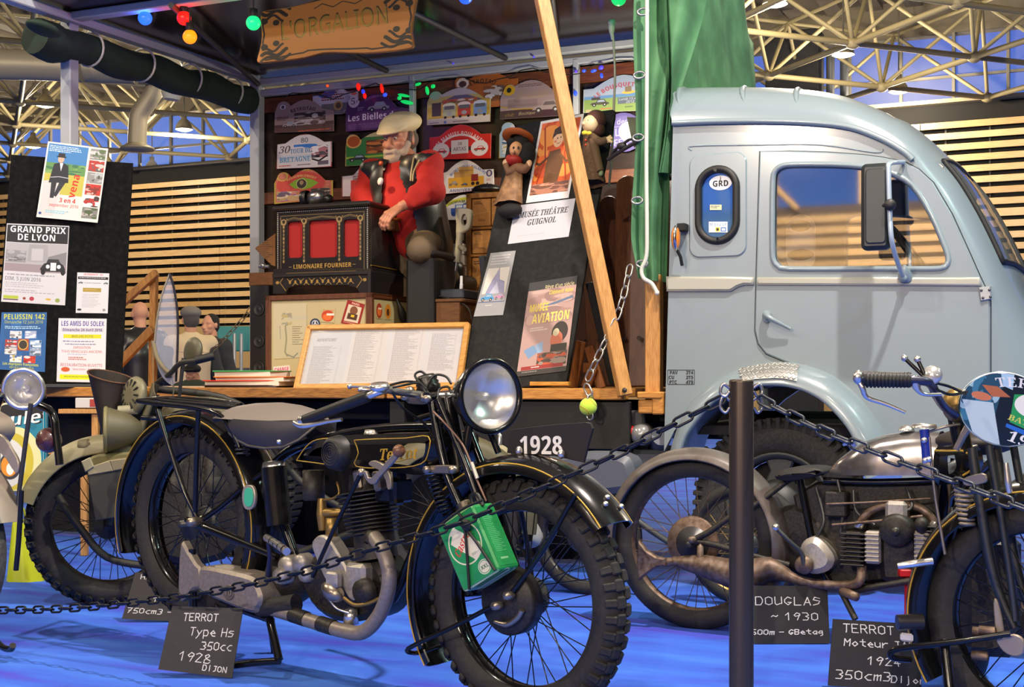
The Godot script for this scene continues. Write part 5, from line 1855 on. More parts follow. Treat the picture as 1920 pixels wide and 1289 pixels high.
	for e in [["dark_folder", "dark closed folder lowest in the pile at the stage edge", "3a2c34", 383,517,724,731],["red_folder", "bright red folder above the dark one in the pile at the stage edge", "c83220", 384,522,715,725],["orange_folder", "orange folder slipped to the right below the green one", "d8742a", 404,531,708,717],["green_folder", "bright green folder topmost on the pile at the stage edge", "38b060", 402,506,697,710]]:
		t = begin(e[0], e[1], "folder", loc(TT, (e[3] + e[4]) / 2.0, e[6],-0.15), Transform3D(), "folders piled on the stage edge")
		s = Shape.new()
		bpx(s, e[3], e[5], e[4], e[6] - 1,-0.15,0.2,0.002)
		obj("papers", s, mat("d9d4c8" if e[0] != "dark_folder" else "4a3c40", 0.7), t)
		s = Shape.new()
		var top := q((e[3] + e[4]) / 2.0, e[5],-0.15)
		var wid: float = q(e[4], e[5],-0.15).x - q(e[3], e[5],-0.15).x
		s.box(top + Vector3(0,0.002,-0.095), Vector3(wid + 0.012,0.006,0.215),0.002, Basis(Vector3.UP, 0.06))
		obj("cover", s, mat(e[2],0.4), t)

func sticker(t, called, px4: Array, z, m):
	var a := []
	for e in px4: a.append(q(e[0], e[1], z - 0.0095))
	sheet(called, a, m, t, 0.001)

# ---------------------------------------------------------------- black display board, puppets, beams
func right_corner():
	fr_ = TT
	var B := [[959,240,-0.75],[1153,206,-0.75],[1062,721,-0.12],[866,733,-0.12]]
	var t := begin("display_board", "tall black display board leaning back on the right of the stage", "board", loc(TT, 866,733,-0.12))
	var c := []
	for e in B: c.append(q(e[0], e[1], e[2]))
	var X: Vector3 = (c[2] - c[3]).normalized()
	var Y: Vector3 = (c[0] - c[3]).normalized()
	var N := X.cross(Y).normalized()
	Y = N.cross(X)
	var bf := Transform3D(Basis(X, Y, N), cur + c[3])   # the board's own plane in the lorry's frame
	var BF := TT * bf
	var sp := func(pts: Array) -> PackedVector2Array: return locs(BF, pts)
	var s := Shape.new()
	var out: Array = Array(sp.call([866,733,877,640,932,380,952,262,958,243,968,236,1010,226,1080,214,1148,205,1153,208,1152,220,1120,386,1105,460,1062,721]))
	s.prism(v2(out),-0.018,0.0,0.003)
	obj("panel", s, tri_mat("board_black", ramp_tex(tex.grain, [0.2, "161717", 0.6, "1d1d1d", 0.95, "262524"]), Vector3.ONE * 2,0.6,0.0, null, 0.0, {"metallic_specular": 0.3}), t, Transform3D(bf.basis, c[3]))
	for e in [[1105,530,1150,722],[905,480,930,722]]:
		s = Shape.new()
		var a := q(e[0], e[1],-0.5); var b := q(e[2], e[3],-0.62)
		s.box((a + b) / 2, Vector3(0.035,(b - a).length(),0.03),0.003, Basis(Quaternion(Vector3.UP, (a - b).normalized())))
		obj("rear_leg", s, mat("2c2f31", 0.5), t)
	s = Shape.new()
	s.box(q(1032,720,-0.1), Vector3(0.2,0.02,0.05),0.003)
	obj("foot_ledge", s, wood_mat("pine_frame", false, "a06a24", "cf9a48", 0.4,2.0), t)
	# sheets on the board
	fr_ = BF
	var on := func(pts: Array, z := 0.004) -> Array:
		var r := []
		for i in range(0,8,2): r.append(loc(BF, pts[i], pts[i + 1], z))
		return r
	var p := Print.new(self, 640,430, "b9b9c0")
	p.text("MUSÉE THÉÂTRE", 320,150,92, "141418", {"serif": true, "bold": true, "skew": 0.1, "w": 520.0}); p.text("GUIGNOL", 320,246,92, "141418", {"serif": true, "bold": true, "skew": 0.1, "w": 310.0}); p.words(90,350,470,14,1, "a8a8ae"); p.words(90,374,420,12,1, "b4b4ba"); p.rect(592,60,24,60, "b8b8be")
	paper("notice_sheet", "white sheet reading MUSEE THEATRE GUIGNOL on the leaning black board", on.call([966,386,1079,372,1066,444,952,458]), p)
	p = Print.new(self, 420,600, "d4d2d0")
	p.rect(22,20,376,500, "c4501c"); p.photo(22,20,376,430,["c4501c", "d8662a", "a83c14", "d88a3a", "b8480f"],70,51); p.line([60,60,120,300,70,480],14, "8a2c0c"); p.line([340,40,300,260,360,470],16, "a83a10")
	p.poly([150,240,250,230,300,330,270,520,140,520,130,340], "5c3a1c"); p.line([150,280,70,330,40,320],18, "4a2c18"); p.line([260,270,330,330,380,320],18, "6a4420"); p.oval(215,150,50,66, "d8b08a"); p.poly([150,150,160,80,230,50,270,90,262,120,190,120], "3a2a20"); p.oval(205,150,5,7, "20160f"); p.oval(235,146,5,7, "20160f"); p.oval(188,172,12,9, "c86a50"); p.line([205,186,222,190,240,180],4, "7a2a1c")
	p.photo(22,470,376,80,["8a5a44", "a8705a", "6a4436", "c08a70"],60,52); p.speckle(500, "e0a060", 2)
	paper("painted_poster", "poster of a painted figure on an orange ground on the leaning black board", on.call([1014,228,1095,213,1066,371,986,381]), p)
	p = Print.new(self, 300,520, "8f9092")
	p.words(30,24,240,90,4, "b4b4b6", 0.4); p.rect(20,130,250,210, "c4c0b8"); p.poly([60,340,100,220,150,140,175,230,240,250,262,340], "8a8aa8"); p.poly([100,340,150,240,200,340], "b0b0c4"); p.line([60,340,100,220,150,130,175,230,240,250],4, "4a4a7a"); p.car(20,400,140, "3a8ac0"); p.car(160,390,110, "c07aa0"); p.line([10,408,280,408],6, "3a4a7a"); p.words(90,430,90,16,1, "b8b8b4"); p.speckle(200, "a8a8a6", 3)
	paper("castle_flyer", "faded grey flyer with a steepled house and two cars on the black board's left edge", on.call([920,475,967,470,943,591,888,594]), p)
	p = Print.new(self, 400,640, "a88a84")
	p.rect(0,0,400,60, "2c2c30"); p.photo(0,60,400,240,["a88a84", "9a7a74", "b89a90", "8a6e6a"],50,55); p.text("Rêve d'un siècle", 260,60,34, "e8d8a0"); p.text("Clément Ader", 280,104,40, "e0c040", {"bold": true, "w": 200.0}); p.text("MUSÉE", 110,210,74, "d8c038", {"bold": true, "w": 160.0}); p.poly([130,180,380,130,390,146,240,176], "5a6a84"); p.text("AVIATION", 220,292,90, "e0cc60", {"bold": true, "w": 310.0})
	p.words(60,320,160,30,2, "c8b8b0"); p.oval(310,370,66,70, "2a2220"); p.oval(290,420,50,56, "b8644a"); p.oval(280,370,26,26, "c0b898"); p.rect(250,450,130,70, "2a201c"); p.poly([30,470,110,440,150,490,80,530], "6a8ab0"); p.poly([120,440,180,420,190,490,150,500], "84a0c0"); p.photo(150,500,240,90,["3a302c", "6a4a3a", "b04a2a", "8a7a70"],60,57); p.rect(30,580,340,24, "8a1c18"); p.words(110,586,70,12,1, "e8d8d0"); p.rect(0,606,400,34, "2a2422"); p.words(40,614,220,10,1, "8a8480")
	paper("aviation_poster", "brownish poster reading MUSEE AVIATION with a goggled flyer, low on the black board", on.call([993,531,1083,517,1061,696,968,707]), p)
	puppets(BF)
	fr_ = TT
	# diagonal beam
	t = begin("wooden_beam", "long wooden beam slanting from the stage roof down to the stage edge", "beam", loc(TT, 1172,740,0.06))
	s = Shape.new()
	var a := q(1172,742,0.07); var b := q(1004,-60,0.07)
	var d := (b - a).normalized()
	s.box((a + b) / 2, Vector3(0.06,(b - a).length(),0.06),0.003, Basis(d, 0.62) * Basis(d.cross(Vector3.BACK).normalized(), d, d.cross(Vector3.BACK).normalized().cross(d)))
	obj("timber", s, wood_mat("beam_wood", true, "9a6630", "cf9c58", 0.5,1.5), t)
	s = Shape.new()
	s.ball(q(1171,732,0.11), Vector3(0.012,0.012,0.006))
	obj("bolt_head", s, mat("4a4640", 0.4,0.7), t)
	# leaning brown panels
	var px4 := [[1062,290,1100,725,-1.05],[1105,330,1125,728,-0.98],[1142,368,1140,728,-0.9],[1176,330,1172,728,-0.8],[1205,340,1200,730,-0.7]]
	for k in 5:
		var e = px4[k]
		t = begin("brown_board", ["tall reddish-brown board leaning just right of the puppet board", "second brown board from the puppet board", "brown board with a rounded top behind the slanting beam", "brown board behind the tarpaulin's left edge", "brown board furthest right, behind the tarpaulin"][k], "board", loc(TT, e[2], e[3], e[4]), Transform3D(), "brown boards leaning behind the beam")
		a = q(e[0], e[1], e[4] - 0.15); b = q(e[2], e[3], e[4]); b.y = -cur.y + 0.915
		d = (a - b).normalized()
		s = Shape.new()
		var l := (a - b).length()
		var w: float = [0.08,0.06,0.055,0.06,0.06][k]
		s.prism(v2([Vector2(-w, 0), Vector2(w, 0)] + arc2(Vector2(0, l - w), w, w, 0,180,8)),-0.012,0.012,0.004)
		obj("plank", s, wood_mat("dark_plank%d" % (k % 2), true, ["3a1c0c", "4c2812"][k % 2],["62341a", "7a4620"][k % 2],0.4,1.2), t, Transform3D(Basis(d.cross(Vector3.BACK).normalized(), d, d.cross(Vector3.BACK).normalized().cross(d)), b))
		s = Shape.new()
		s.rod(Vector3(0,0.25,0.012) + b, Vector3(0,0.25,0.02) + b, 0.012)
		obj("knob", s, mat("2a1a10", 0.5), t)
	t = begin("wooden_trestle", "small brown wooden trestle on the stage at the foot of the black board's back leg", "trestle", loc(TT, 1110,725,-0.45))
	for e in [[1090,640,1074,728,-0.45],[1104,650,1128,728,-0.45],[1094,690,1120,690,-0.44],[1112,690,1098,728,-0.42]]:
		s = Shape.new()
		a = q(e[0], e[1], e[4]); b = q(e[2], e[3], e[4])
		d = (a - b).normalized()
		s.box((a + b) / 2, Vector3(0.05,(a - b).length(),0.02),0.003, Basis(Quaternion(Vector3.UP, d)))
		obj("slat", s, wood_mat("trestle_wood", true, "6e3c18", "a4662e", 0.5,1.5), t)
	# timber stake with clamp blocks beside the cab
	t = begin("stake_post", "pale square timber post standing beside the cab's rear edge", "post", loc(TT, 1222,772,-0.06))
	s = Shape.new()
	bpx(s, 1190 + 19,515,1237,772,-0.05,0.06,0.004)
	obj("timber", s, wood_mat("beam_wood", true, "9a6630", "cf9c58", 0.5,1.5), t)
	for e in [[1193,735,1240,748,0.02],[1196,750,1232,776,0.0],[1222,735,1243,778,0.01]]:
		s = Shape.new()
		bpx(s, e[0], e[1], e[2], e[3], e[4],0.08,0.006)
		obj("clamp_block", s, wood_mat("pine_h", false, "9c6226", "cf9648", 0.5,1.5), t)
	t = begin("lashing_chain", "bright steel chain running from the tarpaulin corner down to the stage edge", "chain", loc(TT, 1098,722,0.09), Transform3D())
	chain(t, [q(1182,498,0.03), q(1168,560,0.06), q(1150,610,0.08), q(1120,672,0.1), q(1098,720,0.09)],0.052,0.0042, mat("b9bab6", 0.3,0.85),0.55)
	t = begin("hanging_chain", "few chain links hanging off the stage edge through a tennis ball", "chain", loc(TT, 1104,728,0.09))
	chain(t, [q(1098,722,0.09), q(1108,735,0.09), q(1103,765,0.09), q(1108,790,0.09), q(1111,806,0.09)],0.055,0.0045, mat("b9bab6", 0.3,0.85),0.55)
	t = begin("tennis_ball", "yellow-green tennis ball threaded on the chain at the stage edge", "ball", loc(TT, 1103,763,0.09))
	s = Shape.new()
	s.ball(Vector3(), Vector3.ONE * 0.041, Basis(),28,18)
	obj("felt", s, tri_mat("felt", ramp_tex(tex.fine, [0.2, "a9cc3a", 0.8, "c3e04e"]), Vector3.ONE * 8,0.95,0.0, null, 0.0, {"rim_enabled": true, "rim": 0.4}), t)
	s = Shape.new()
	var seam := []
	for i in 40:
		var u := TAU * i / 40.0
		var v := Vector3(cos(u) + 0.35 * cos(3 * u), sin(u) - 0.35 * sin(3 * u),0.95 * sin(2 * u)).normalized()
		seam.append(Basis(Vector3.UP, 0.6) * v * 0.041)
	s.tube(seam, 0.0012,5, true)
	obj("seam", s, mat("b0523a", 0.8), t)

var link_meshes := {}
func chain(t, path: Array, pitch: float, wire: float, m, aspect := 0.5):   # links of a stadium shape along a path, every other one turned
	var pts := spline(path, 40)
	var key := "%f %f %f" % [pitch, wire, aspect]
	if not link_meshes.has(key):
		var s := Shape.new()
		var l := pitch / 2 + wire          # half length, to the wire's middle
		var w := (pitch + 2 * wire) * aspect / 2
		var ring := []
		for k in 7: ring.append(Vector3(l - w + cos(PI * (k / 6.0 - 0.5)) * w, sin(PI * (k / 6.0 - 0.5)) * w, 0))
		for k in 7: ring.append(Vector3(-l + w + cos(PI * (k / 6.0 + 0.5)) * w, sin(PI * (k / 6.0 + 0.5)) * w, 0))
		s.tube(ring, wire, 7, true)
		link_meshes[key] = s.mesh()
	var n := 0
	var left := 0.0
	var last: Vector3 = pts[0]
	for i in range(1, pts.size()):
		var p: Vector3 = pts[i]
		while p.distance_to(last) >= pitch:
			var d := (p - last).normalized()
			var mid := last + d * pitch / 2
			var y := d.cross(Vector3.BACK).normalized() * -1
			var b := Basis(d, y, d.cross(y)) * Basis(Vector3.RIGHT, (PI / 2 if n % 2 else 0.0) + 0.35)
			obj("link", link_meshes[key], m, t, Transform3D(b, mid))
			last = last + d * pitch
			n += 1

func puppets(BF: Transform3D):
	for k in 2:
		fr_ = BF
		var t
		var s: Shape
		if k == 0:
			t = begin("hand_puppet", "black-haired hand puppet with an orange hat and brown smock on the black board", "puppet", loc(BF, 970,390,0.02), BF)
		else:
			t = begin("hand_puppet", "brown-hooded hand puppet with a yellow bow at the black board's right edge", "puppet", loc(BF, 1110,330,0.02), BF)
		var P := func(x, y, z): return q(x, y, z)
		if k == 0:
			s = Shape.new(); s.ball(P.call(968,281,0.09), Vector3(0.036,0.045,0.04), Basis(),20,14); s.ball(P.call(962,285,0.13), Vector3(0.011,0.011,0.012)); obj("head", s, mat("c9946a", 0.5), t)
			for x in [963,972]:
				s = Shape.new(); s.ball(P.call(x, 277,0.128), Vector3(0.006,0.008,0.004)); obj("eye", s, mat("1a1210", 0.4), t)
			s = Shape.new(); s.ball(P.call(975,272,0.06), Vector3(0.055,0.06,0.05)); s.ball(P.call(985,290,0.05), Vector3(0.055,0.075,0.05)); s.ball(P.call(960,268,0.09), Vector3(0.03,0.024,0.03)); obj("black_hair", s, mat("0d0b0b", 0.9), t)
			s = Shape.new(); s.lathe([Vector2(0.001,0.045), Vector2(0.03,0.04), Vector2(0.05,0.012), Vector2(0.085,0.004), Vector2(0.085,-0.006), Vector2(0.04,-0.008)], Transform3D(Basis(Vector3.BACK, -0.1), P.call(971,257,0.08)),20); obj("orange_hat", s, mat("a8561c", 0.6), t)
			s = Shape.new(); s.ball(P.call(964,302,0.09), Vector3(0.045,0.026,0.04)); s.ball(P.call(955,297,0.1), Vector3(0.02,0.02,0.02)); obj("red_scarf", s, mat("9a1f14", 0.6), t)
			s = Shape.new()
			var rows := []
			for i in 12:
				var f := i / 11.0
				var c: Vector3 = P.call(lerpf(968,952, f), lerpf(305,384, f),0.06)
				var row := []
				for a in 20:
					var w := TAU * a / 20
					var r := lerpf(0.035,0.075, f) * (1.0 + 0.1 * sin(a * 1.9 + f * 3))
					row.append(c + Vector3(cos(w) * r, 0.004 * sin(a * 2.0) * f, sin(w) * r * 0.55))
				rows.append(row)
			s.grid(rows, true); obj("smock", s, tri_mat("smock", ramp_tex(tex.cloud, [0.2, "6a4a30", 0.8, "9a744e"]), Vector3.ONE * 4,0.6), t)
			for e in [[948,308,952,330],[992,310,984,325]]:
				s = Shape.new(); s.tube([P.call(970,315,0.07), P.call(e[2], e[3] - 8,0.09), P.call(e[0], e[1],0.1)],[0.03,0.024,0.016],10); obj("sleeve", s, mat("7a563a", 0.7), t)
				s = Shape.new(); s.ball(P.call(e[0], e[1] - 3,0.1), Vector3(0.017,0.022,0.012)); obj("hand", s, mat("caa27a", 0.5), t)
			s = Shape.new(); s.ball(P.call(956,395,0.05), Vector3(0.07,0.04,0.04)); obj("glove_cuff", s, mat("0f0e0e", 0.8), t)
		else:
			s = Shape.new(); s.ball(P.call(1108,233,0.09), Vector3(0.046,0.05,0.045), Basis(),20,14); s.ball(P.call(1095,232,0.12), Vector3(0.014,0.012,0.012)); obj("head", s, mat("d9bd94", 0.45), t)
			s = Shape.new(); s.ball(P.call(1103,226,0.13), Vector3(0.005,0.008,0.005)); obj("eye", s, mat("141010", 0.3), t)
			s = Shape.new(); s.ball(P.call(1117,226,0.075), Vector3(0.056,0.058,0.05)); s.ball(P.call(1122,243,0.06), Vector3(0.035,0.04,0.04)); obj("brown_hood", s, mat("4c2a22", 0.8), t)
			s = Shape.new(); s.ball(P.call(1096,249,0.12), Vector3(0.016,0.013,0.01)); s.ball(P.call(1104,250,0.12), Vector3(0.016,0.011,0.01)); obj("yellow_bow", s, mat("d0c034", 0.6), t)
			s = Shape.new()
			var rows := []
			for i in 12:
				var f := i / 11.0
				var c: Vector3 = P.call(lerpf(1106,1110, f), lerpf(252,345, f),0.06)
				var row := []
				for a in 20:
					var w := TAU * a / 20
					var r := lerpf(0.034,0.07, f) * (1.0 + 0.08 * sin(a * 2.1 + f * 2))
					row.append(c + Vector3(cos(w) * r, 0, sin(w) * r * 0.6))
				rows.append(row)
			s.grid(rows, true); obj("coat", s, tri_mat("coat", ramp_tex(tex.grain, [0.2, "4a3420", 0.8, "644a30"]), Vector3.ONE * 4,0.8), t)
			for e in [[[1110,258],[1125,266],[1138,262]],[[1112,262],[1118,290],[1126,322]]]:
				s = Shape.new(); s.tube(spline([P.call(e[0][0], e[0][1],0.07), P.call(e[1][0], e[1][1],0.09), P.call(e[2][0], e[2][1],0.09)],4),[0.026,0.025,0.024,0.024,0.023,0.022,0.021,0.02,0.019],10); obj("sleeve", s, mat("5c4630", 0.8), t)
			s = Shape.new()
			for a in 4: s.tube([P.call(1137,262,0.09), P.call(1146 + (a % 2) * 3,255 + a * 4,0.09)],[0.012,0.007],8)
			s.ball(P.call(1140,262,0.09), Vector3(0.016,0.019,0.01)); obj("hand", s, mat("d8c090", 0.5), t)
			s = Shape.new(); s.ball(P.call(1127,325,0.09), Vector3(0.013,0.018,0.01)); obj("hand", s, mat("6a7a5a", 0.6), t)
			for y in [263,272]:
				s = Shape.new(); s.ball(P.call(1098, y, 0.1), Vector3.ONE * 0.006); obj("red_button", s, mat("c03a20", 0.4), t)
func display_boards():
	var LB := frame(px(110,727,7.46) * Vector3(1,0,1),-20.0)
	var t := begin("poster_board", "tall black poster board standing at the left end of the stage", "board", loc(LB, 118,727), LB)
	var s := Shape.new()
	s.prism(q2([21,290,250,306,228,726,-14,729]),-0.02,0.0,0.004)
	obj("panel", s, tri_mat("poster_black", ramp_tex(tex.grain, [0.2, "0d0d0e", 0.6, "131313", 0.95, "1c1b1a"]), Vector3.ONE * 2,0.75,0.0, null, 0.0, {"metallic_specular": 0.2}), t)
	for e in [[40,300,60,727],[200,310,190,727]]:
		s = Shape.new()
		var a := q(e[0], e[1],-0.06); var b := q(e[2], e[3],-0.4)
		s.box((a + b) / 2, Vector3(0.04,(b - a).length(),0.03),0.003, Basis(Quaternion(Vector3.UP, (a - b).normalized())))
		obj("rear_leg", s, mat("2c2f31", 0.5), t)
	s = Shape.new()
	s.box(q(110,724,0.02), Vector3(0.72,0.02,0.05),0.004)
	obj("foot_ledge", s, mat("3a3a3a", 0.5), t)
	var on := func(pts: Array, z := 0.004) -> Array:
		var r := []
		for i in range(0,8,2): r.append(loc(LB, pts[i], pts[i + 1], z))
		return r
	var p := Print.new(self, 460,560, "d8d4cc")
	p.rect(12,12,300,160, "3a7ab0"); p.words(20,24,270,50,4, "c8d8e8", 0.5); p.rect(12,170,300,70, "5a8a4a"); p.photo(12,150,300,90,["5a8a4a", "7aa05a", "3a6a4a"],30,61); p.rect(12,230,300,150, "b8b048"); p.poly([12,290,160,260,120,545,12,545], "c8c4c0")
	p.oval(118,120,24,28, "c8a088"); p.rect(94,76,50,26, "1a1a1c"); p.rect(84,98,70,10, "1a1a1c"); p.poly([70,160,110,146,140,146,180,168,196,290,50,300], "1c1e26"); p.poly([112,148,138,148,128,210], "e0e0e0"); p.poly([70,290,110,290,104,410,76,410], "20222a"); p.poly([130,290,176,290,120,400,100,390], "24262e"); p.line([60,260,120,250,200,256],6, "b0b0b4")
	for a in 40:
		p.oval(160 + cos(a * TAU / 40) * 90,420 + sin(a * TAU / 40) * 110,2,2, "8a6a60")
	p.text("vena", 268,310,78, "c8281c", {"bold": true, "turn": -1.45}); p.text("3 en 4", 210,436,44, "c02a24", {"bold": true}); p.text("september 2016", 190,470,30, "c02a24"); p.words(60,500,230,26,2, "7ab8c8"); p.rect(12,520,20,16, "2a4a8a")
	for k in 6: p.photo(330,14 + k * 88,118,82,[["8a8a86", "5a6a4a", "c0c0bc"],["a83028", "5a5a56", "c8b8b0"],["8a8a86", "a8b0b0", "4a4a46"],["b82c20", "7a2a20", "d8a89a"],["e0dcd8", "3a2a2a", "a82a24"],["7a7a72", "b0a8a0", "4a5a3a"]][k],24,63 + k)
	paper("cycling_poster", "white-edged poster of a top-hatted cyclist at the poster board's top", on.call([90,265,203,279,183,418,68,407],0.03), p, "posters on the black poster board")
	p = Print.new(self, 480,600, "c9c7c9")
	p.rect(6,8,468,130, "141416"); p.text("GRAND PRIX", 240,62,66, "e8e8ea", {"bold": true, "w": 430.0}); p.text("DE LYON", 232,120,66, "e8e8ea", {"bold": true, "w": 300.0}); p.rect(6,142,468,210, "a8a6a8"); p.poly([180,150,320,150,330,280,170,280], "9a989a"); p.rect(200,180,90,90, "b4b2b4"); p.photo(10,200,150,90,["8a888a", "6a686a", "a4a2a4"],20,71); p.poly([330,240,470,200,470,330,330,330], "7c7a7c"); p.rect(6,300,468,60, "94868a")
	p.poly([270,330,300,290,330,280,420,280,450,300,466,330,450,350,280,350], "1c1c20"); p.poly([330,256,410,256,424,282,318,282], "2c2c30"); p.rect(350,282,44,60, "d8d8da"); p.oval(330,312,15,15, "e8e8e8"); p.oval(416,312,15,15, "e8e8e8"); p.oval(296,352,18,24, "141414"); p.oval(450,352,18,24, "141414")
	p.words(30,380,420,14,1, "8a8a94"); p.text("DIM. 5 JUIN 2016", 150,430,38, "5a5a68", {"w": 270.0}); p.words(20,446,300,44,3, "a09aa4", 0.4); p.words(20,500,380,30,2, "a09aa4", 0.4); p.rect(14,548,110,24, "a8b838"); p.rect(14,574,110,8, "5a2a4a"); p.oval(170,564,12,10, "8a3a30"); p.oval(226,564,18,16, "a83040"); p.oval(350,562,20,8, "c8a03a"); p.oval(420,566,18,16, "8a9a4a")
	paper("grand_prix_poster", "white poster headed GRAND PRIX DE LYON in a black band", on.call([13,419,130,424,122,573,2,566]), p, "posters on the black poster board")
	p = Print.new(self, 280,340, "d2cfd2")
	p.text("HERMANOT  43", 140,22,22, "b83a30", {"w": 170.0}); p.rect(8,34,264,22, "1a1a1c"); p.words(20,40,240,10,1, "c8c8c8"); p.car(10,94,44, "4a4a4a"); p.car(230,94,44, "4a4a4a"); p.words(64,84,150,8,1, "4a4a50"); p.rect(54,128,160,34, "a08a3a"); p.words(70,140,120,10,1, "c8a060"); p.words(50,180,180,120,9, "9a98a0", 0.35); p.oval(30,312,20,9, "2a2a2c"); p.oval(246,312,14,12, "8a8a8a")
	paper("small_notice", "smallest white notice, on the right half of the black poster board", on.call([145,511,205,513,202,588,142,587]), p, "posters on the black poster board")
	p = Print.new(self, 340,450, "2a5f9a")
	p.photo(0,0,340,450,["2a5f9a", "2c68a4", "27588f"],30,81); p.text("PELUSSIN 142", 170,52,54, "c8c850", {"bold": true, "w": 310.0}); p.text("Dimanche 12 juin 2016", 170,84,30, "c8c850", {"w": 290.0}); p.words(30,104,280,26,2, "a8c8d8")
	for e in [[70,140,1],[180,140,2],[40,210,3],[220,210,4],[40,270,5],[220,270,6],[80,330,7],[180,330,8]]: p.photo(e[0], e[1],86,56,[["d8d8d8", "3a3a3a", "8a8a8a"],["a8b0c8", "e0e0e4", "6a7a9a"],["b83028", "d8c8c4", "5a5a5a"],["9ab0c8", "e0e4e8", "4a5a7a"],["c8c0b8", "7a6a5a", "e0dcd8"],["8a9ab0", "5a6a7a", "c8d0d8"],["e4e0d8", "b8a850", "4a6a9a"],["c83c28", "e0d8d0", "8a2a20"]][e[2] - 1],12, e[2])
	p.rect(130,200,82,90, "a8502a"); p.oval(170,244,36,40, "d8b85a"); p.oval(170,244,30,34, "3a3428"); p.text("Les marques françaises", 160,410,30, "d0d040", {"bold": true, "w": 260.0}); p.text("disparues", 170,434,26, "d0d040", {"w": 180.0})
	paper("blue_poster", "blue poster headed PELUSSIN with small car pictures, lowest at left", on.call([3,586,88,586,84,698,-4,693]), p, "posters on the black poster board")
	p = Print.new(self, 400,530, "dcd8dc")
	p.text("LES AMIS DU SOLEX", 200,62,56, "4a4a90", {"bold": true, "w": 360.0}); p.rect(24,78,352,34, "c8c4cc"); p.text("Dimanche 24 Avril 2016", 200,106,32, "5a4a80", {"bold": true, "w": 330.0}); p.rect(44,132,314,32, "d8d024"); p.text("BUELLAS 01310", 200,158,28, "4a5a3a", {"w": 180.0}); p.words(40,186,320,12,1, "6a6a90"); p.words(60,210,280,12,1, "6a6a90"); p.text("EXPOSITION", 200,250,26, "a84a44"); p.text("TOUS VEHICULES ANCIENS", 200,284,28, "a84a44", {"w": 340.0}); p.words(80,296,250,8,1, "7a8ab0"); p.words(90,320,220,30,2, "b8706a"); p.text("RESTAURATION-BUVETTE", 200,400,34, "a84a54", {"w": 350.0}); p.oval(70,426,36,20, "c85a28"); p.text("Saucisson - Frites", 220,430,24, "a84a54"); p.rect(24,468,330,40, "dbe010"); p.words(60,480,250,14,2, "8a8a20")
	paper("solex_poster", "white poster headed LES AMIS DU SOLEX with yellow bands", on.call([110,597,200,598,197,718,106,716]), p, "posters on the black poster board")
	# wooden stair rail behind
	fr_ = TT
	t = begin("stair_rail", "pale wooden stair rail with a slanting handrail and brace at the stage's left end", "rail", loc(TT, 288,728,-1.3))
	var wood := wood_mat("beam_wood", true, "9a6630", "cf9c58", 0.5,1.5)
	for e in [[289,520,286,728,0.05, "newel_post"],[301,512,226,580,0.05, "handrail"],[294,618,226,688,0.06, "brace"]]:
		s = Shape.new()
		var a := q(e[0], e[1],-1.3); var b := q(e[2], e[3],-1.3)
		if e[5] != "newel_post": a.z += 0.04; b.z += 0.04
		s.box((a + b) / 2, Vector3(e[4],(b - a).length(),0.035),0.003, Basis(Quaternion(Vector3.UP, (a - b).normalized())))
		obj(e[5], s, wood, t)
	t = begin("thin_chain", "thin chain hanging slack from the grey back post at the stage's left", "chain", loc(TT, 470,570,-1.6))
	chain(t, [q(476,566,-1.6), q(462,590,-1.6), q(440,615,-1.6), q(412,645,-1.6), q(392,664,-1.6)],0.045,0.003, mat("8d8570", 0.4,0.7),0.5)
	# stand beyond the lorry
	fr_ = Transform3D()
	t = thing("exhibition_counter", "teal-topped counter with two pale metal uprights beyond the stage at left", "counter", Transform3D(Basis(), px(440,715,16.0) * Vector3(1,0,1)))
	s = Shape.new(); s.box(Vector3(0.1,1.45,0), Vector3(0.6,0.3,0.1),0.01); obj("teal_panel", s, mat("2a7a78", 0.6), t)
	s = Shape.new(); s.box(Vector3(0.1,0.55,0), Vector3(0.7,1.1,0.5),0.02); obj("counter", s, mat("4a4c50", 0.6), t)
	for x in [0.08,0.16]:
		s = Shape.new(); s.rod(Vector3(x, 0,0.4), Vector3(x, 1.5,0.4),0.02); obj("upright", s, mat("b8bab8", 0.3,0.6), t)
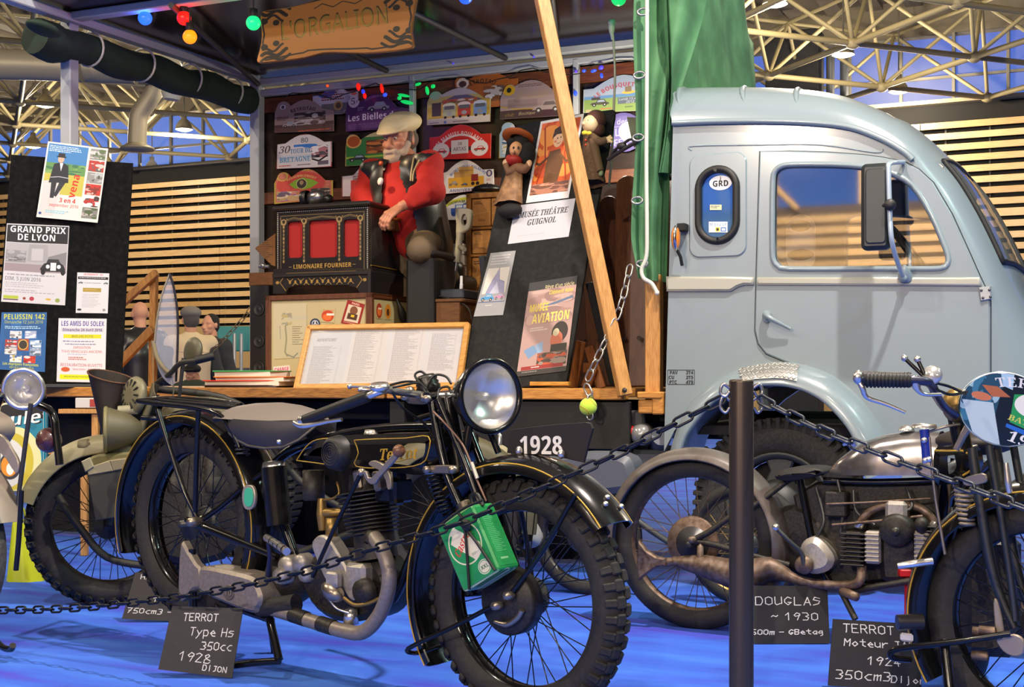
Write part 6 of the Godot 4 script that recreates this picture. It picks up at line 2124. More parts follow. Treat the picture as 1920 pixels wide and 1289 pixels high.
# ---------------------------------------------------------------- bodies: one surface drawn round a skeleton
class Net:
	var lo: Vector3
	var cell: float
	var n: Vector3i
	var f := PackedFloat32Array()
	var k := 0.03
	func _init(a: Vector3, b: Vector3, c: float, blend := 0.03):
		lo = a; cell = c; k = blend
		n = Vector3i(((b - a) / c).ceil()) + Vector3i.ONE
		f.resize(n.x * n.y * n.z)
		f.fill(1.0)
	func bone(a: Vector3, b: Vector3, ra: float, rb: float, cut := false, sx := 1.0):   # sx > 1 flattens along z
		var r := maxf(ra, rb) + k + cell
		var p := ((a.min(b) - Vector3.ONE * r - lo) / cell).floor()
		var q := ((a.max(b) + Vector3.ONE * r - lo) / cell).ceil()
		var ab := b - a
		var l2 := maxf(ab.length_squared(),1e-9)
		for z in range(maxi(int(p.z),0), mini(int(q.z) + 1, n.z)):
			for y in range(maxi(int(p.y),0), mini(int(q.y) + 1, n.y)):
				var row := (z * n.y + y) * n.x
				for x in range(maxi(int(p.x),0), mini(int(q.x) + 1, n.x)):
					var w := lo + Vector3(x, y, z) * cell - a
					var t := clampf(w.dot(ab) / l2,0.0,1.0)
					var e := w - ab * t
					e.z *= sx
					put(row + x, e.length() - lerpf(ra, rb, t), cut)
	func ball(c: Vector3, r: Vector3, cut := false, b := Basis()):
		var m := maxf(r.x, maxf(r.y, r.z))
		var s := m + k + cell
		var p := ((c - Vector3.ONE * s - lo) / cell).floor()
		var q := ((c + Vector3.ONE * s - lo) / cell).ceil()
		var inv := b.inverse()
		var mn := minf(r.x, minf(r.y, r.z))
		for z in range(maxi(int(p.z),0), mini(int(q.z) + 1, n.z)):
			for y in range(maxi(int(p.y),0), mini(int(q.y) + 1, n.y)):
				var row := (z * n.y + y) * n.x
				for x in range(maxi(int(p.x),0), mini(int(q.x) + 1, n.x)):
					var w := (inv * (lo + Vector3(x, y, z) * cell - c)) / r
					var l := w.length()
					put(row + x, (l - 1.0) * lerpf(mn, m, 0.3), cut)
	func put(i: int, d: float, cut: bool):
		var o := f[i]
		if cut:
			d = -d
			var h := clampf(0.5 - 0.5 * (o - d) / (k * 0.4),0.0,1.0)
			f[i] = lerpf(o, d, h) + k * 0.4 * h * (1.0 - h)
		else:
			var h := clampf(0.5 + 0.5 * (o - d) / k, 0.0,1.0)
			f[i] = lerpf(o, d, h) - k * h * (1.0 - h)
	func into(s: Shape, keep = null):
		var id := {}
		var pts := PackedVector3Array()
		var g := s.group() if s.sm == 0 else s.sm
		var sx := 1; var sy := n.x; var sz := n.x * n.y
		var offs := [0, sx, sy, sx + sy, sz, sx + sz, sy + sz, sx + sy + sz]
		for z in n.z - 1:
			for y in n.y - 1:
				var row := (z * n.y + y) * n.x
				for x in n.x - 1:
					var i := row + x
					var m := 0
					for c in 8:
						if f[i + offs[c]] < 0.0: m |= 1 << c
					if m == 0 or m == 255: continue
					var sum := Vector3()
					var cnt := 0
					for e in [[0,1],[2,3],[4,5],[6,7],[0,2],[1,3],[4,6],[5,7],[0,4],[1,5],[2,6],[3,7]]:
						var a: int = e[0]; var b: int = e[1]
						if ((m >> a) & 1) != ((m >> b) & 1):
							var fa := f[i + offs[a]]; var fb := f[i + offs[b]]
							var t := fa / (fa - fb)
							sum += Vector3(a & 1,(a >> 1) & 1, a >> 2).lerp(Vector3(b & 1,(b >> 1) & 1, b >> 2), t)
							cnt += 1
					id[i] = pts.size()
					pts.append(lo + (Vector3(x, y, z) + sum / cnt) * cell)
		for i in id:
			var a0 := f[i] < 0.0
			for e in [[sx, sy, sz],[sy, sz, sx],[sz, sx, sy]]:
				if (f[i + e[0]] < 0.0) == a0: continue
				var u: int = e[1]; var v: int = e[2]
				if not (id.has(i - u) and id.has(i - v) and id.has(i - u - v)): continue
				var p0 := pts[id[i]]; var p1 := pts[id[i - u]]; var p2 := pts[id[i - u - v]]; var p3 := pts[id[i - v]]
				if keep != null and not keep.call((p0 + p2) / 2): continue
				if a0:
					s.tri(p0, p2, p1, g); s.tri(p0, p3, p2, g)
				else:
					s.tri(p0, p1, p2, g); s.tri(p0, p2, p3, g)

func limb_net(bones: Array, cell: float, blend := 0.03) -> Net:
	var a := Vector3.ONE * 1e9; var b := -a
	for e in bones:
		var r := Vector3.ONE * (maxf(e[2], e[3]) + 0.05)
		a = a.min(e[0] - r).min(e[1] - r)
		b = b.max(e[0] + r).max(e[1] + r)
	var net := Net.new(a, b, cell, blend)
	for e in bones: net.bone(e[0], e[1], e[2], e[3], false, e[4] if e.size() > 4 else 1.0)
	return net

func head_into(s: Shape, c: Vector3, b: Basis, k := 1.0, cell := 0.005):   # b.z looks the way the face does
	var net := Net.new(Vector3(-0.11,-0.17,-0.13) * k, Vector3(0.11,0.15,0.15) * k, cell, 0.018 * k)
	net.ball(Vector3(0,0.025,-0.012) * k, Vector3(0.077,0.098,0.096) * k)
	net.ball(Vector3(0,-0.05,0.025) * k, Vector3(0.058,0.068,0.066) * k)
	net.bone(Vector3(0,0.012,0.084) * k, Vector3(0,-0.03,0.108) * k, 0.009 * k, 0.014 * k)
	net.ball(Vector3(0,-0.036,0.1) * k, Vector3(0.02,0.012,0.014) * k)
	net.bone(Vector3(-0.045,0.028,0.068) * k, Vector3(0.045,0.028,0.068) * k, 0.012 * k, 0.012 * k)
	net.ball(Vector3(-0.045,-0.022,0.058) * k, Vector3(0.024,0.02,0.022) * k)
	net.ball(Vector3(0.045,-0.022,0.058) * k, Vector3(0.024,0.02,0.022) * k)
	net.ball(Vector3(0,-0.1,0.062) * k, Vector3(0.024,0.018,0.02) * k)
	for sd in [-1.0,1.0]:
		net.ball(Vector3(sd * 0.032,0.008,0.088) * k, Vector3(0.016,0.01,0.014) * k, true)
		net.ball(Vector3(sd * 0.079,-0.005,-0.015) * k, Vector3(0.011,0.032,0.02) * k, false, Basis(Vector3.UP, sd * 0.4))
	net.bone(Vector3(-0.024,-0.066,0.09) * k, Vector3(0.024,-0.066,0.09) * k, 0.006 * k, 0.006 * k)
	net.bone(Vector3(-0.024,-0.074,0.094) * k, Vector3(0.024,-0.074,0.094) * k, 0.003 * k, 0.003 * k, true)
	net.bone(Vector3(0,-0.06,-0.03) * k, Vector3(0,-0.16,-0.04) * k, 0.05 * k, 0.055 * k)
	var t := Shape.new()
	net.into(t)
	s.st.append_from(t.mesh(),0, Transform3D(b, c))

func hand_into(s: Shape, wrist: Vector3, b: Basis, curl := 0.5, right := 1.0):   # b.y towards the fingertips, b.z out of the back of the hand
	var net := Net.new(Vector3(-0.09,-0.06,-0.13), Vector3(0.09,0.2,0.06),0.0038,0.008)
	net.bone(Vector3(0,-0.03,0), Vector3(0,0.02,0),0.026,0.028, false, 1.35)
	for x in [-0.027,-0.009,0.009,0.027]: net.bone(Vector3(x * 0.7,0.015,0), Vector3(x, 0.085,0.002),0.015,0.0125)
	for k in 4:
		var x: float = [-0.03,-0.01,0.011,0.031][k]
		var l: float = [0.036,0.044,0.046,0.042][k]
		if right < 0: x = -x
		var p := Vector3(x, 0.088,0.002)
		var a := curl * 0.8
		for j in 3:
			var d := Vector3(x * 0.6, cos(a),-sin(a)).normalized()
			var r := 0.0095 - j * 0.0009
			net.bone(p, p + d * l * [1.0,0.62,0.5][j], r, r - 0.0008)
			p += d * l * [1.0,0.62,0.5][j]
			a += curl * 0.9
	var t0 := Vector3(right * 0.024,0.015,-0.006)
	var t1 := t0 + Vector3(right * 0.032,0.032,-0.018)
	var t2 := t1 + Vector3(right * 0.008,0.032,-0.014)
	net.bone(t0, t1,0.014,0.0115)
	net.bone(t1, t2,0.011,0.0095)
	net.bone(t2, t2 + Vector3(-right * 0.004,0.024,-0.01),0.0095,0.0085)
	var t := Shape.new()
	net.into(t)
	s.st.append_from(t.mesh(),0, Transform3D(b, wrist))

func aim(y: Vector3, z: Vector3) -> Basis:
	y = y.normalized()
	var x := y.cross(z).normalized()
	return Basis(x, y, x.cross(y))

func eyes(t, c: Vector3, b: Basis, k := 1.0):
	for sd in [-1.0,1.0]:
		var s := Shape.new()
		s.ball(c + b * (Vector3(sd * 0.031,0.007,0.077) * k), Vector3.ONE * 0.0095 * k, Basis(),12,8)
		obj("eye", s, mat("a89a90", 0.3), t)  # eyeball toned down, shade from the brow put into its colour
		s = Shape.new()
		s.ball(c + b * (Vector3(sd * 0.031,0.005,0.082) * k), Vector3.ONE * 0.0058 * k, Basis(),8,6)
		obj("iris", s, mat("2a2420", 0.2), t)

func organ_player():
	fr_ = TT
	var base := Vector3(-2.42,0.909,-0.98)
	var t := begin("person", "bearded man in a cream flat cap, red sweater and black vest turning the organ's crank", "person", base)
	var V := func(x, y, z): return q(x, y, z)
	var hc: Vector3 = V.call(748,262,-0.93)
	var hb := Basis(Vector3.UP, -0.12) * Basis(Vector3.RIGHT, 0.18)
	var neck: Vector3 = V.call(756,304,-1.0)
	var chest: Vector3 = V.call(757,345,-0.98)
	var belly: Vector3 = V.call(768,395,-0.95)
	var hip: Vector3 = V.call(780,447,-0.98)
	var ls: Vector3 = V.call(806,308,-0.9)
	var le: Vector3 = V.call(812,360,-0.76)
	var lw: Vector3 = V.call(752,388,-0.66)
	var rs: Vector3 = V.call(698,322,-1.05)
	var re: Vector3 = V.call(680,368,-0.98)
	var rw: Vector3 = V.call(704,402,-0.86)
	var lh: Vector3 = hip + Vector3(0.08,-0.03,0.03)
	var rh: Vector3 = hip + Vector3(-0.1,-0.03,-0.05)
	var lk: Vector3 = V.call(786,470,-0.64)
	var la := lk + Vector3(0.03,-0.13,-0.38)
	var rk := Vector3(rh.x - 0.02,0.47, rh.z + 0.08)
	var ra := Vector3(rh.x, 0.09, rh.z + 0.02)
	var skin := mat("b87c5e", 0.5,0.0, {"subsurf_scatter_enabled": true, "subsurf_scatter_strength": 0.08})
	var s := Shape.new()
	var body := limb_net([[neck, hc + Vector3(0,-0.05,0),0.06,0.055],[neck, chest, 0.09,0.14],[chest, belly, 0.14,0.15],[belly, hip, 0.15,0.13],[chest + Vector3(0,0.06,0), ls, 0.1,0.06],[chest + Vector3(0,0.06,0), rs, 0.1,0.06],
		[ls, le, 0.055,0.045],[le, lw, 0.044,0.03],[rs, re, 0.055,0.045],[re, rw, 0.044,0.03],[hip, lh, 0.12,0.1],[hip, rh, 0.12,0.1],[lh, lk, 0.085,0.058],[lk, la, 0.055,0.04],[rh, rk, 0.085,0.058],[rk, ra, 0.055,0.04],[ra, ra + Vector3(-0.05,-0.05,0.12),0.035,0.03]],0.016)
	body.into(s)
	head_into(s, hc, hb, 1.06)
	hand_into(s, lw, aim(V.call(728,404,-0.6) - lw, Vector3(0.1,0.8,0.6)),0.55,1.0)
	hand_into(s, rw, aim(Vector3(0.5,-0.1,0.6), Vector3(0,1,0.2)),0.5,-1.0)
	obj("body", s, skin, t)
	eyes(t, hc, hb, 1.06)
	s = Shape.new()
	var sw := limb_net([[neck + Vector3(0,-0.03,0), chest, 0.085,0.168],[chest, belly, 0.168,0.185],[belly, hip + Vector3(0,0.02,0),0.185,0.155],[chest + Vector3(0,0.05,0), ls, 0.11,0.075],[chest + Vector3(0,0.05,0), rs, 0.11,0.072],[ls, le, 0.076,0.064],[le, le.lerp(lw, 0.66),0.066,0.05],[rs, re, 0.072,0.062],[re, re.lerp(rw, 0.8),0.07,0.05]],0.012)
	for f in [0.2,0.38,0.55,0.72,0.9]:
		sw.bone(ls.lerp(le, f) + Vector3(-0.06,0.03,0.05), ls.lerp(le, f) + Vector3(0.03,-0.02,0.085),0.012,0.012)
		sw.bone(le.lerp(lw, f * 0.6) + Vector3(-0.02,0.055,0.03), le.lerp(lw, f * 0.6) + Vector3(0.02,-0.04,0.06),0.01,0.01)
	sw.into(s)
	obj("red_sweater", s, mat("a3130a", 0.85,0.0, {"rim_enabled": true, "rim": 0.3}), t)
	# vest: a shell round the trunk, open in front
	s = Shape.new()
	var front := Vector3(0.12,0,0.99)
	var vest := limb_net([[neck + Vector3(0,-0.05,-0.03), chest, 0.1,0.19],[chest, belly, 0.19,0.205],[belly, hip + Vector3(0.02,-0.05,0),0.205,0.2],[chest + Vector3(0,0.05,0), ls + Vector3(-0.03,0.01,0),0.13,0.1],[chest + Vector3(0,0.05,0), rs + Vector3(0.03,0.01,0),0.13,0.1]],0.012)
	var axis := chest
	vest.into(s, func(p):
		var r: Vector3 = p - chest.lerp(hip, clampf((chest.y - p.y) / (chest.y - hip.y),0,1))
		r.y = 0
		var ang := rad_to_deg(absf(r.normalized().signed_angle_to(front, Vector3.UP)))
		var arm: bool = (p - ls).dot((ls - chest).normalized()) > 0.09 or (p - rs).dot((rs - chest).normalized()) > 0.07
		return ang > lerpf(13,24, clampf((chest.y + 0.12 - p.y) * 3,0,1)) and not arm and p.y < neck.y + 0.01)
	obj("black_vest", s, mat("100f0e", 0.35,0.0, {"clearcoat_enabled": true, "clearcoat": 0.3}), t)
	for e in [[V.call(712,340,-0.73),0.022, "d8ccc0", "badge"],[V.call(713,306,-0.78),0.013, "b8502a", "pin"]]:
		s = Shape.new()
		s.lathe([Vector2(0.001,0.006), Vector2(e[1] * 0.8,0.005), Vector2(e[1],0.0), Vector2(e[1],-0.01)], Transform3D(aim(Vector3(-0.5,0.15,0.85), Vector3.UP), e[0]),20)
		obj(e[3], s, mat(e[2],0.3), t)
	s = Shape.new()
	s.tube(spline([V.call(776,296,-0.8), V.call(772,318,-0.76), V.call(770,340,-0.74)],4),0.006,6)
	s.tube(spline([V.call(786,300,-0.79), V.call(776,322,-0.75), V.call(774,340,-0.74)],4),0.005,6)
	obj("vest_piping", s, mat("9a8a60", 0.5), t)
	# trousers, boots
	s = Shape.new()
	limb_net([[hip + Vector3(0,0.03,0), lh, 0.145,0.125],[hip + Vector3(0,0.03,0), rh, 0.145,0.125],[lh, lk, 0.1,0.062],[lk, la, 0.062,0.05],[rh, rk, 0.115,0.08],[rk, ra + Vector3(0,0.06,0),0.08,0.062]],0.014).into(s)
	obj("trousers", s, mat("5c4c36", 0.8), t)
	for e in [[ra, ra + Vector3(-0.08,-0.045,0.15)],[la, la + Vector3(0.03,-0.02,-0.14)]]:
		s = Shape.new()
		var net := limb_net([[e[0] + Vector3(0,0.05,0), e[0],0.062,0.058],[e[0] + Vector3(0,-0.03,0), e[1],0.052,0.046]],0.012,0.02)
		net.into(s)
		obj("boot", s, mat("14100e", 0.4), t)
	# beard, hair, cap
	s = Shape.new()
	var net := Net.new(Vector3(-0.13,-0.2,-0.13), Vector3(0.13,0.1,0.16),0.006,0.02)
	net.ball(Vector3(0,-0.098,0.07), Vector3(0.054,0.052,0.05))
	net.bone(Vector3(-0.072,-0.03,0.02), Vector3(-0.04,-0.105,0.065),0.021,0.03)
	net.bone(Vector3(0.072,-0.03,0.02), Vector3(0.04,-0.105,0.065),0.021,0.03)
	net.bone(Vector3(-0.034,-0.064,0.1), Vector3(0.034,-0.064,0.1),0.013,0.013)
	net.bone(Vector3(-0.02,-0.085,0.112), Vector3(0.02,-0.085,0.112),0.009,0.009, true)
	var ts := Shape.new()
	net.into(ts)
	s.st.append_from(ts.mesh(),0, Transform3D(hb, hc))
	obj("beard", s, tri_mat("beard", ramp_tex(tex.fine, [0.2, "8f7a66", 0.8, "cbb8a2"]), Vector3.ONE * 6,0.9), t)
	s = Shape.new()
	net = Net.new(Vector3(-0.13,-0.12,-0.15), Vector3(0.13,0.1,0.1),0.007,0.02)
	net.ball(Vector3(0,0.0,-0.045), Vector3(0.094,0.075,0.078))
	for sd in [-1.0,1.0]: net.bone(Vector3(sd * 0.086,0.03,0.0), Vector3(sd * 0.083,-0.03,0.018),0.013,0.009)
	ts = Shape.new()
	net.into(ts)
	s.st.append_from(ts.mesh(),0, Transform3D(hb, hc))
	obj("hair", s, mat("5c5046", 0.9), t)
	s = Shape.new()
	net = Net.new(Vector3(-0.17,-0.02,-0.19), Vector3(0.17,0.2,0.22),0.007,0.03)
	net.ball(Vector3(0,0.085,-0.012), Vector3(0.112,0.06,0.13), false, Basis(Vector3.RIGHT, 0.2))
	net.ball(Vector3(0,0.098,-0.05), Vector3(0.116,0.062,0.1))
	net.ball(Vector3(0,0.05,0.09), Vector3(0.082,0.013,0.052), false, Basis(Vector3.RIGHT, 0.35))
	net.ball(Vector3(0,0.0,0.02), Vector3(0.085,0.06,0.1), true)
	ts = Shape.new()
	net.into(ts)
	s.st.append_from(ts.mesh(),0, Transform3D(hb, hc))
	obj("flat_cap", s, tri_mat("cap", ramp_tex(tex.fine, [0.2, "cbb88a", 0.8, "dccaa0"]), Vector3.ONE * 6,0.8), t)
	t = begin("black_filler", "black box stool under the organ player's bent knee", "filler", Vector3(lk.x + base.x - 0.01,0.909, lk.z + base.z - 0.16))  # black block added to fill the dark area under the knee
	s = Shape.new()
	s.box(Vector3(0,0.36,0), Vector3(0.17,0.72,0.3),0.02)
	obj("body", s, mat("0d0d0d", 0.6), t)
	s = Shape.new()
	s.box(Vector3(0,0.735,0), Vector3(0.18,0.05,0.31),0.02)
	obj("filler_top", s, mat("131212", 0.5), t)

func bystander(label: String, x, y, d, turn, look: Dictionary):   # x, y: head's middle in the photograph, d: how far off
	var hc0 := px(x, y, d)
	var h := hc0.y + 0.1
	fr_ = Transform3D(Basis(Vector3.UP, turn), Vector3(hc0.x, 0, hc0.z))
	cur = Vector3()
	var t := thing("person", label, "person", fr_, "visitors beyond the stage")
	var k := h / 1.75
	var V := func(a, b, c): return Vector3(a, b, c) * k
	var hc: Vector3 = V.call(0,1.65,0.02)
	var s := Shape.new()
	var sh := [V.call(-0.18,1.41,0), V.call(0.18,1.41,0)]
	var el := [V.call(-0.25,1.13,-0.02), V.call(0.25,1.13,-0.02)]
	var wr := [V.call(-0.22,0.88,0.12), V.call(0.2,0.98,0.2)]
	var bones := [[V.call(0,1.5,0), V.call(0,1.62,0),0.055,0.055],[V.call(0,1.3,0), V.call(0,1.0,0),0.13,0.13]]
	for i in 2:
		var sd: float = [-1.0,1.0][i]
		bones += [[V.call(0,1.38,0), sh[i],0.1,0.06],[sh[i], el[i],0.05,0.042],[el[i], wr[i],0.04,0.028],[V.call(sd * 0.09,0.95,0), V.call(sd * 0.1,0.5,0.02),0.09,0.06],[V.call(sd * 0.1,0.5,0.02), V.call(sd * 0.1,0.08,-0.01),0.055,0.04],[V.call(sd * 0.1,0.05,0), V.call(sd * 0.12,0.035,0.15),0.04,0.035]]
	limb_net(bones, 0.022).into(s)
	head_into(s, hc, Basis(Vector3.UP, look.get("face", 0.0)), k, 0.008)
	for i in 2: hand_into(s, wr[i], aim(Vector3(0,-0.3,1), Vector3(0,1,0.3)),0.5,[1.0,-1.0][i])
	obj("body", s, mat("c08a6c", 0.6), t)
	s = Shape.new()
	bones = [[V.call(0,1.44,0), V.call(0,1.25,0),0.1,0.18],[V.call(0,1.25,0), V.call(0,0.92,0),0.185,0.18]]
	for i in 2:
		bones += [[V.call(0,1.36,0), sh[i],0.13,0.085]]
		if not look.has("vest"): bones += [[sh[i], el[i],0.08,0.065],[el[i], el[i].lerp(wr[i],0.85),0.065,0.05]]
	limb_net(bones, 0.02).into(s)
	obj(look.get("coat_name", "jacket"), s, look.coat, t)
	if look.has("vest"):
		s = Shape.new()
		for i in 2:
			s = Shape.new()
			limb_net([[sh[i], el[i],0.075,0.065],[el[i], el[i].lerp(wr[i],0.85),0.065,0.05]],0.02).into(s)
			obj("sleeve", s, mat(look.vest, 0.8), t)
		for yy in [1.32,1.2,1.08,0.96]:
			s = Shape.new()
			var ring := []
			for a in 24: ring.append(V.call(cos(TAU * a / 24) * 0.19, yy, sin(TAU * a / 24) * 0.19))
			s.tube(ring, 0.004,5, true)
			obj("quilt_seam", s, mat("b8a890", 0.8), t)
	s = Shape.new()
	bones = []
	for sd in [-1.0,1.0]: bones += [[V.call(sd * 0.08,0.95,0), V.call(sd * 0.1,0.5,0.02),0.11,0.085],[V.call(sd * 0.1,0.5,0.02), V.call(sd * 0.1,0.1,0),0.085,0.075]]
	limb_net(bones, 0.022).into(s)
	obj("trousers", s, mat("24262c", 0.85), t)
	for sd in [-1.0,1.0]:
		s = Shape.new()
		limb_net([[V.call(sd * 0.1,0.07,-0.03), V.call(sd * 0.12,0.05,0.17),0.055,0.045]],0.02).into(s)
		obj("shoe", s, mat("161414", 0.5), t)
	var fb := Basis(Vector3.UP, look.get("face", 0.0))
	if look.has("hair"):
		s = Shape.new()
		s.ball(hc + fb * V.call(0,0.045,-0.025), V.call(0.088,0.088,0.09), fb, 18,12)
		s.ball(hc + fb * V.call(0,0.0,-0.05), V.call(0.08,0.09,0.065), fb, 18,12)
		obj("hair", s, mat(look.hair, 0.85), t)
	if look.has("cap"):
		s = Shape.new()
		var net := Net.new(hc + Vector3(-0.17,-0.02,-0.19) * k, hc + Vector3(0.17,0.2,0.22) * k, 0.009,0.02)
		net.ball(hc + V.call(0,0.075,-0.01), V.call(0.106,0.068,0.122))
		net.ball(hc + fb * V.call(0,0.05,0.11), V.call(0.075,0.012,0.07), false, fb)
		net.into(s)
		obj("cap", s, mat(look.cap, 0.85), t)

func people():
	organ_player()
	bystander("bald man in a dark leather jacket seen behind the stage's wooden rail", 263,590,13.0,3.6, {"coat": mat("1c1b1c", 0.3,0.0, {"clearcoat_enabled": true, "clearcoat": 0.3}), "coat_name": "leather_jacket"})
	bystander("man in a grey flat cap and cream quilted vest seen from behind", 358,602,12.4,3.5, {"coat": mat("d3bd98", 0.8), "coat_name": "quilted_vest", "vest": "26282c", "cap": "6c665e", "hair": "4a4440"})
	bystander("dark-haired person in a black coat beyond the man in the cream vest", 396,612,13.6,-0.5, {"coat": mat("1d1f22", 0.8), "hair": "17120f"})
	bystander("small person in a black cap whose head just shows above the stage edge", 362,712,10.6,-0.3, {"coat": mat("2c3a30", 0.8), "cap": "121412"})
# ---------------------------------------------------------------- motorcycles: common parts
var BLACK: StandardMaterial3D
var NICKEL: StandardMaterial3D
var CHROME: StandardMaterial3D
var ALU: StandardMaterial3D
var TYRE: StandardMaterial3D
var OLIVE: StandardMaterial3D
var RUST: StandardMaterial3D
var STEEL: StandardMaterial3D
var BRASS: StandardMaterial3D
var GOLD: StandardMaterial3D
var GREASE: StandardMaterial3D

func bike_mats():
	BLACK = mat("0f0f11", 0.22,0.0, {"clearcoat_enabled": true, "clearcoat": 0.4, "clearcoat_roughness": 0.1, "metallic_specular": 0.35})
	NICKEL = mat("9a8f80", 0.32,0.85)
	CHROME = mat("dedad2", 0.24,0.9)
	ALU = tri_mat("alu", ramp_tex(tex.grain, [0.2, "a09a90", 0.8, "b2aca2"]), Vector3.ONE * 5,0.42,0.55)
	TYRE = tri_mat("tyre", ramp_tex(tex.grain, [0.2, "1c1b1a", 0.8, "2a2826"]), Vector3.ONE * 5,0.75)
	OLIVE = mat("57523a", 0.55)
	RUST = tri_mat("rust", ramp_tex(tex.grain, [0.15, "4a3a30", 0.5, "6f5a4a", 0.85, "7d6f66"]), Vector3.ONE * 2.5,0.5,0.5)
	STEEL = mat("4c4c4c", 0.4,0.6)
	BRASS = mat("8f7440", 0.4,0.7)
	GOLD = mat("b8922e", 0.4,0.2)
	GREASE = tri_mat("grease", ramp_tex(tex.grain, [0.2, "1d1b19", 0.8, "35312b"]), Vector3.ONE * 6,0.5,0.3)

func trip(a: Array) -> Array:   # x, y of the photograph and offset from the bike's middle plane, three by three
	var r := []
	for i in range(0, a.size(),3): r.append(q(a[i], a[i + 1], a[i + 2]))
	return r

func tb(t, called, a: Array, r, m, n := 10, smooth := 5):
	var s := Shape.new()
	var pts := trip(a)
	var path := spline(pts, smooth) if pts.size() > 2 else pts
	if r is Array:
		var rr := []
		for i in path.size():
			var f: float = i / float(path.size() - 1) * (r.size() - 1)
			rr.append(lerpf(r[int(f)], r[mini(int(f) + 1, r.size() - 1)], f - int(f)))
		s.tube(path, rr, n)
	else: s.tube(path, r, n)
	return obj(called, s, m, t)

func pl(t, called, a: Array, z0, z1, bev, m, curved := false):   # a plate or body between two offsets, its outline read at the front
	var s := Shape.new()
	var o := Array(q2(a, z1))
	if curved: o = spline(o, 3, true)
	var base := -cur.z
	s.prism(v2(o), base + z0, base + z1, bev, Transform3D(), curved)
	return obj(called, s, m, t)

func wheel(t, c: Vector3, R: float, w: float, n_spokes: int, knobs: int, rim_m, tyre_m, hub_r := 0.045, own := false):
	var xf := Transform3D(Basis(Vector3.RIGHT, PI / 2), c)
	var tr := w / 2
	var rc := R - tr
	var prof := []
	for i in 15:
		var a := deg_to_rad(lerpf(-140,140, i / 14.0))
		prof.append(Vector2(rc + cos(a) * tr, sin(a) * tr * 0.95))
	var s := Shape.new()
	s.lathe(prof, xf, 56)
	var ty = obj("tyre", s, tyre_m, t)
	if knobs > 0:
		var blk := Shape.new()
		blk.box(Vector3.ZERO, Vector3(0.014, TAU * R / knobs * 0.78, tr * 0.6),0.005)
		var bm := blk.mesh()
		blk = Shape.new()
		blk.box(Vector3.ZERO, Vector3(0.012, TAU * R / knobs * 0.5, tr * 0.75),0.004)
		var lm := blk.mesh()
		var all := Shape.new()
		for i in knobs:
			for row in 4:
				var b := Basis(Vector3.BACK, TAU * (i + (0.5 if row % 2 else 0.0)) / knobs)
				var p: Transform3D
				if row < 2: p = Transform3D(b * Basis(Vector3.UP, -0.32 * (1 if row else -1)), c + b * Vector3(R + 0.001,0, tr * 0.33 * (1 if row else -1)))
				else: p = Transform3D(b * Basis(Vector3.UP, -0.95 * (1 if row == 3 else -1)), c + b * Vector3(R - tr * 0.32,0, tr * 0.82 * (1 if row == 3 else -1)))
				if own: obj("tread_block", bm if row < 2 else lm, tyre_m, ty, p)
				else: all.st.append_from(bm if row < 2 else lm, 0, p)
		if not own: obj("tread_block", all, tyre_m, ty).set_meta("kind", "stuff")
	s = Shape.new()
	var rr := rc - tr * 0.62
	s.lathe([Vector2(rr + 0.016,-w * 0.33), Vector2(rr + 0.018,-w * 0.28), Vector2(rr, -w * 0.26), Vector2(rr - 0.012,-w * 0.1), Vector2(rr - 0.012, w * 0.1), Vector2(rr, w * 0.26), Vector2(rr + 0.018, w * 0.28), Vector2(rr + 0.016, w * 0.33)], xf, 56)
	obj("rim", s, rim_m, t)
	s = Shape.new()
	for i in n_spokes:
		var side := 1.0 if i % 2 else -1.0
		var a := TAU * i / n_spokes
		var e := a + (0.5 if (i / 2) % 2 else -0.5)
		s.rod(c + Vector3(cos(e) * hub_r, sin(e) * hub_r, side * 0.032), c + Vector3(cos(a) * (rr - 0.008), sin(a) * (rr - 0.008), side * 0.006),0.0018,5)
	obj("spokes", s, rim_m, t).set_meta("kind", "stuff")
	s = Shape.new()
	s.lathe([Vector2(0.001,-0.08), Vector2(0.012,-0.08), Vector2(0.014,-0.045), Vector2(hub_r + 0.006,-0.04), Vector2(hub_r + 0.006,-0.03), Vector2(0.022,-0.02), Vector2(0.022,0.02), Vector2(hub_r + 0.006,0.03), Vector2(hub_r + 0.006,0.04), Vector2(0.014,0.045), Vector2(0.012,0.08), Vector2(0.001,0.08)], xf, 24)
	obj("hub", s, STEEL, t)

func guard(t, c: Vector3, r: float, hw: float, a0: float, a1: float, m, line_m = null, called := "mudguard", drop := 0.035):
	var rows := []
	var n := 40
	var cross := [[-1.0,-drop],[-0.98,-drop * 0.5],[-0.85,-0.006],[-0.5,0.008],[0.0,0.013],[0.5,0.008],[0.85,-0.006],[0.98,-drop * 0.5],[1.0,-drop]]
	for lay in 2:
		for e in cross:
			var row := []
			for i in n + 1:
				var a := deg_to_rad(lerpf(a0, a1, i / float(n)))
				var rad: float = r + e[1] - lay * 0.004
				row.append(c + Vector3(cos(a) * rad, sin(a) * rad, e[0] * (hw - lay * 0.003)))
			rows.append(row)
		cross.reverse()
	var s := Shape.new()
	s.grid(rows.slice(0,9)); s.grid(rows.slice(9))
	for k in 8:   # close the ends
		for i in [0, n]: s.quad(rows[k][i], rows[k + 1][i], rows[16 - k][i], rows[17 - k][i])
	for k in [0,8]:
		var g := [rows[k], rows[17 - k]]
		s.grid(g)
	var o = obj(called, s, m, t)
	if line_m:
		for z in [-0.93,0.93]:
			s = Shape.new()
			var p := []
			for i in n + 1:
				var a := deg_to_rad(lerpf(a0, a1, i / float(n)))
				var rad := r - 0.011
				p.append(c + Vector3(cos(a) * rad, sin(a) * rad, z * hw))
			s.tube(p, 0.0025,5)
			obj("gold_line", s, line_m, o)
	return o

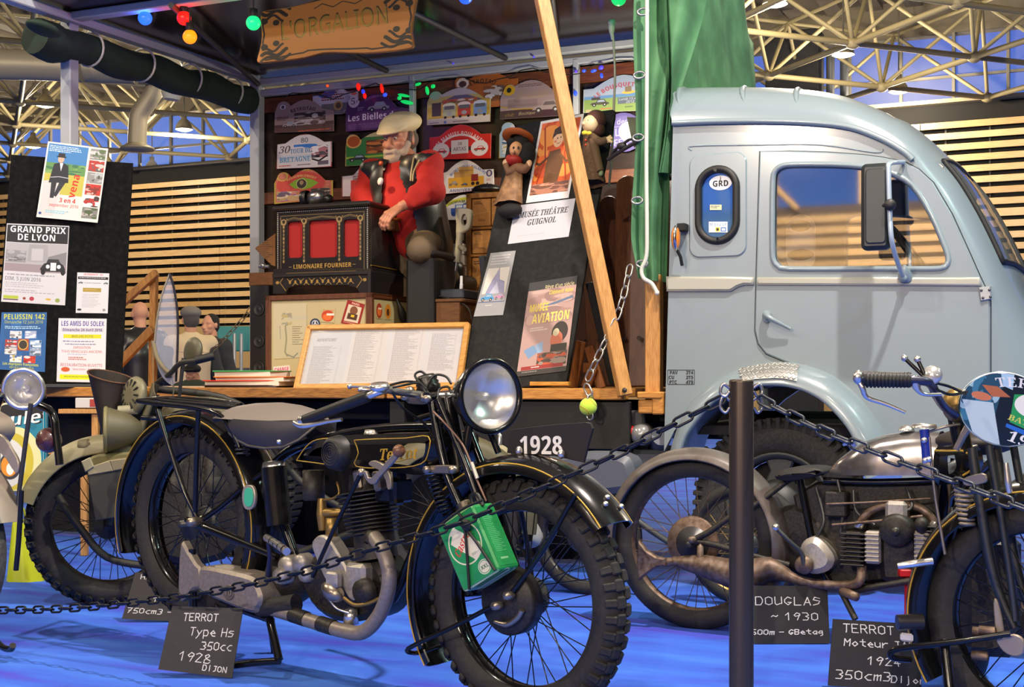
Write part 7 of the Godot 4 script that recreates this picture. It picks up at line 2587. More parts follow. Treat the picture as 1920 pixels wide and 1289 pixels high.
func coil(t, called, a: Vector3, b: Vector3, r: float, wire: float, turns: int, m):
	var d := (b - a)
	var bs := Basis(Quaternion(Vector3.UP, d.normalized()))
	var p := []
	for i in turns * 14 + 1:
		var w := TAU * i / 14.0
		p.append(a + d * i / (turns * 14.0) + bs * Vector3(cos(w) * r, 0, sin(w) * r))
	var s := Shape.new()
	s.tube(p, wire, 7)
	return obj(called, s, m, t)

func lat(t, called, prof: Array, c: Vector3, axis: Vector3, m, n := 24):
	var s := Shape.new()
	var up := Vector3.UP if absf(axis.normalized().y) < 0.9 else Vector3.RIGHT
	s.lathe(prof, Transform3D(aim(axis, up), c), n)
	return obj(called, s, m, t)

func vv(a: Array) -> Array:
	var r := []
	for i in range(0, a.size(),2): r.append(Vector2(a[i], a[i + 1]))
	return r

func blob(t, called, c: Vector3, r: Vector3, m, b := Basis()):
	var s := Shape.new()
	s.ball(c, r, b, 18,12)
	return obj(called, s, m, t)

func blk(t, called, c: Vector3, size: Vector3, m, turn := 0.0, bev := 0.006):
	var s := Shape.new()
	s.box(c, size, bev, Basis(Vector3.BACK, turn))
	return obj(called, s, m, t)

func headlamp(t, c: Vector3, dir: Vector3, r: float, shell_m, rim_m, depth := 0.75):
	var h = lat(t, "headlamp", vv([0.001,-r * depth * 1.15, r * 0.35,-r * depth * 1.08, r * 0.7,-r * depth * 0.75, r * 0.92,-r * depth * 0.3, r * 1.0,-0.01, r * 1.04,0.0, r * 1.06,0.012, r * 1.0,0.024, r * 0.94,0.02]), c, dir, shell_m, 40)
	var s := Shape.new()
	ring_into(s, c + dir.normalized() * 0.016, aim(dir, Vector3.UP), r * 1.01,0.009)
	obj("lamp_rim", s, rim_m, h)
	lat(h, "reflector", vv([r * 0.95,0.008, r * 0.8,-r * 0.22, r * 0.5,-r * 0.42, r * 0.15,-r * 0.52,0.001,-r * 0.53]), c, dir, mat("e6e4dc", 0.28,0.95),40)
	lat(h, "bulb", vv([0.001,0.03,0.012,0.024,0.014,0.0,0.01,-0.04,0.001,-0.04]), c - dir.normalized() * r * 0.3, dir, mat("c8c4b8", 0.2,0.3),16)
	lat(h, "lamp_lens", vv([r * 0.95,0.012, r * 0.7,0.02, r * 0.3,0.025,0.001,0.026]), c, dir, glass(0.06),40)
	return h

# ---------------------------------------------------------------- the black motorcycle in front
func terrot():
	bike_mats()
	var A := frame(Vector3(0.038,0,-3.765),38.5)
	var t := begin("motorcycle", "black vintage motorcycle with the big headlamp and the 1928 plate, in front of the stage", "motorcycle", Vector3(), A)
	var fw := q(985,1122); var rw := q(372,980)
	wheel(t, fw, 0.335,0.095,40,46, BLACK, TYRE, 0.05, true)
	wheel(t, rw, 0.335,0.1,40,44, BLACK, TYRE, 0.05)
	guard(t, fw, 0.395,0.082,36,215, BLACK, GOLD)
	guard(t, rw, 0.385,0.085,-22,200, BLACK, GOLD)
	# front brake, hub fittings
	lat(t, "brake_drum", vv([0.001,0.05,0.088,0.048,0.094,0.04,0.094,0.0,0.02,-0.01]), fw + Vector3(0,0,0.04), Vector3.BACK, GREASE, 36)
	tb(t, "brake_lever", [927,1166,0.1,950,1172,0.1,970,1160,0.1,979,1145,0.1],[0.005,0.009,0.009,0.008], NICKEL)
	for e in [[955,1117],[933,1136]]: lat(t, "axle_nut", vv([0.001,0.02,0.012,0.018,0.013,-0.01]), q(e[0], e[1],0.11), Vector3.BACK, NICKEL, 6)
	# girder fork
	for z in [0.075,-0.075]:
		var near: bool = z > 0
		tb(t, "fork_blade", [821,748, z, 871,864, z, 896,935, z, 930,1040, z, 953,1115, z] if near else [858,748, z, 900,860, z, 930,935, z, 960,1040, z, 985,1112, z],[0.011,0.013,0.014,0.013,0.012], BLACK)
		tb(t, "fork_blade", [809,752, z, 832,868, z, 862,945, z, 915,1060, z, 948,1112, z] if near else [846,752, z, 868,868, z, 898,945, z, 945,1060, z, 980,1110, z],[0.012,0.014,0.015,0.012,0.011], BLACK)
	tb(t, "steering_head", [838,748,0.0,862,880,0.0],0.027, BLACK, 16)
	tb(t, "fork_crown", [800,745,0.09,846,740,-0.09],0.014, BLACK)
	pl(t, "top_link", [756,741,762,734,796,739,802,747,797,758,765,757],0.08,0.092,0.003, NICKEL, true)
	pl(t, "bottom_link", [795,880,803,874,848,873,856,880,848,889,803,887],0.085,0.098,0.003, NICKEL, true)
	for e in [[760,745,0.1],[796,748,0.1],[801,881,0.105],[849,881,0.105],[800,748,0.1]]: lat(t, "spindle_nut", vv([0.001,0.012,0.011,0.01,0.012,-0.008]), q(e[0], e[1], e[2]), Vector3.BACK, NICKEL, 6)
	coil(t, "fork_spring", q(813,892,0.07), q(838,962,0.07),0.021,0.0045,9, BLACK)
	tb(t, "brake_cable", [812,772,0.09,840,800,0.09,866,832,0.09,880,862,0.09,894,900,0.09,912,940,0.09],0.003, mat("7a5c48", 0.5))
	tb(t, "cable_adjuster", [884,868,0.095,895,898,0.095],0.006, mat("b8b0a4", 0.4,0.5))
	# headlamp with bracket
	var dir := Vector3(0.96,0.02,0.28)
	var hl := q(914,743,0.0)
	headlamp(t, hl, dir, 0.102, BLACK, BLACK, 1.05)
	tb(t, "lamp_bracket", [880,800,0.06,872,850,0.07,866,880,0.07],0.012, BLACK)
	tb(t, "lamp_bracket", [915,800,-0.06,935,850,-0.07],0.01, BLACK)
	lat(t, "lamp_clip", vv([0.001,0.015,0.006,0.01,0.006,-0.02]), q(937,822,0.03), Vector3.UP, CHROME, 8)
	# handlebars, levers, cables
	tb(t, "handlebar", [846,742,-0.02,800,742,0.06,745,735,0.2,722,732,0.27,688,744,0.3,572,788,0.33],0.011, CHROME)
	var gr = tb(t, "rubber_grip", [691,743,0.3,630,766,0.315,573,788,0.33],0.0165, mat("141414", 0.5),14)
	lat(gr, "grip_end", vv([0.001,0.012,0.014,0.01,0.018,0.0,0.016,-0.012]), q(567,790,0.33), q(560,793,0.33) - q(580,785,0.33), CHROME, 16)
	tb(t, "inverted_lever", [552,793,0.34,566,799,0.34,590,796,0.33,615,791,0.32,641,787,0.31],[0.008,0.009,0.007,0.006,0.006], CHROME)
	lat(t, "throttle_pod", vv([0.001,0.012,0.025,0.01,0.03,0.0,0.02,-0.014,0.001,-0.016]), q(712,726,0.28), Vector3(0.1,1,0.2), CHROME, 20)
	for e in [[690,726,656,725],[694,732,676,731]]:
		var lv = tb(t, "control_lever", [e[0] + 14, e[1],0.28, e[0], e[1],0.28, e[2], e[3],0.29],0.004, CHROME)
		blob(lv, "lever_ball", q(e[2], e[3],0.29), Vector3.ONE * 0.008, CHROME)
	tb(t, "handlebar", [846,742,-0.02,880,738,-0.1,905,735,-0.22,850,765,-0.3,780,788,-0.33],0.011, BLACK)
	for e in [[715,728,0.28,760,716,0.15,790,722,0.05,812,752,0.03],[712,732,0.27,760,722,0.2,785,720,0.1,800,740,0.08],[800,730,0.06,778,706,0.04,790,697,0.0,806,712,0.0],[792,742,0.05,812,706,0.02,835,706,0.0,846,720,0.0],[735,735,0.24,755,765,0.2,790,790,0.1,814,815,0.06],[820,748,0.04,824,730,0.02,840,726,0.0,846,738,0.0]]:
		tb(t, "control_cable", e, 0.0038, mat("111111", 0.4),6)
	lat(t, "damper_knob", vv([0.001,0.04,0.026,0.036,0.034,0.024,0.031,0.018,0.036,0.012,0.033,0.006,0.038,0.0,0.035,-0.012,0.02,-0.03,0.001,-0.032]), q(803,726,0.0), Vector3(-0.25,1,0.1), mat("1a1815", 0.35),24)
	blob(t, "horn_cup", q(768,738,0.06), Vector3(0.018,0.022,0.018), NICKEL)
	# tank with lining, rubber knee pad and script
	var tk = pl(t, "fuel_tank", [551,868,570,840,592,823,640,817,740,814,800,813,812,830,806,868,780,892,720,886,620,876],-0.1,0.105,0.03, BLACK, true)
	for ln in [[556,864,574,838,594,825,626,824,616,842,616,862,624,872,588,868,556,864],[664,826,700,824,760,822,803,819,803,848,790,870,740,878,668,875,672,850,664,826]]:
		var pts := []
		for i in range(0, ln.size(),2): pts += [ln[i], ln[i + 1],0.107]
		tb(tk, "gold_line", pts, 0.0018, GOLD, 5,3)
	var kp := q(632,850,0.11)
	var pad = lat(t, "knee_pad", vv([0.001,0.03,0.036,0.03,0.05,0.02,0.056,-0.01]), kp, Vector3(-0.05,0,1), mat("1a1918", 0.5),32)
	for r in [0.012,0.02,0.028,0.036]:
		var s0 := Shape.new()
		ring_into(s0, kp + Vector3(0,0,0.03), Basis(Vector3.RIGHT, PI / 2), r, 0.0018,28,5)
		obj("ring_ridge", s0, mat("232120", 0.5), pad)
	var xd := (q(772,856,0.109) - q(720,858,0.109)).normalized()
	letters("Terrot", 0.034, GOLD, tk, Transform3D(Basis(xd, Vector3.UP, xd.cross(Vector3.UP)) * Basis(Vector3(1,0,0), Vector3(0.25,1,0), Vector3.BACK), q(747,852,0.108)), true, true, "script_lettering", 0.002)
	tb(tk, "gold_flourish", [722,866,0.108,745,866,0.109,774,858,0.109],0.0016, GOLD, 5)
	lat(t, "filler_cap", vv([0.001,0.018,0.026,0.015,0.03,0.0]), q(700,815,0.0), Vector3.UP, CHROME, 20)
	# frame tubes
	for e in [[[840,800,0,700,806,0,560,838,0,505,880,0],0.016],[[858,872,0,800,980,0,745,1110,0,720,1140,0],0.017],[[505,870,0,525,960,0,560,1060,0],0.016],[[372,980,0.09,415,950,0.07,462,910,0.05,505,880,0.03],0.01],[[372,980,-0.09,440,930,-0.07,505,880,-0.03],0.01],[[350,975,0.09,385,990,0.09,440,1012,0.08,520,1045,0.07],[0.011,0.016,0.016,0.012]],[[360,1030,0.1,361,1090,0.1,362,1150,0.1],0.014],[[560,1060,0.0,640,1120,0.0,720,1140,0.0],0.016],[[505,1160,0.1,512,1190,0.12,523,1238,0.14],0.014],[[508,1162,-0.1,512,1200,-0.12,518,1240,-0.14],0.013],[[524,1240,0.14,480,1243,0.16,440,1248,0.18],0.012],[[440,1140,0.09,505,1162,0.1],0.012]]:
		tb(t, "frame_tube", e[0], e[1], BLACK)
	lat(t, "rear_axle_nut", vv([0.001,0.03,0.014,0.028,0.018,0.0,0.018,-0.03]), q(366,979,0.11), Vector3.BACK, NICKEL, 12)
	# carrier
	for e in [[258,752,0.13,300,758,0.13,372,766,0.13,410,778,0.13,430,800,0.13,450,840,0.12],[330,747,-0.12,400,752,-0.12,452,760,-0.12],[262,752,0.13,300,748,0.0,330,747,-0.12],[300,753,0.06,440,765,0.06],[318,750,-0.02,446,762,-0.02],[266,784,0.13,300,785,0.1,330,783,0.0]]:
		tb(t, "carrier_rail", e, 0.0085, BLACK)
	for e in [[296,768,0.13,318,840,0.12,345,920,0.11,372,975,0.1],[372,770,0.13,368,870,0.12,366,968,0.1]]: tb(t, "carrier_stay", e, 0.009, BLACK)
	# saddle
	var sx := [445,452,466,490,520,550,575,592,602]
	var st := [786,768,760,756,755,759,766,775,786]
	var sb := [805,815,826,838,843,840,826,808,795]
	var sw := [0.1,0.125,0.14,0.145,0.135,0.11,0.085,0.06,0.03]
	for part in 2:
		var rows := []
		for i in sx.size():
			var top := q(sx[i], st[i],0.0); var bot := q(sx[i], sb[i], sw[i])
			var mid := top.y - (top.y - bot.y) * 0.38
			var row := []
			if part == 0:
				for k in 13:
					var f := k / 6.0 - 1.0
					row.append(Vector3(top.x, lerpf(mid, top.y, 1.0 - pow(absf(f),2.6)),-cur.z + f * sw[i] * 1.0))
			else:
				for k in 7:
					var f := k / 6.0
					row.append(Vector3(bot.x * 0.5 + top.x * 0.5, lerpf(mid, bot.y, f),-cur.z + sw[i] * (1.0 + 0.08 * sin(f * PI) - 0.12 * f)))
			rows.append(row)
		var s := Shape.new()
		s.grid(rows)
		if part == 1:
			var mir := []
			for r in rows:
				var m := []
				for p in r: m.append(Vector3(p.x, p.y, -p.z))
				mir.append(m)
			s.grid(mir)
			var endl := []
			for k in 7: endl.append([rows[0][k], Vector3(rows[0][k].x - 0.02, rows[0][k].y, 0), Vector3(rows[0][k].x, rows[0][k].y, -rows[0][k].z)])
			s.grid(endl)
		var o = obj(["saddle_top", "saddle_skirt"][part], s, mat(["6f665f", "343130"][part],0.55), t)
		if part == 1:
			var hem := []
			for r in rows: hem.append(r[6])
			s = Shape.new(); s.tube(hem, 0.005,6); obj("saddle_piping", s, mat("45413e", 0.5), o)
			blob(o, "press_stud", q(523,829,0.145), Vector3.ONE * 0.008, CHROME)
	for z in [0.06,-0.06]: coil(t, "saddle_spring", q(452,826, z), q(456,856, z),0.02,0.004,4, STEEL)
	# oil bag, badge, battery box
	tb(t, "oil_tank", [513,876,0.05,518,930,0.05,524,985,0.05],0.042, BLACK, 20)
	lat(t, "oil_cap", vv([0.001,0.016,0.034,0.013,0.038,0.004,0.038,-0.012]), q(513,874,0.05), Vector3(0,1,0.1), CHROME, 24)
	var bd = pl(t, "round_badge", [453,933,456,915,465,910,474,914,478,932,475,950,466,957,457,952],0.1,0.11,0.002, mat("a8a090", 0.4,0.5), true)
	pl(bd, "green_face", [457,933,459,919,465,915,472,919,474,932,472,946,466,951,459,947],0.108,0.113,0.001, mat("3fae86", 0.4), true)
	# engine
	var eb := q(702,1012,0.02); var et := q(690,925,0.02)
	var ax := (et - eb).normalized()
	for i in 11:
		lat(t, "cooling_fin", vv([0.05,0.0025,0.098 - 0.002 * i, 0.0025,0.1 - 0.002 * i, 0.0,0.098 - 0.002 * i, -0.0025,0.05,-0.0025]), et.lerp(eb, i / 11.5 - 0.02) * 1.0, ax, GREASE, 32)
	lat(t, "cylinder_barrel", vv([0.001,0.15,0.05,0.15,0.062,0.1,0.064,0.0,0.066,-0.06]), eb, ax, GREASE, 28)
	lat(t, "cylinder_head", vv([0.001,0.09,0.035,0.085,0.05,0.06,0.058,0.02,0.05,-0.01]), et, ax, GREASE, 24)
	for e in [[676,900,0.06],[712,902,0.08],[742,930,0.05],[750,900,0.0]]: blk(t, "rocker_post", q(e[0], e[1], e[2]), Vector3(0.03,0.06,0.04), NICKEL if e[0] < 740 else BLACK, 0.2)
	blk(t, "magneto_box", q(738,920,0.03), Vector3(0.09,0.07,0.08), BLACK)
	pl(t, "crankcase", [560,1075,590,1040,650,1035,700,1050,722,1090,715,1140,680,1165,620,1165,575,1130],-0.06,0.06,0.02, GREASE, true)
	pl(t, "timing_cover", [583,1024,590,1009,602,1004,616,1012,634,1040,652,1074,664,1106,662,1126,652,1122,636,1098,612,1092,596,1060],0.05,0.1,0.006, ALU, true)
	pl(t, "timing_cover", [640,1066,652,1062,668,1076,682,1104,684,1128,672,1120,660,1092],0.05,0.09,0.01, ALU, true)
	blk(t, "magneto", q(684,1080,0.05), Vector3(0.085,0.085,0.1), ALU, 0.0,0.012)
	lat(t, "magneto_cap", vv([0.001,0.03,0.035,0.028,0.04,0.0]), q(688,1108,0.09), Vector3.BACK, GREASE, 20)
	blob(t, "gearbox", q(545,1085,0.0), Vector3(0.1,0.085,0.08), GREASE)
	for e in [[540,1062,0.07,0.035],[565,1056,0.07,0.03],[528,1080,0.085,0.03],[575,1078,0.07,0.026]]: lat(t, "gearbox_cover", vv([0.001,0.02, e[3] * 0.8,0.018, e[3],0.0, e[3],-0.03]), q(e[0], e[1], e[2]), Vector3.BACK, ALU, 20)
	blk(t, "oil_pump", q(626,1088,0.12), Vector3(0.05,0.05,0.03), ALU)
	blob(t, "oil_pump_body", q(624,1110,0.12), Vector3(0.045,0.028,0.03), NICKEL, Basis(Vector3.BACK, -0.4))
	tb(t, "oil_pipe", [645,1122,0.12,665,1135,0.12,690,1132,0.11,711,1123,0.1],0.006, BRASS)
	tb(t, "oil_pipe", [612,1115,0.12,630,1140,0.12,655,1150,0.1],0.004, CHROME)
	lat(t, "oil_filter", vv([0.001,0.0,0.02,-0.005,0.024,-0.05,0.001,-0.055]), q(658,1140,0.08), Vector3.UP, CHROME, 16)
	tb(t, "carburettor", [603,935,0.05,604,965,0.05,606,995,0.05],[0.012,0.018,0.014], BRASS)
	tb(t, "intake", [604,962,0.05,625,962,0.04,650,960,0.02],0.015, BRASS)
	lat(t, "float_bowl", vv([0.001,0.03,0.018,0.03,0.02,-0.03,0.001,-0.035]), q(622,990,0.06), Vector3.UP, BRASS, 16)
	lat(t, "air_filter", vv([0.001,0.05,0.035,0.05,0.036,-0.04,0.032,-0.045,0.001,-0.045]), q(588,912,0.04), Vector3.UP, GREASE, 20)
	tb(t, "fuel_pipe", [632,905,0.05,636,925,0.07,625,935,0.07,608,938,0.06],0.004, BRASS)
	# hand gear change
	pl(t, "gear_quadrant", [690,870,700,864,718,872,730,890,733,914,726,918,722,900,712,884,700,878],0.125,0.135,0.002, mat("8f8472", 0.4,0.5), true)
	pl(t, "gear_lever", [742,846,749,852,712,894,702,908,690,906,680,888,686,884,696,896],0.135,0.145,0.002, mat("9c948a", 0.35,0.7), true)
	blob(t, "gear_knob", q(748,846,0.15), Vector3.ONE * 0.019, mat("6b4a34", 0.3))
	tb(t, "linkage_rod", [676,890,0.14,630,985,0.13,586,1082,0.12],0.007, BLACK)
	blob(t, "rod_joint", q(678,886,0.14), Vector3.ONE * 0.013, NICKEL)
	tb(t, "kick_arm", [503,1018,0.13,506,1045,0.12,503,1080,0.1],[0.007,0.008,0.011], mat("34364e", 0.3,0.6))
	var kr = tb(t, "kick_pedal", [500,1009,0.13,520,1022,0.17,538,1035,0.2],0.0125, CHROME, 14)
	for f in [0.3,0.5,0.7,0.9]: lat(kr, "rib", vv([0.0145,0.003,0.0145,-0.003]), q(500,1009,0.13).lerp(q(538,1035,0.2), f), q(538,1035,0.2) - q(500,1009,0.13), BLACK, 14)
	# exhaust
	var EX := tri_mat("exhaust", ramp_tex(tex.grain, [0.2, "7d746b", 0.6, "877e75", 0.9, "8f867c"]), Vector3.ONE * 4,0.45,0.4)
	lat(t, "exhaust_flange", vv([0.028,0.02,0.034,0.014,0.034,-0.01,0.028,-0.02]), q(702,1012,0.08), Vector3(0.2,1,-0.5), GREASE, 20)
	tb(t, "exhaust_pipe", [702,1008,0.09,716,1030,0.11,729,1069,0.12,727,1111,0.12,710,1156,0.11,680,1186,0.11,642,1183,0.11,582,1165,0.11,536,1150,0.11,500,1140,0.11],0.0225, EX, 16)
	for e in [[626,1178,600,1170],[575,1162,548,1153]]: tb(t, "pipe_sleeve", [e[0], e[1],0.11, e[2], e[3],0.11],0.0245, GREASE, 16)
	tb(t, "pipe_bandage", [556,1132,0.1,520,1137,0.11,488,1140,0.11],0.03, mat("24221f", 0.7),16)
	pl(t, "silencer", [371,1070,380,1063,420,1070,470,1083,480,1098,488,1120,484,1140,474,1151,440,1141,376,1112,370,1095],0.06,0.15,0.011, EX, true)
	var em = pl(t, "round_emblem", [418,1105,424,1098,432,1098,437,1106,438,1118,432,1126,424,1125,418,1116],0.148,0.153,0.002, mat("6a625a", 0.5,0.4), true)
	letters("TD", 0.02, EX, em, Transform3D(Basis(), q(428,1112,0.155)), false, true, "lettering", 0.002)
	pl(t, "fishtail", [337,1019,352,1036,366,1058,374,1068,374,1102,362,1106,348,1120,333,1122],0.09,0.12,0.008, EX, true)
	# front stand rod
	tb(t, "front_stand", [922,1138,0.11,850,1176,0.12,790,1204,0.13,765,1218,0.13,768,1224,0.12,790,1224,0.05,830,1210,-0.05],0.007, BLACK)
	tb(t, "guard_stay", [1078,928,0.085,1020,1030,0.09,960,1112,0.1],0.0075, BLACK)
	tb(t, "guard_stay", [960,880,0.0,985,1000,-0.09,1000,1110,-0.1],0.0075, BLACK)
	# number plate on the mudguard
	var np = pl(t, "number_plate", [956,806,1030,797,1097,792,1107,794,1111,804,1102,836,1094,868,1040,856,950,850],-0.004,0.004,0.0015, mat("1a1513", 0.65))
	var ny := Transform3D(Basis(Vector3.BACK, 0.02), q(1014,836,0.0055))
	letters("1928", 0.05, mat("e2e0da", 0.5), np, ny, false, true, "white_figures", 0.002)
	for e in [[973,846],[1052,852]]: blob(np, "fixing_bolt", q(e[0], e[1],0.02), Vector3(0.01,0.014,0.01), CHROME)
	for e in [[44,0.03],[47,0.0],[42,-0.03]]: blob(t, "guard_bolt", fw + Vector3(cos(deg_to_rad(e[0])) * 0.41, sin(deg_to_rad(e[0])) * 0.41, e[1]), Vector3.ONE * 0.008, CHROME)
	oil_can(A)

func oil_can(A: Transform3D):
	var p := Print.new(self, 420,640, "1f8a44")
	p.speckle(260, "2a9650", 3)
	for k in 2:
		p.oval(210,270,172 - k * 12,190 - k * 13,["d8d4b0", "1f8a44"][k])
	p.poly([74,210,150,110,320,360,320,420,250,450,160,330], "ded8b8"); p.poly([100,140,160,90,350,330,330,390], "ded8b8")
	p.text("Castrol", 205,285,104, "c83a1c", {"serif": true, "bold": true, "turn": -0.62, "skew": 0.3, "w": 260.0})
	p.oval(300,540,66,66, "d8d4b0"); p.oval(300,540,58,58, "1f8a44"); p.oval(300,540,52,52, "d8d4b0"); p.text("XXL", 300,556,46, "1f5a34", {"bold": true}); p.words(20,480,60,60,5, "2c9a54")
	p.words(230,380,90,24,3, "6a8a5a")
	fr_ = A
	var t := begin("oil_can", "green oil can with a white ring and red script strapped to the motorcycle's fork", "can", loc(A, 900,1090,0.2), A)
	var c := [q(825,985,0.2), q(903,941,0.2), q(937,1070,0.2), q(868,1113,0.2)]
	var X: Vector3 = (c[2] - c[3]).normalized()
	var Y := Vector3.BACK.cross(X)
	var bs := Basis(X, Y, Vector3.BACK)
	var w: float = (c[2] - c[3]).length(); var h: float = (c[0] - c[3]).dot(Y)
	var s := Shape.new()
	s.prism(rrect(0,0, w, h, 0.012),-0.085,0.0,0.006, Transform3D(), true)
	obj("body", s, p.mat(0.35, {"clearcoat_enabled": true, "clearcoat": 0.3}), t, Transform3D(bs, c[3]))
	p = Print.new(self, 120,360, "1d7d40")
	p.words(20,40,80,240,22, "5fa870", 0.4); p.words(30,310,60,20,1, "8ab88a")
	s = Shape.new()
	s.quad(Vector3(w + 0.001, h - 0.012,-0.006), Vector3(w + 0.001, h - 0.012,-0.08), Vector3(w + 0.001,0.012,-0.08), Vector3(w + 0.001,0.012,-0.006))
	obj("side_print", s, p.mat(0.35), t, Transform3D(bs, c[3]))
	s = Shape.new()
	s.lathe(vv([0.0001,0.03,0.018,0.03,0.02,0.026,0.017,0.022,0.02,0.018,0.017,0.014,0.021,0.01,0.021,-0.01]), Transform3D(Basis(), Vector3(w * 0.62, h, -0.04)),20)
	obj("screw_cap", s, mat("5a5244", 0.4,0.5), t, Transform3D(bs, c[3]))
	s = Shape.new()
	s.tube(spline([Vector3(w * 0.8, h, -0.04), Vector3(w * 0.86, h + 0.03,-0.04), Vector3(w * 1.0, h + 0.025,-0.04), Vector3(w * 1.02, h - 0.01,-0.04)],4),0.006,6)
	obj("handle", s, mat("1a1c18", 0.4), t, Transform3D(bs, c[3]))
	for e in [[859,962,871,990,880,1106],[868,985,895,1020,928,1070],[820,990,862,958,905,938]]:
		s = Shape.new()
		s.tube(spline([q(e[0], e[1],0.206), q(e[2], e[3],0.207), q(e[4], e[5],0.206)],4),0.004,6)
		obj("strap", s, mat("15140f", 0.6), t)
	blk(t, "strap_buckle", q(874,985,0.212), Vector3(0.03,0.03,0.014), mat("1a1916", 0.5))
# ---------------------------------------------------------------- the rusty machine behind the post
func douglas():
	var A := frame(px(1305,715,5.09) * Vector3(1,0,1),28.0)
	var t := begin("motorcycle", "rusty vintage motorcycle with a polished bare tank and fishtail silencer, standing before the lorry's wheel", "motorcycle", Vector3(), A)
	var rw := q(1305,1018)
	wheel(t, rw, 0.33,0.085,36,0, RUST, TYRE, 0.06)
	guard(t, rw, 0.352,0.075,-38,196, tri_mat("old_guard", ramp_tex(tex.cloud, [0.2, "4c443e", 0.5, "655d57", 0.85, "706c68"]), Vector3.ONE * 2,0.45,0.3), null, "mudguard", 0.03)
	lat(t, "sprocket", vv([0.001,0.01,0.1,0.008,0.105,0.0,0.1,-0.008]), rw + Vector3(0,0,0.03), Vector3.BACK, RUST, 40)
	lat(t, "axle_nut", vv([0.001,0.03,0.013,0.028,0.014,-0.02]), q(1300,1012,0.09), Vector3.BACK, RUST, 6)
	for e in [[[1297,1014,0.08,1330,998,0.08,1366,972,0.07,1420,944,0.06,1472,905,0.03,1490,897,0.02,1545,885,0.0],0.012],[[1300,1016,0.08,1340,1022,0.08,1400,1040,0.08,1480,1060,0.06],0.012],[[1500,900,0,1512,960,0,1530,1040,0,1560,1100,0],0.014],[[1560,1100,0,1650,1095,0,1745,1080,0],0.014],[[1745,1080,0,1775,980,0,1790,860,0],0.014],[[1545,902,0,1650,905,0,1790,900,0],0.014],[[1580,1115,0.08,1590,1135,0.1,1604,1162,0.12],0.011],[[1590,1110,0.06,1660,1098,0.1,1735,1085,0.1],0.012],[[1560,985,0.08,1640,978,0.08,1730,968,0.06],0.005],[[1550,946,0.08,1640,942,0.08,1745,935,0.06],0.004]]:
		tb(t, "frame_tube", e[0], e[1], GREASE if e[1] < 0.0125 and e[1] > 0.01 else RUST if e[1] < 0.006 else BLACK)
	lat(t, "foot_peg", vv([0.001,0.05,0.016,0.045,0.018,-0.03,0.001,-0.035]), q(1590,1114,0.1), Vector3(0.7,-0.1,0.5), RUST, 14)
	# tank
	var sx := [1545,1556,1575,1612,1652,1694,1731,1760]
	var st := [888,872,856,830,817,810,808,810]
	var sb := [889,891,892,892,892,892,892,892]
	var rows := []
	for i in sx.size():
		var a := q(sx[i], st[i],0.06); var b := q(sx[i], sb[i],0.08)
		var w := 0.004 + 0.085 * smoothstep(0.0,3.0, float(i))
		var row := []
		for k in 25:
			var f := k / 24.0 * 2.0 - 1.0
			var h := 1.0 - pow(absf(f),3.0)
			row.append(Vector3(a.x, lerpf(b.y, a.y, h),-cur.z + w * sin(f * PI / 2) * (1.0 if absf(f) < 1 else 1.0)))
		rows.append(row)
	var s := Shape.new()
	s.grid(rows)
	var under := []
	for r in rows: under.append([r[0], r[24]])
	s.grid(under)
	obj("bare_tank", s, tri_mat("bare_alu", ramp_tex(tex.cloud, [0.2, "8d8a8c", 0.7, "b4b0b0"]), Vector3.ONE * 3,0.2,0.9), t)
	lat(t, "filler_cap", vv([0.001,0.02,0.024,0.016,0.028,0.0]), q(1700,808,0.03), Vector3.UP, CHROME, 20)
	# flat twin engine
	var mid := q(1680,1020,0.05)
	for e in [[1606,1027],[1762,1015]]:
		var c := q(e[0], e[1],0.04)
		for k in 8: blk(t, "cooling_fin", c + Vector3(0,-0.055 + k * 0.0155,0), Vector3(0.085,0.006,0.14), GREASE, 0.0,0.002)
		blk(t, "cylinder", c, Vector3(0.06,0.12,0.1), GREASE)
	for x in [1635,1728]:
		var c := q(x, 1028,0.1)
		blk(t, "valve_chest", c + Vector3(0,0,-0.03), Vector3(0.055,0.115,0.05), ALU)
		for k in 7: blk(t, "chest_rib", c + Vector3(0,-0.045 + k * 0.015,0), Vector3(0.05,0.005,0.012), ALU, 0.0,0.001)
	pl(t, "crankcase", [1652,985,1700,975,1720,1000,1722,1075,1700,1090,1660,1092,1648,1070],-0.06,0.08,0.02, GREASE, true)
	var mc = lat(t, "magneto_cover", vv([0.001,0.02,0.045,0.018,0.056,0.01,0.062,-0.03]), q(1680,995,0.1), Vector3.BACK, GREASE, 32)
	lat(mc, "cover_boss", vv([0.001,0.03,0.014,0.028,0.016,0.01]), q(1681,996,0.11), Vector3.BACK, mat("3c3a36", 0.4,0.5),16)
	blk(t, "carburettor", q(1683,958,0.06), Vector3(0.075,0.07,0.07), ALU, 0.0,0.012)
	tb(t, "intake_pipe", [1610,988,0.05,1622,968,0.05,1645,953,0.05,1675,948,0.05],0.0145, RUST)
	tb(t, "intake_pipe", [1690,948,0.05,1722,952,0.05,1745,970,0.05,1756,992,0.05],0.0145, RUST)
	for e in [[1612,984],[1752,984]]: lat(t, "pipe_nut", vv([0.018,0.012,0.02,0.0,0.018,-0.012]), q(e[0], e[1],0.05), Vector3(0.3,1,0), CHROME, 8)
	blob(t, "breather", q(1728,985,0.1), Vector3(0.025,0.03,0.025), GREASE)
	# gearbox and kick start
	pl(t, "gearbox", [1498,1030,1510,1012,1530,1010,1552,1030,1562,1052,1550,1072,1520,1078,1500,1062],-0.05,0.09,0.02, ALU, true)
	lat(t, "gearbox_cover", vv([0.001,0.02,0.03,0.018,0.034,0.0]), q(1508,1060,0.1), Vector3.BACK, RUST, 20)
	tb(t, "kick_lever", [1455,990,0.15,1480,1015,0.14,1502,1036,0.12,1508,1060,0.11],[0.009,0.007,0.008,0.012], STEEL)
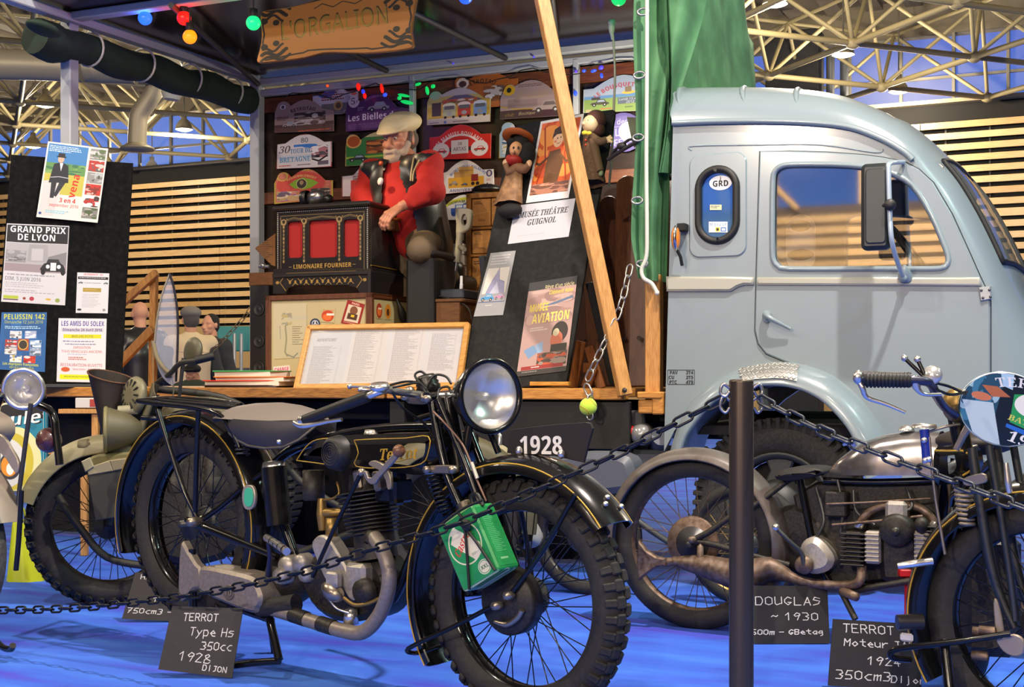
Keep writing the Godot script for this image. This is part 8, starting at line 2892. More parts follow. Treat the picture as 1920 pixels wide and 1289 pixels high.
	blob(t, "kick_pedal", q(1455,989,0.15), Vector3.ONE * 0.014, CHROME)
	# exhaust
	pl(t, "fishtail", [1196,1014,1212,1034,1230,1045,1246,1048,1246,1062,1230,1064,1210,1078,1196,1090,1193,1060],0.1,0.125,0.006, RUST)
	tb(t, "silencer", [1244,1055,0.09,1262,1054,0.09,1272,1054,0.09,1320,1062,0.09,1375,1076,0.08,1410,1075,0.08,1445,1068,0.07,1480,1082,0.07,1498,1090,0.07],[0.016,0.017,0.02,0.042,0.056,0.058,0.045,0.022,0.016], RUST, 20)
	tb(t, "exhaust_pipe", [1495,1089,0.07,1540,1097,0.07,1590,1098,0.08,1612,1090,0.1,1616,1062,0.08],0.017, RUST, 14)
	lat(t, "silencer_lug", vv([0.001,0.04,0.012,0.03,0.014,-0.03]), q(1313,1040,0.1), Vector3.UP, RUST, 12)
	# front end, mostly behind the machine at right
	var fw := q(1305,1018) + Vector3(1.38,0,0)
	wheel(t, fw, 0.33,0.085,36,0, RUST, TYRE, 0.05)
	guard(t, fw, 0.352,0.07,20,190, mat("3a3633", 0.5,0.2))
	for z in [0.07,-0.07]: 
		s = Shape.new(); s.tube([fw + Vector3(0,0, z), fw + Vector3(-0.24,0.58, z)],0.014); obj("fork_blade", s, BLACK, t)
	pl(t, "dark_backing", [1486,930,1530,905,1760,900,1775,1000,1745,1085,1600,1095,1520,1092],-0.05,-0.01,0.01, GREASE)  # added dark plate that fills in the darkness behind the engine
	pl(t, "dark_infill", [1420,985,1470,950,1520,960,1560,1020,1540,1085,1450,1060],-0.06,0.0,0.02, GREASE, true)  # second dark piece added to cover the bright floor beside the engine
	for e in [[1530,915,0.02,1545,975,0.05,1530,1010,0.05],[1700,915,0.03,1710,950,0.07,1688,962,0.08],[1600,920,0.02,1606,960,0.04,1640,985,0.05],[1570,900,0.03,1580,950,0.04,1576,1000,0.04]]: tb(t, "oil_pipe", e, 0.006, STEEL)
	blk(t, "battery_box", q(1570,945,0.02), Vector3(0.08,0.09,0.07), GREASE)
	pl(t, "saddle_pan", [1450,892,1470,880,1520,878,1540,888,1500,900,1460,902],-0.1,0.1,0.02, mat("1b1816", 0.6), true)

# ---------------------------------------------------------------- olive military machine at left
func harley():
	var A := frame(px(205,715,5.65) * Vector3(1,0,1),-8.0)
	var t := begin("motorcycle", "olive drab military motorcycle with a leather scabbard and windshield, half hidden at left", "motorcycle", Vector3(), A)
	var fw := q(205,985)
	wheel(t, fw, 0.335,0.11,40,40, mat("23211c", 0.6,0.2), TYRE, 0.05)
	guard(t, fw, 0.372,0.085,62,162, mat("8a8464", 0.45), null, "mudguard", 0.06)
	var rw := fw + Vector3(1.45,0,0)
	wheel(t, rw, 0.335,0.11,40,40, mat("23211c", 0.6,0.2), TYRE, 0.05)
	guard(t, rw, 0.372,0.085,-10,170, OLIVE, null, "mudguard", 0.06)
	# ammunition box beside the guard, its lid in two tones
	var b = pl(t, "front_box", [163,886,288,868,286,960,178,978],0.08,0.2,0.004, mat("2e2d26", 0.6))
	for e in [[163,886,205,872,212,898,165,906, "9a8f70"],[205,872,250,866,252,890,212,898, "8d8161"],[250,866,290,858,290,880,252,890, "5d6146"]]:
		pl(b, "lid_panel", [e[0], e[1] - 8, e[2], e[3] - 8, e[4], e[5] - 14, e[6], e[7] - 14],0.06,0.206,0.003, mat(e[8],0.6))
	pl(b, "latch", [152,866,168,858,176,876,160,886],0.2,0.215,0.003, mat("a29a78", 0.45))
	pl(t, "guard_flat", [172,856,215,850,288,848,288,866,165,880],-0.07,0.12,0.01, mat("7c7450", 0.6), true)
	var ml = lat(t, "marker_lamp", vv([0.001,0.055,0.014,0.05,0.03,0.02,0.034,-0.01,0.03,-0.035,0.02,-0.045,0.001,-0.046]), q(165,838,0.05), Vector3(1,0.02,0), OLIVE, 20)
	lat(ml, "lens_ring", vv([0.026,0.01,0.028,0.0,0.02,-0.008,0.001,-0.008]), q(146,840,0.05), Vector3(1,0,0), mat("8c8668", 0.4),20)
	headlamp(t, q(206,806,0.1), Vector3(-0.95,0,0.12),0.088, OLIVE, mat("7a7450", 0.45),1.3)
	tb(t, "pale_horn", [222,771,0.08,258,768,0.08],0.021, mat("8d8a70", 0.45),16)
	tb(t, "lamp_mount", [250,845,0.03,232,865,0.0,220,890,0.0],0.012, mat("1c1b17", 0.6))
	var sr = lat(t, "siren_disc", vv([0.001,0.02,0.03,0.024,0.075,0.01,0.082,0.0,0.078,-0.02,0.001,-0.025]), q(250,742,0.06), Vector3(-0.8,0.15,0.6), mat("77735a", 0.5,0.2),32)
	for k in 12:
		var s := Shape.new()
		var bs := aim(Vector3(-0.8,0.15,0.6), Vector3.UP)
		s.box(q(250,742,0.06) + bs * Vector3(cos(TAU * k / 12) * 0.05,0.018, sin(TAU * k / 12) * 0.05), Vector3(0.034,0.008,0.008),0.002, bs * Basis(Vector3.UP, -TAU * k / 12))
		obj("grille_slot", s, mat("1d1c16", 0.7), sr)
	for z in [0.08,-0.08]: tb(t, "fork_tube", [205,985, z, 240,880, z, 280,760, z, 292,720, z],0.016, OLIVE)
	# scabbard
	var s := Shape.new()
	var rows := []
	for i in 9:
		var f := i / 8.0
		var l: Vector3 = q(lerpf(164,196, f), lerpf(697,838, f) , -0.08); var r: Vector3 = q(lerpf(252,214, f), lerpf(716,840, f),-0.08)
		var row := []
		for k in 20:
			var a := TAU * k / 20
			row.append((l + r) / 2 + (r - l) / 2 * cos(a) + Vector3(0,(0.035 if i == 0 else 0.0) * sin(a * 1.0) * -0.6, sin(a) * 0.055 * (1.0 - 0.3 * f)))
		rows.append(row)
	s.grid(rows, true)
	var inner := []
	for r in rows.slice(0,4):
		var c := Vector3()
		for p in r: c += p / 20.0
		var row := []
		for p in r: row.append(c.lerp(p, 0.93))
		inner.append(row)
	s.grid([rows[0], inner[0]], true); s.grid(inner, true)
	var sc = obj("leather_scabbard", s, mat("1a1311", 0.55), t)
	s = Shape.new(); s.tube(rows[0],0.004,6, true); obj("brown_edge", s, mat("5a3a26", 0.6), sc)
	# windshield
	var ws = pl(t, "windshield", [318,513,325,535,333,580,334,640,330,716,312,716,296,690,290,650,294,600,304,552],0.12,0.123,0.0, glass(0.22, "c8d0e4", 0.06), true)
	tb(ws, "frame_wire", [318,514,0.125,326,540,0.125,333,590,0.125,333,650,0.125,330,716,0.125],0.005, mat("22202a", 0.4,0.4))
	tb(ws, "frame_wire", [318,514,0.125,304,552,0.125,294,600,0.125,289,650,0.125],0.004, mat("8a8474", 0.4,0.4))
	pl(t, "canvas_apron", [286,640,291,668,304,690,322,706,324,745,292,745,286,700],0.1,0.115,0.004, mat("8d7f60", 0.8), true)
	tb(t, "apron_hem", [287,640,0.12,293,668,0.13,306,690,0.135,322,705,0.13],0.009, mat("7a6e52", 0.8))
	# mirror, grip, tank, saddle
	var mr = lat(t, "round_mirror", vv([0.001,0.02,0.03,0.018,0.058,0.008,0.062,0.0,0.058,-0.008,0.001,-0.01]), q(362,660,0.2), Vector3(-0.75,0.1,0.6), mat("4a4632", 0.45),28)
	tb(mr, "mirror_stem", [345,672,0.2,341,700,0.2,336,745,0.18],[0.01,0.008,0.007], mat("2a2820", 0.5))
	tb(t, "handlebar", [290,722,0.0,320,700,0.15,338,682,0.24,372,676,0.3,402,668,0.32],0.011, mat("2a2820", 0.5))
	tb(t, "rubber_grip", [368,676,0.3,403,667,0.32],0.017, mat("121212", 0.5),14)
	pl(t, "fuel_tank", [300,770,330,748,420,750,470,800,440,830,320,830],-0.12,0.12,0.05, OLIVE, true)
	pl(t, "saddle", [470,790,520,775,590,790,580,812,490,815],-0.12,0.12,0.03, mat("201712", 0.6), true)
	pl(t, "engine_block", [300,850,430,850,460,960,420,1050,300,1050,270,960],-0.1,0.1,0.03, GREASE, true)
	for e in [[330,900],[400,900]]: lat(t, "cylinder", vv([0.001,0.09,0.055,0.09,0.05,0.07,0.058,0.06,0.05,0.045,0.058,0.035,0.05,0.02,0.058,0.01,0.05,-0.05]), q(e[0], e[1],0.06), Vector3.UP, GREASE, 20)
	for e in [[292,730,0,450,760,0,560,900,0,700,985,0.08],[292,740,0,260,950,0,300,1060,0,480,1060,0,700,985,0.08],[108,930,0.09,150,990,0.09,200,1045,0.09,275,1062,0.09]]: tb(t, "frame_tube", e, 0.016, mat("23221c", 0.6))
	tb(t, "side_stand", [440,1062,0.1,452,1110,0.18,462,1129,0.24],0.012, mat("23221c", 0.6))

# ---------------------------------------------------------------- the machine cut off by the left edge
func left_bike():
	var A := frame(px(-105,715,4.9) * Vector3(1,0,1),32.0)
	var t := begin("motorcycle", "grey-beige motorcycle with a round chrome lamp, cut off by the left edge", "motorcycle", Vector3(), A)
	var fw := q(-104,1030)
	wheel(t, fw, 0.325,0.1,36,0, STEEL, tri_mat("grey_tyre", ramp_tex(tex.grain, [0.2, "3a3936", 0.8, "55534e"]), Vector3.ONE * 5,0.7),0.05)
	var G := mat("96897a", 0.4,0.1)
	guard(t, fw, 0.37,0.09,18,200, G, null, "mudguard", 0.05)
	var rw := fw - Vector3(1.35,0,0)
	wheel(t, rw, 0.325,0.1,36,0, STEEL, TYRE, 0.05)
	guard(t, rw, 0.37,0.09,-10,180, G)
	headlamp(t, q(46,729,0.0), Vector3(0.62,-0.05,0.78),0.066, mat("8d8a82", 0.3,0.7), CHROME, 0.7)
	pl(t, "crest_plate", [-40,815,0,815,20,840,34,868,28,888,0,850,-40,845],0.02,0.03,0.003, mat("a89c8c", 0.4,0.3), true)
	tb(t, "lamp_stay", [58,757,0.02,48,830,0.02,33,945,0.02],0.008, mat("2c2c2e", 0.5))
	for z in [0.08,-0.08]: tb(t, "fork_blade", [-104,1030, z, -60,900, z, -20,790, z, 0,740, z],0.018, BLACK)
	tb(t, "lower_strut", [40,920,0.05,36,1000,0.05,30,1070,0.05],0.009, BLACK)
	var tl = lat(t, "red_lamp", vv([0.001,0.045,0.03,0.036,0.045,0.0,0.04,-0.03,0.001,-0.035]), q(90,826,-0.1), Vector3(0.5,0,0.85), mat("4a1c20", 0.15,0.0, {"clearcoat_enabled": true}),24)
	tb(tl, "lamp_arm", [72,760,-0.1,98,775,-0.1,105,815,-0.1,112,872,-0.1],0.014, BLACK)
	pl(t, "fuel_tank", [-330,800,-280,770,-140,765,-80,800,-120,850,-300,850],-0.12,0.12,0.05, G, true)
	pl(t, "engine_block", [-320,880,-180,880,-160,1040,-200,1080,-320,1080],-0.1,0.1,0.03, GREASE, true)
	tb(t, "frame_tube", [0,740,0,-80,800,0,-340,860,0],0.016, BLACK)
	tb(t, "frame_tube", [-60,850,0,-150,1090,0,-330,1090,0],0.016, BLACK)
	tb(t, "side_stand", [-60,1060,0.1,-20,1180,0.12,2,1212,0.14,20,1218,0.15,24,1211,0.16],0.011, BLACK)
	pl(t, "saddle", [-460,790,-420,775,-340,785,-350,810,-440,815],-0.12,0.12,0.03, mat("201712", 0.6), true)

# ---------------------------------------------------------------- the machine cut off by the right edge
func jap_bike():
	var A := frame(px(1965,715,3.35) * Vector3(1,0,1),38.0)
	var t := begin("motorcycle", "black motorcycle with an oval rally plate, cut off by the right edge", "motorcycle", Vector3(), A)
	var fw := q(1965,1168)
	wheel(t, fw, 0.308,0.085,40,0, BLACK, TYRE, 0.05)
	guard(t, fw, 0.345,0.08,60,212, BLACK, GOLD)
	for z in [0.07,-0.07]:
		var d := (1822 if z > 0 else 1868)
		tb(t, "fork_blade", [d, 840, z, d + 14,930, z, d + 34,1050, z, d + 56,1125, z, d + 80,1178, z],[0.012,0.014,0.014,0.012,0.01], mat("101818", 0.12,0.3, {"clearcoat_enabled": true, "clearcoat": 1.0}))
		tb(t, "fork_blade", [d + 32,835, z, d + 52,950, z, d + 72,1080, z, d + 82,1165, z],0.01, mat("101818", 0.12,0.3, {"clearcoat_enabled": true, "clearcoat": 1.0}))
	coil(t, "fork_spring", q(1806,918,0.06), q(1812,988,0.06),0.019,0.005,8, mat("8f8474", 0.4,0.5))
	pl(t, "bottom_link", [1806,898,1840,888,1850,896,1846,906,1812,912],0.08,0.09,0.002, NICKEL, true)
	pl(t, "brake_arm", [1862,1130,1870,1130,1880,1180,1878,1196,1868,1196],0.1,0.11,0.003, mat("9c9080", 0.4,0.5), true)
	pl(t, "brake_arm", [1866,1200,1880,1222,1900,1232,1918,1226,1918,1200,1900,1190,1880,1196],0.1,0.108,0.003, mat("9c9080", 0.4,0.5), true)
	for e in [[1838,1185],[1850,1183],[1836,1230]]: lat(t, "nut", vv([0.001,0.02,0.012,0.018,0.012,-0.02]), q(e[0], e[1],0.12), Vector3(-1,0,0.2), RUST, 6)
	tb(t, "cable_adjuster", [1886,868,0.09,1890,905,0.09,1893,925,0.09],[0.006,0.009,0.007], CHROME)
	tb(t, "front_stand", [1895,1188,0.12,1800,1203,0.14,1690,1216,0.15,1671,1224,0.15,1674,1234,0.14,1706,1238,0.08],0.0085, BLACK)
	# steering, bars, levers
	tb(t, "steering_head", [1790,760,0,1815,890,0],0.024, BLACK)
	var bar := mat("1c1e44", 0.25,0.4, {"clearcoat_enabled": true})
	tb(t, "handlebar", [1792,778,0.04,1772,765,0.1,1756,742,0.18,1746,722,0.24,1722,714,0.28,1612,710,0.34],0.0115, bar)
	var gr = tb(t, "rubber_grip", [1708,713,0.285,1618,710,0.335],0.0185, mat("151515", 0.55),16)
	for k in 12: lat(gr, "grip_rib", vv([0.0185,0.003,0.02,0.0,0.0185,-0.003]), q(1703 - k * 7,713,0.29 + k * 0.004), Vector3(-0.9,0.0,0.5), mat("1c1c1c", 0.5),16)
	blob(gr, "grip_end", q(1610,708,0.34), Vector3(0.014,0.018,0.018), CHROME)
	tb(t, "inverted_lever", [1610,715,0.34,1617,728,0.34,1626,746,0.33,1660,758,0.31,1698,774,0.29],[0.007,0.007,0.006,0.005,0.004], CHROME)
	tb(t, "lever_clamp", [1712,706,0.28,1716,718,0.28,1722,732,0.28,1735,740,0.27,1764,740,0.24],[0.012,0.014,0.007,0.005,0.005], CHROME)
	for e in [[1696,672],[1720,674]]:
		var lv = tb(t, "control_lever", [1738,712,0.25, e[0], e[1],0.25],0.005, mat("1a1a1c", 0.3,0.5))
		blob(lv, "lever_ball", q(e[0], e[1],0.25), Vector3.ONE * 0.0085, CHROME)
	lat(t, "lever_pod", vv([0.001,0.014,0.02,0.01,0.026,0.0,0.02,-0.014]), q(1747,704,0.24), Vector3(0.2,0.4,1), mat("c8c8c6", 0.2,0.6),20)
	for e in [[1738,715,0.25,1780,725,0.2,1810,740,0.12],[1740,722,0.24,1780,740,0.2,1812,735,0.12]]: tb(t, "control_cable", e, 0.004, mat("111111", 0.4),6)
	blob(t, "brass_damper", q(1792,760,0.02), Vector3(0.035,0.045,0.035), BRASS)
	pl(t, "top_link", [1786,842,1800,812,1812,790,1824,786,1826,796,1808,822,1796,846],0.06,0.075,0.003, NICKEL)
	# oval plate
	var p := Print.new(self, 360,400, "10202e")
	p.photo(0,0,150,400,["24506a", "9ac0d0", "3a7a9a"],30,91); p.poly([70,100,130,90,190,130,120,150], "b06a4a"); p.oval(80,160,40,22, "c87a5a"); p.poly([130,20,180,0,190,90,150,80], "a8d0e8"); p.poly([200,110,360,60,360,300,210,260], "2a9a5a"); p.poly([200,270,360,300,360,330,200,290], "2a6ac8"); p.poly([10,200,130,180,200,400,100,400], "b8d0d8")
	p.oval(290,150,80,66, "e8ece4"); p.text("1", 284,196,116, "141820", {"serif": true, "bold": true}); p.text("TERROT", 250,66,70, "e4e8ea", {"serif": true, "bold": true, "arc": 260.0, "w": 250.0}); p.text("BATTERIE", 300,262,40, "d8d060", {"serif": true, "bold": true, "turn": 0.14}); p.text("1924", 300,370,80, "e8ecec", {"serif": true, "bold": true, "turn": 0.15})
	var s := Shape.new()
	var c := q(1884,768,0.06)
	s.prism(v2(arc2(Vector2(),0.112,0.094,0,352,44)),-0.006,0.0,0.004, Transform3D(), true)
	obj("oval_plate", s, p.mat(0.15), t, Transform3D(Basis(Vector3.UP, 0.42) * Basis(Vector3.BACK, -0.25), c))
	# tank and the rest
	var tk = pl(t, "fuel_tank", [1748,905,1745,846,1770,838,1800,838,1812,870,1800,900,1770,910],-0.08,0.05,0.025, BLACK, true)
	tb(tk, "yellow_line", [1752,846,0.052,1806,846,0.052],0.003, GOLD)
	tb(tk, "yellow_line", [1812,850,0.04,1826,860,0.05,1822,880,0.05,1806,892,0.04],0.003, GOLD)
	tb(t, "blue_lever", [1733,806,0.1,1736,840,0.1,1738,868,0.1],0.012, mat("1c2f8a", 0.3))
	for e in [[1733,826],[1735,864],[1742,862]]: blob(t, "lever_pin", q(e[0], e[1],0.115), Vector3.ONE * 0.008, CHROME)
	lat(t, "filler_cap", vv([0.001,0.012,0.03,0.01,0.032,0.0]), q(1733,803,0.08), Vector3.UP, CHROME, 20)
	for e in [[1742,820,0.1,1752,920,0.1,1765,1000,0.1,1772,1040,0.1],[1735,812,0.08,1775,800,0.06,1800,796,0.04]]: tb(t, "control_rod", e, 0.004, NICKEL, 6)
	tb(t, "frame_tube", [1814,890,0,1790,1000,0,1770,1130,0],0.016, BLACK)
	tb(t, "foot_rest", [1684,1062,0.16,1712,1058,0.15,1748,1053,0.12],[0.008,0.01,0.01], CHROME)
	tb(t, "rest_rubber", [1682,1168,0.16,1730,1166,0.12],0.02, mat("201e20", 0.4),14)
	blk(t, "white_tag", q(1700,1196,0.14), Vector3(0.035,0.022,0.01), mat("c8c8cc", 0.6))
	tb(t, "stand_leg", [1770,1200,0.1,1780,1290,0.13,1790,1385,0.16],0.014, BLACK)
	# the body stands square to the steered front wheel, away from the eye
	var B := frame(Vector3(1.3,0,-3.62),104.0)
	var h := Node3D.new()
	h.name = "rear_half"
	h.transform = A.affine_inverse() * B
	t.add_child(h)
	var rw := Vector3(-0.62,0.325,0)
	wheel(h, rw, 0.325,0.085,36,0, BLACK, TYRE, 0.05)
	guard(h, rw, 0.362,0.08,10,190, BLACK)
	for z in [0.07,-0.07]:
		s = Shape.new()
		s.tube([Vector3(0,0.72,0), Vector3(-0.35,0.6, z), rw + Vector3(0,0, z)],0.013)
		obj("frame_tube", s, BLACK, h)
	s = Shape.new()
	s.ball(Vector3(-0.42,0.76,0), Vector3(0.16,0.04,0.12))
	obj("saddle", s, mat("201712", 0.6), h)
	blk(h, "engine_block", Vector3(-0.12,0.36,0), Vector3(0.26,0.34,0.16), GREASE, 0.0,0.03)

# ---------------------------------------------------------------- post, chains, slates and small things on the floor
func floor_things():
	var I := Transform3D(Basis(), Vector3(0,0,0))
	fr_ = Transform3D(Basis(), Vector3(0.0001,0,0))
	cur = Vector3()
	var base := px(1390,715,3.3) * Vector3(1,0,1)
	var t := thing("barrier_post", "round dark steel barrier post with chains hooked on both sides", "post", Transform3D(Basis(), base))
	var s := Shape.new()
	s.lathe(vv([0.0001,0.947,0.026,0.947,0.0298,0.944,0.0302,0.94,0.0302,0.02]), Transform3D(),40)
	obj("tube", s, mat("544a40", 0.34,0.75), t)
	s = Shape.new()
	s.lathe(vv([0.03,0.03,0.05,0.024,0.16,0.012,0.165,0.0]), Transform3D(),40)
	obj("foot_plate", s, mat("2a2725", 0.4,0.6), t)
	for sd in [-1.0,1.0]:
		for e in [[0.925,0.905],[0.895,0.865]]:
			s = Shape.new()
			s.tube(spline([Vector3(sd * 0.028, e[0],0), Vector3(sd * 0.045, e[0] + 0.01,0.0), Vector3(sd * 0.052,(e[0] + e[1]) / 2,0), Vector3(sd * 0.04, e[1],0.004), Vector3(sd * 0.03, e[1] + 0.012,0.006)],4),0.0042,8)
			obj("hook", s, mat("a0a0a4", 0.25,0.85), t)
	var cm := mat("2e2f33", 0.35,0.75)
	var P := func(a: Array) -> Array:
		var r := []
		for i in range(0, a.size(),3): r.append(px(a[i], a[i + 1], a[i + 2]))
		return r
	t = thing("barrier_chain", "long dark chain from the barrier post sagging leftwards in front of the motorcycle", "chain")
	chain(t, P.call([1357,748,3.3,1250,803,3.36,1130,864,3.43,1000,922,3.5,850,986,3.6,700,1030,3.72,560,1075,3.86,420,1106,4.02,280,1127,4.2,120,1142,4.42,-60,1146,4.7]),0.047,0.0038, cm, 0.4)
	t = thing("barrier_chain", "dark chain running from the barrier post down to the right edge", "chain")
	chain(t, P.call([1424,748,3.28,1530,803,3.15,1640,848,3.03,1760,893,2.9,1960,968,2.7]),0.047,0.0038, mat("4a4e56", 0.3,0.8),0.4)
	slate("slate sign hand-lettered TERROT Type Hs 350cc 1928, standing before the front motorcycle", [318,1147,452,1151,435,1279,296,1263],4.22,[["TERROT", 48,22,15],["Type Hs", 80,66,17],["350cc", 128,112,16],["1928", 62,152,20],["DiJON", 150,190,12]],16)
	slate("slate sign lettered HARLEY WLA 750cm3, half hidden behind the front motorcycle's rear wheel", [250,1080,372,1090,362,1172,228,1166],5.2,[["HARLEY-D", 26,10,14],["WLA", 90,60,18],["1942", 92,112,15],["750cm3 - US", 12,170,15]],0)
	slate("slate sign lettered DOUGLAS 1930, leaning right of the barrier post", [1396,1088,1555,1089,1556,1194,1392,1195],4.77,[["DOUGLAS", 38,44,20],["~ 1930", 84,106,18],["500m - GBetag", 28,170,12]],0)
	slate("slate sign lettered TERROT Moteur JAP 1924 350cm3, at the lower right beside the front wheel", [1567,1161,1730,1171,1728,1292,1553,1283],4.05,[["TERROT", 30,14,18],["Moteur JAP", 36,64,15],["1924", 104,120,17],["350cm3", 20,170,18],["Dijon", 172,180,14]],0)
	# red stand
	var b := px(1703,715,4.65) * Vector3(1,0,1)
	t = thing("red_stand", "red T-shaped support stand under the rusty motorcycle's engine", "stand", Transform3D(Basis(), b))
	s = Shape.new(); s.rod(Vector3(0,0.02,0), Vector3(0,0.265,0),0.0135,16); obj("column", s, mat("b01812", 0.35), t)
	s = Shape.new(); s.box(Vector3(-0.002,0.275,0), Vector3(0.066,0.026,0.05),0.004); obj("head", s, mat("b01812", 0.35), t)
	s = Shape.new(); s.box(Vector3(0.05,0.277,0), Vector3(0.04,0.02,0.04),0.003); obj("white_pad", s, mat("b8bcc8", 0.5), t)
	s = Shape.new(); s.box(Vector3(0,0.012,0), Vector3(0.16,0.024,0.16),0.006); obj("foot", s, mat("b01812", 0.35), t)
	# bags and printed things at left
	t = thing("yellow_bag", "bright lime yellow bag standing on the carpet between the wheels at left", "bag", Transform3D(Basis(), px(48,715,6.3) * Vector3(1,0,1)))
	s = Shape.new()
	var rows := []
	for i in 8:
		var f := i / 7.0
		var row := []
		for k in 16:
			var a := TAU * k / 16
			row.append(Vector3(-0.03 + 0.03 * (1 - f) + cos(a) * lerpf(0.09,0.03, f), f * 0.29, sin(a) * lerpf(0.06,0.015, f) + 0.008 * sin(k * 2.4)))
		rows.append(row)
	s.grid(rows, true); obj("bag_body", s, mat("b9c61c", 0.4), t)
	s = Shape.new(); s.tube(spline([Vector3(-0.05,0.28,0), Vector3(-0.04,0.34,0), Vector3(-0.01,0.34,0), Vector3(0,0.28,0)],4),0.005,6); obj("handle", s, mat("8a9416", 0.5), t)
	s = Shape.new(); s.box(Vector3(0.085,0.04,-0.02), Vector3(0.03,0.08,0.04),0.004); obj("red_corner", s, mat("8a1c1c", 0.5), t)
	var p := Print.new(self, 240,600, "1c7f98")
	p.photo(0,0,240,600,["1c7f98", "2492aa", "15708a"],20,95); p.rect(0,0,240,90, "18181c"); p.oval(90,380,130,220, "e0dca0"); p.oval(70,390,110,190, "c8b83a"); p.oval(50,400,90,160, "d8d8d4"); p.oval(60,420,56,90, "3a3a40"); p.oval(56,420,44,70, "e0902a"); p.oval(60,440,20,40, "f0ece0")
	p.text("Oulet", 120,150,120, "141418", {"bold": true, "skew": 0.25, "turn": -0.15}); p.text("Oulet", 116,144,112, "f0f0ec", {"bold": true, "skew": 0.25, "turn": -0.15})
	t = thing("printed_banner", "teal printed banner with white script and a yellow oval behind the round chrome lamp", "banner", Transform3D(Basis(Vector3.UP, 0.1), px(45,925,6.5)))
	s = Shape.new(); s.prism(rrect(-0.12,0.0,0.1,0.44,0.03),-0.06,0.0,0.01, Transform3D(), true); obj("printed_face", s, p.mat(0.4), t)
	s = Shape.new(); s.rod(Vector3(-0.1,0.43,-0.03), Vector3(-0.1,0.48,-0.03),0.006); s.rod(Vector3(0.08,0.43,-0.03), Vector3(0.08,0.48,-0.03),0.006); s.rod(Vector3(-0.12,0.47,-0.03), Vector3(0.1,0.47,-0.03),0.008); obj("hanger", s, BLACK, t)
	# wooden trestle in the shade below the stage
	var pine := wood_mat("beam_wood", true, "9a6630", "cf9c58", 0.5,1.5)
	t = thing("low_trestle", "small pine trestle in the shade below the stage at left", "trestle", Transform3D(Basis(), px(110,715,7.2) * Vector3(1,0,1)))
	for e in [[-0.08,0.3,-0.08,0.0,0.035],[0.14,0.57,0.14,0.0,0.035],[-0.08,0.57,-0.08,0.3,0.035]]:
		s = Shape.new(); s.box(Vector3(e[0],(e[1] + e[3]) / 2,0), Vector3(e[4], e[1] - e[3],0.04),0.003); obj("leg", s, pine, t)
	for y in [0.56,0.78]:
		s = Shape.new(); s.box(Vector3(0.06 + (y - 0.56) * 0.5, y, 0), Vector3(0.32,0.025,0.08),0.003); obj("cross_bar", s, pine, t)
	s = Shape.new(); s.box(Vector3(0.2,0.67,0), Vector3(0.035,0.22,0.04),0.003); obj("leg", s, pine, t)
	t = thing("paper_box", "small white and red box on the trestle below the stage", "box", Transform3D(Basis(), px(165,715,7.2) * Vector3(1,0,1) + Vector3(0,0.795,0)))
	s = Shape.new(); s.box(Vector3(0,0.03,0), Vector3(0.12,0.055,0.06),0.004); obj("carton", s, mat("c8c4c0", 0.6), t)
	s = Shape.new(); s.box(Vector3(0.035,0.03,0.031), Vector3(0.03,0.04,0.003)); obj("red_label", s, mat("a03428", 0.5), t)
	moped()

func moped():
	var A := frame(px(1235,715,5.75) * Vector3(1,0,1),26.0)
	var t := begin("moped", "small grey moped with white lamp fairing, half seen between the two front wheels", "moped", Vector3(), A)
	var fw := q(1100,1040); fw.y = 0.26
	wheel(t, fw, 0.26,0.06,28,0, STEEL, TYRE, 0.06)
	lat(t, "drum", vv([0.001,0.03,0.07,0.028,0.075,0.0]), fw + Vector3(0,0,0.03), Vector3.BACK, mat("6a6a66", 0.4,0.6),28)
	var rw := fw + Vector3(0.72,0,0)
	wheel(t, rw, 0.26,0.06,28,0, BRASS, TYRE, 0.06)
	pl(t, "white_fairing", [955,1018,968,985,985,970,1003,985,1010,1010,1000,1028,965,1030],-0.05,0.06,0.03, mat("a8aaa0", 0.45), true)
	pl(t, "cream_cover", [866,850,880,832,920,836,938,852,925,868,880,880],-0.05,0.06,0.03, mat("b0a888", 0.45), true)
	pl(t, "grey_body", [1000,868,1060,850,1160,852,1185,880,1170,925,1040,925,1000,900],-0.07,0.07,0.03, mat("50545e", 0.45), true)
	for e in [[900,870,0,960,940,0,1040,960,0,1100,1040,0.05],[1100,1040,0.05,1160,930,0,1200,980,0,1290,1040,0.05],[960,940,0,1100,925,0,1190,900,0]]: tb(t, "frame_tube", e, 0.014, mat("2c3036", 0.5))
	tb(t, "stand", [1150,1060,0.06,1165,1090,0.1,1172,1118,0.14],0.01, STEEL)

func slate(label: String, c: Array, d: float, lines: Array, turn):   # a black slate on edge; its chalk words are strokes
	fr_ = Transform3D(Basis(Vector3.UP, 0.0001), Vector3(0,0,-d))
	var a := []
	for i in range(0,8,2): a.append(loc(fr_, c[i], c[i + 1],0.0))
	var low := minf(a[2].y, a[3].y)
	for p in a.size(): a[p].y -= low - 0.002
	var p := Print.new(self, 512,448, "201e1c")
	p.speckle(500, "2a2826", 4)
	for l in lines: chalk(p, l[0], l[1] * 2, l[2] * 2, l[3] * 2)
	cur = a[3]
	var o := []
	for k in a: o.append(k - cur + Vector3(0,0,-0.03 * (k.y / 0.2)))
	var m = sheet("slate_sign", o, p.mat(0.55), self, 0.006)
	m.transform = fr_ * Transform3D(Basis(), cur)
	tag(m, label, "sign", "chalk slates before the motorcycles")

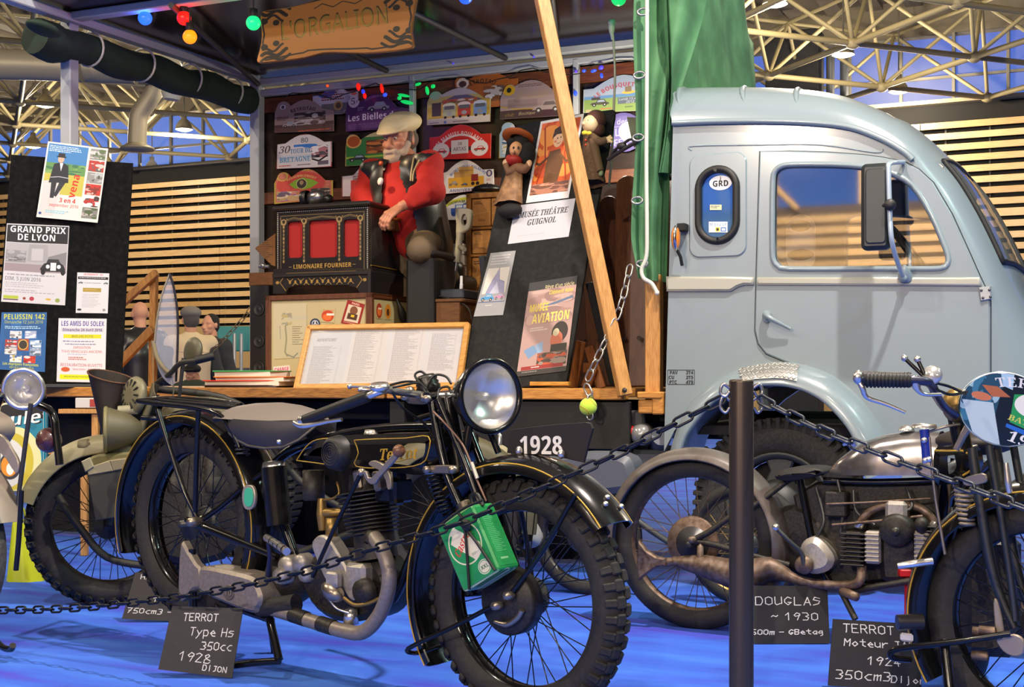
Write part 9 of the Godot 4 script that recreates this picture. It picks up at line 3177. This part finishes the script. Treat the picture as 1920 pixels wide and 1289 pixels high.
const STROKES := {"A": "0620 2046 1434", "B": "0600 0030 3041 4133 3303 3344 4436 3606", "C": "4120 2002 0204 0426 2645", "D": "0600 0030 3042 4244 4436 3606", "E": "4000 0006 0333 0646", "G": "4120 2002 0204 0426 2644 4424", "H": "0006 4046 0343", "J": "1040 3035 3516", "L": "0006 0646", "M": "0600 0023 2340 4046", "N": "0600 0046 4640", "O": "2001 0105 0526 2645 4541 4120", "P": "0600 0030 3042 4233 3303", "R": "0600 0030 3042 4233 3303 2346", "S": "4110 1002 0243 4335 3506", "T": "0040 2026", "U": "0005 0516 1635 4540 3545", "W": "0016 1623 2336 3640", "Y": "0023 4023 2326",
	"a": "4222 2204 0426 2644 4246", "c": "4222 2204 0426 2646", "e": "0444 4422 2204 0426 2646", "g": "4222 2204 0415 1544 4247 4728", "i": "2226 2021", "j": "2227 2718 2021", "m": "0206 0322 2226 2342 4246", "n": "0206 0322 2242 4246", "o": "2204 0426 2644 4422", "p": "0208 0232 3244 4436 3606", "r": "0206 0422 2242", "s": "4212 1203 0344 4436 3606", "t": "2025 2546 0242", "u": "0205 0526 2645 4246", "y": "0225 4208",
	"0": "2001 0105 0526 2645 4541 4120", "1": "0220 2026", "2": "0120 2041 4106 0646", "3": "0030 3042 4223 2344 4436 3606", "4": "3004 0444 2236", "5": "4010 1003 0333 3345 4536 3606", "7": "0040 4016 1333", "8": "2001 0113 1344 4536 3606 0604 0431 3120", "9": "4120 2002 0213 1342 4126", "-": "0343", "~": "0312 1233 3342"}

func chalk(p: Print, s: String, x: float, y: float, k: float):   # k: a letter's width in pixels; y: its top
	var r := RandomNumberGenerator.new()
	r.seed = hash(s)
	var h := k * 1.55 / 6.0
	for ch in s:
		if STROKES.has(ch):
			var sl := r.randf_range(-1.2,1.2)
			for st in STROKES[ch].split(" "):
				var u := int(st[0]); var v := int(st[1]); var w := int(st[2]); var z := int(st[3])
				p.line([x + u * k / 4.0 + (6 - v) * sl * 0.4, y + v * h + sl, x + w * k / 4.0 + (6 - z) * sl * 0.4, y + z * h + sl],6.5, "d4d2ca")
		x += k * (1.45 if ch != " " else 0.9)
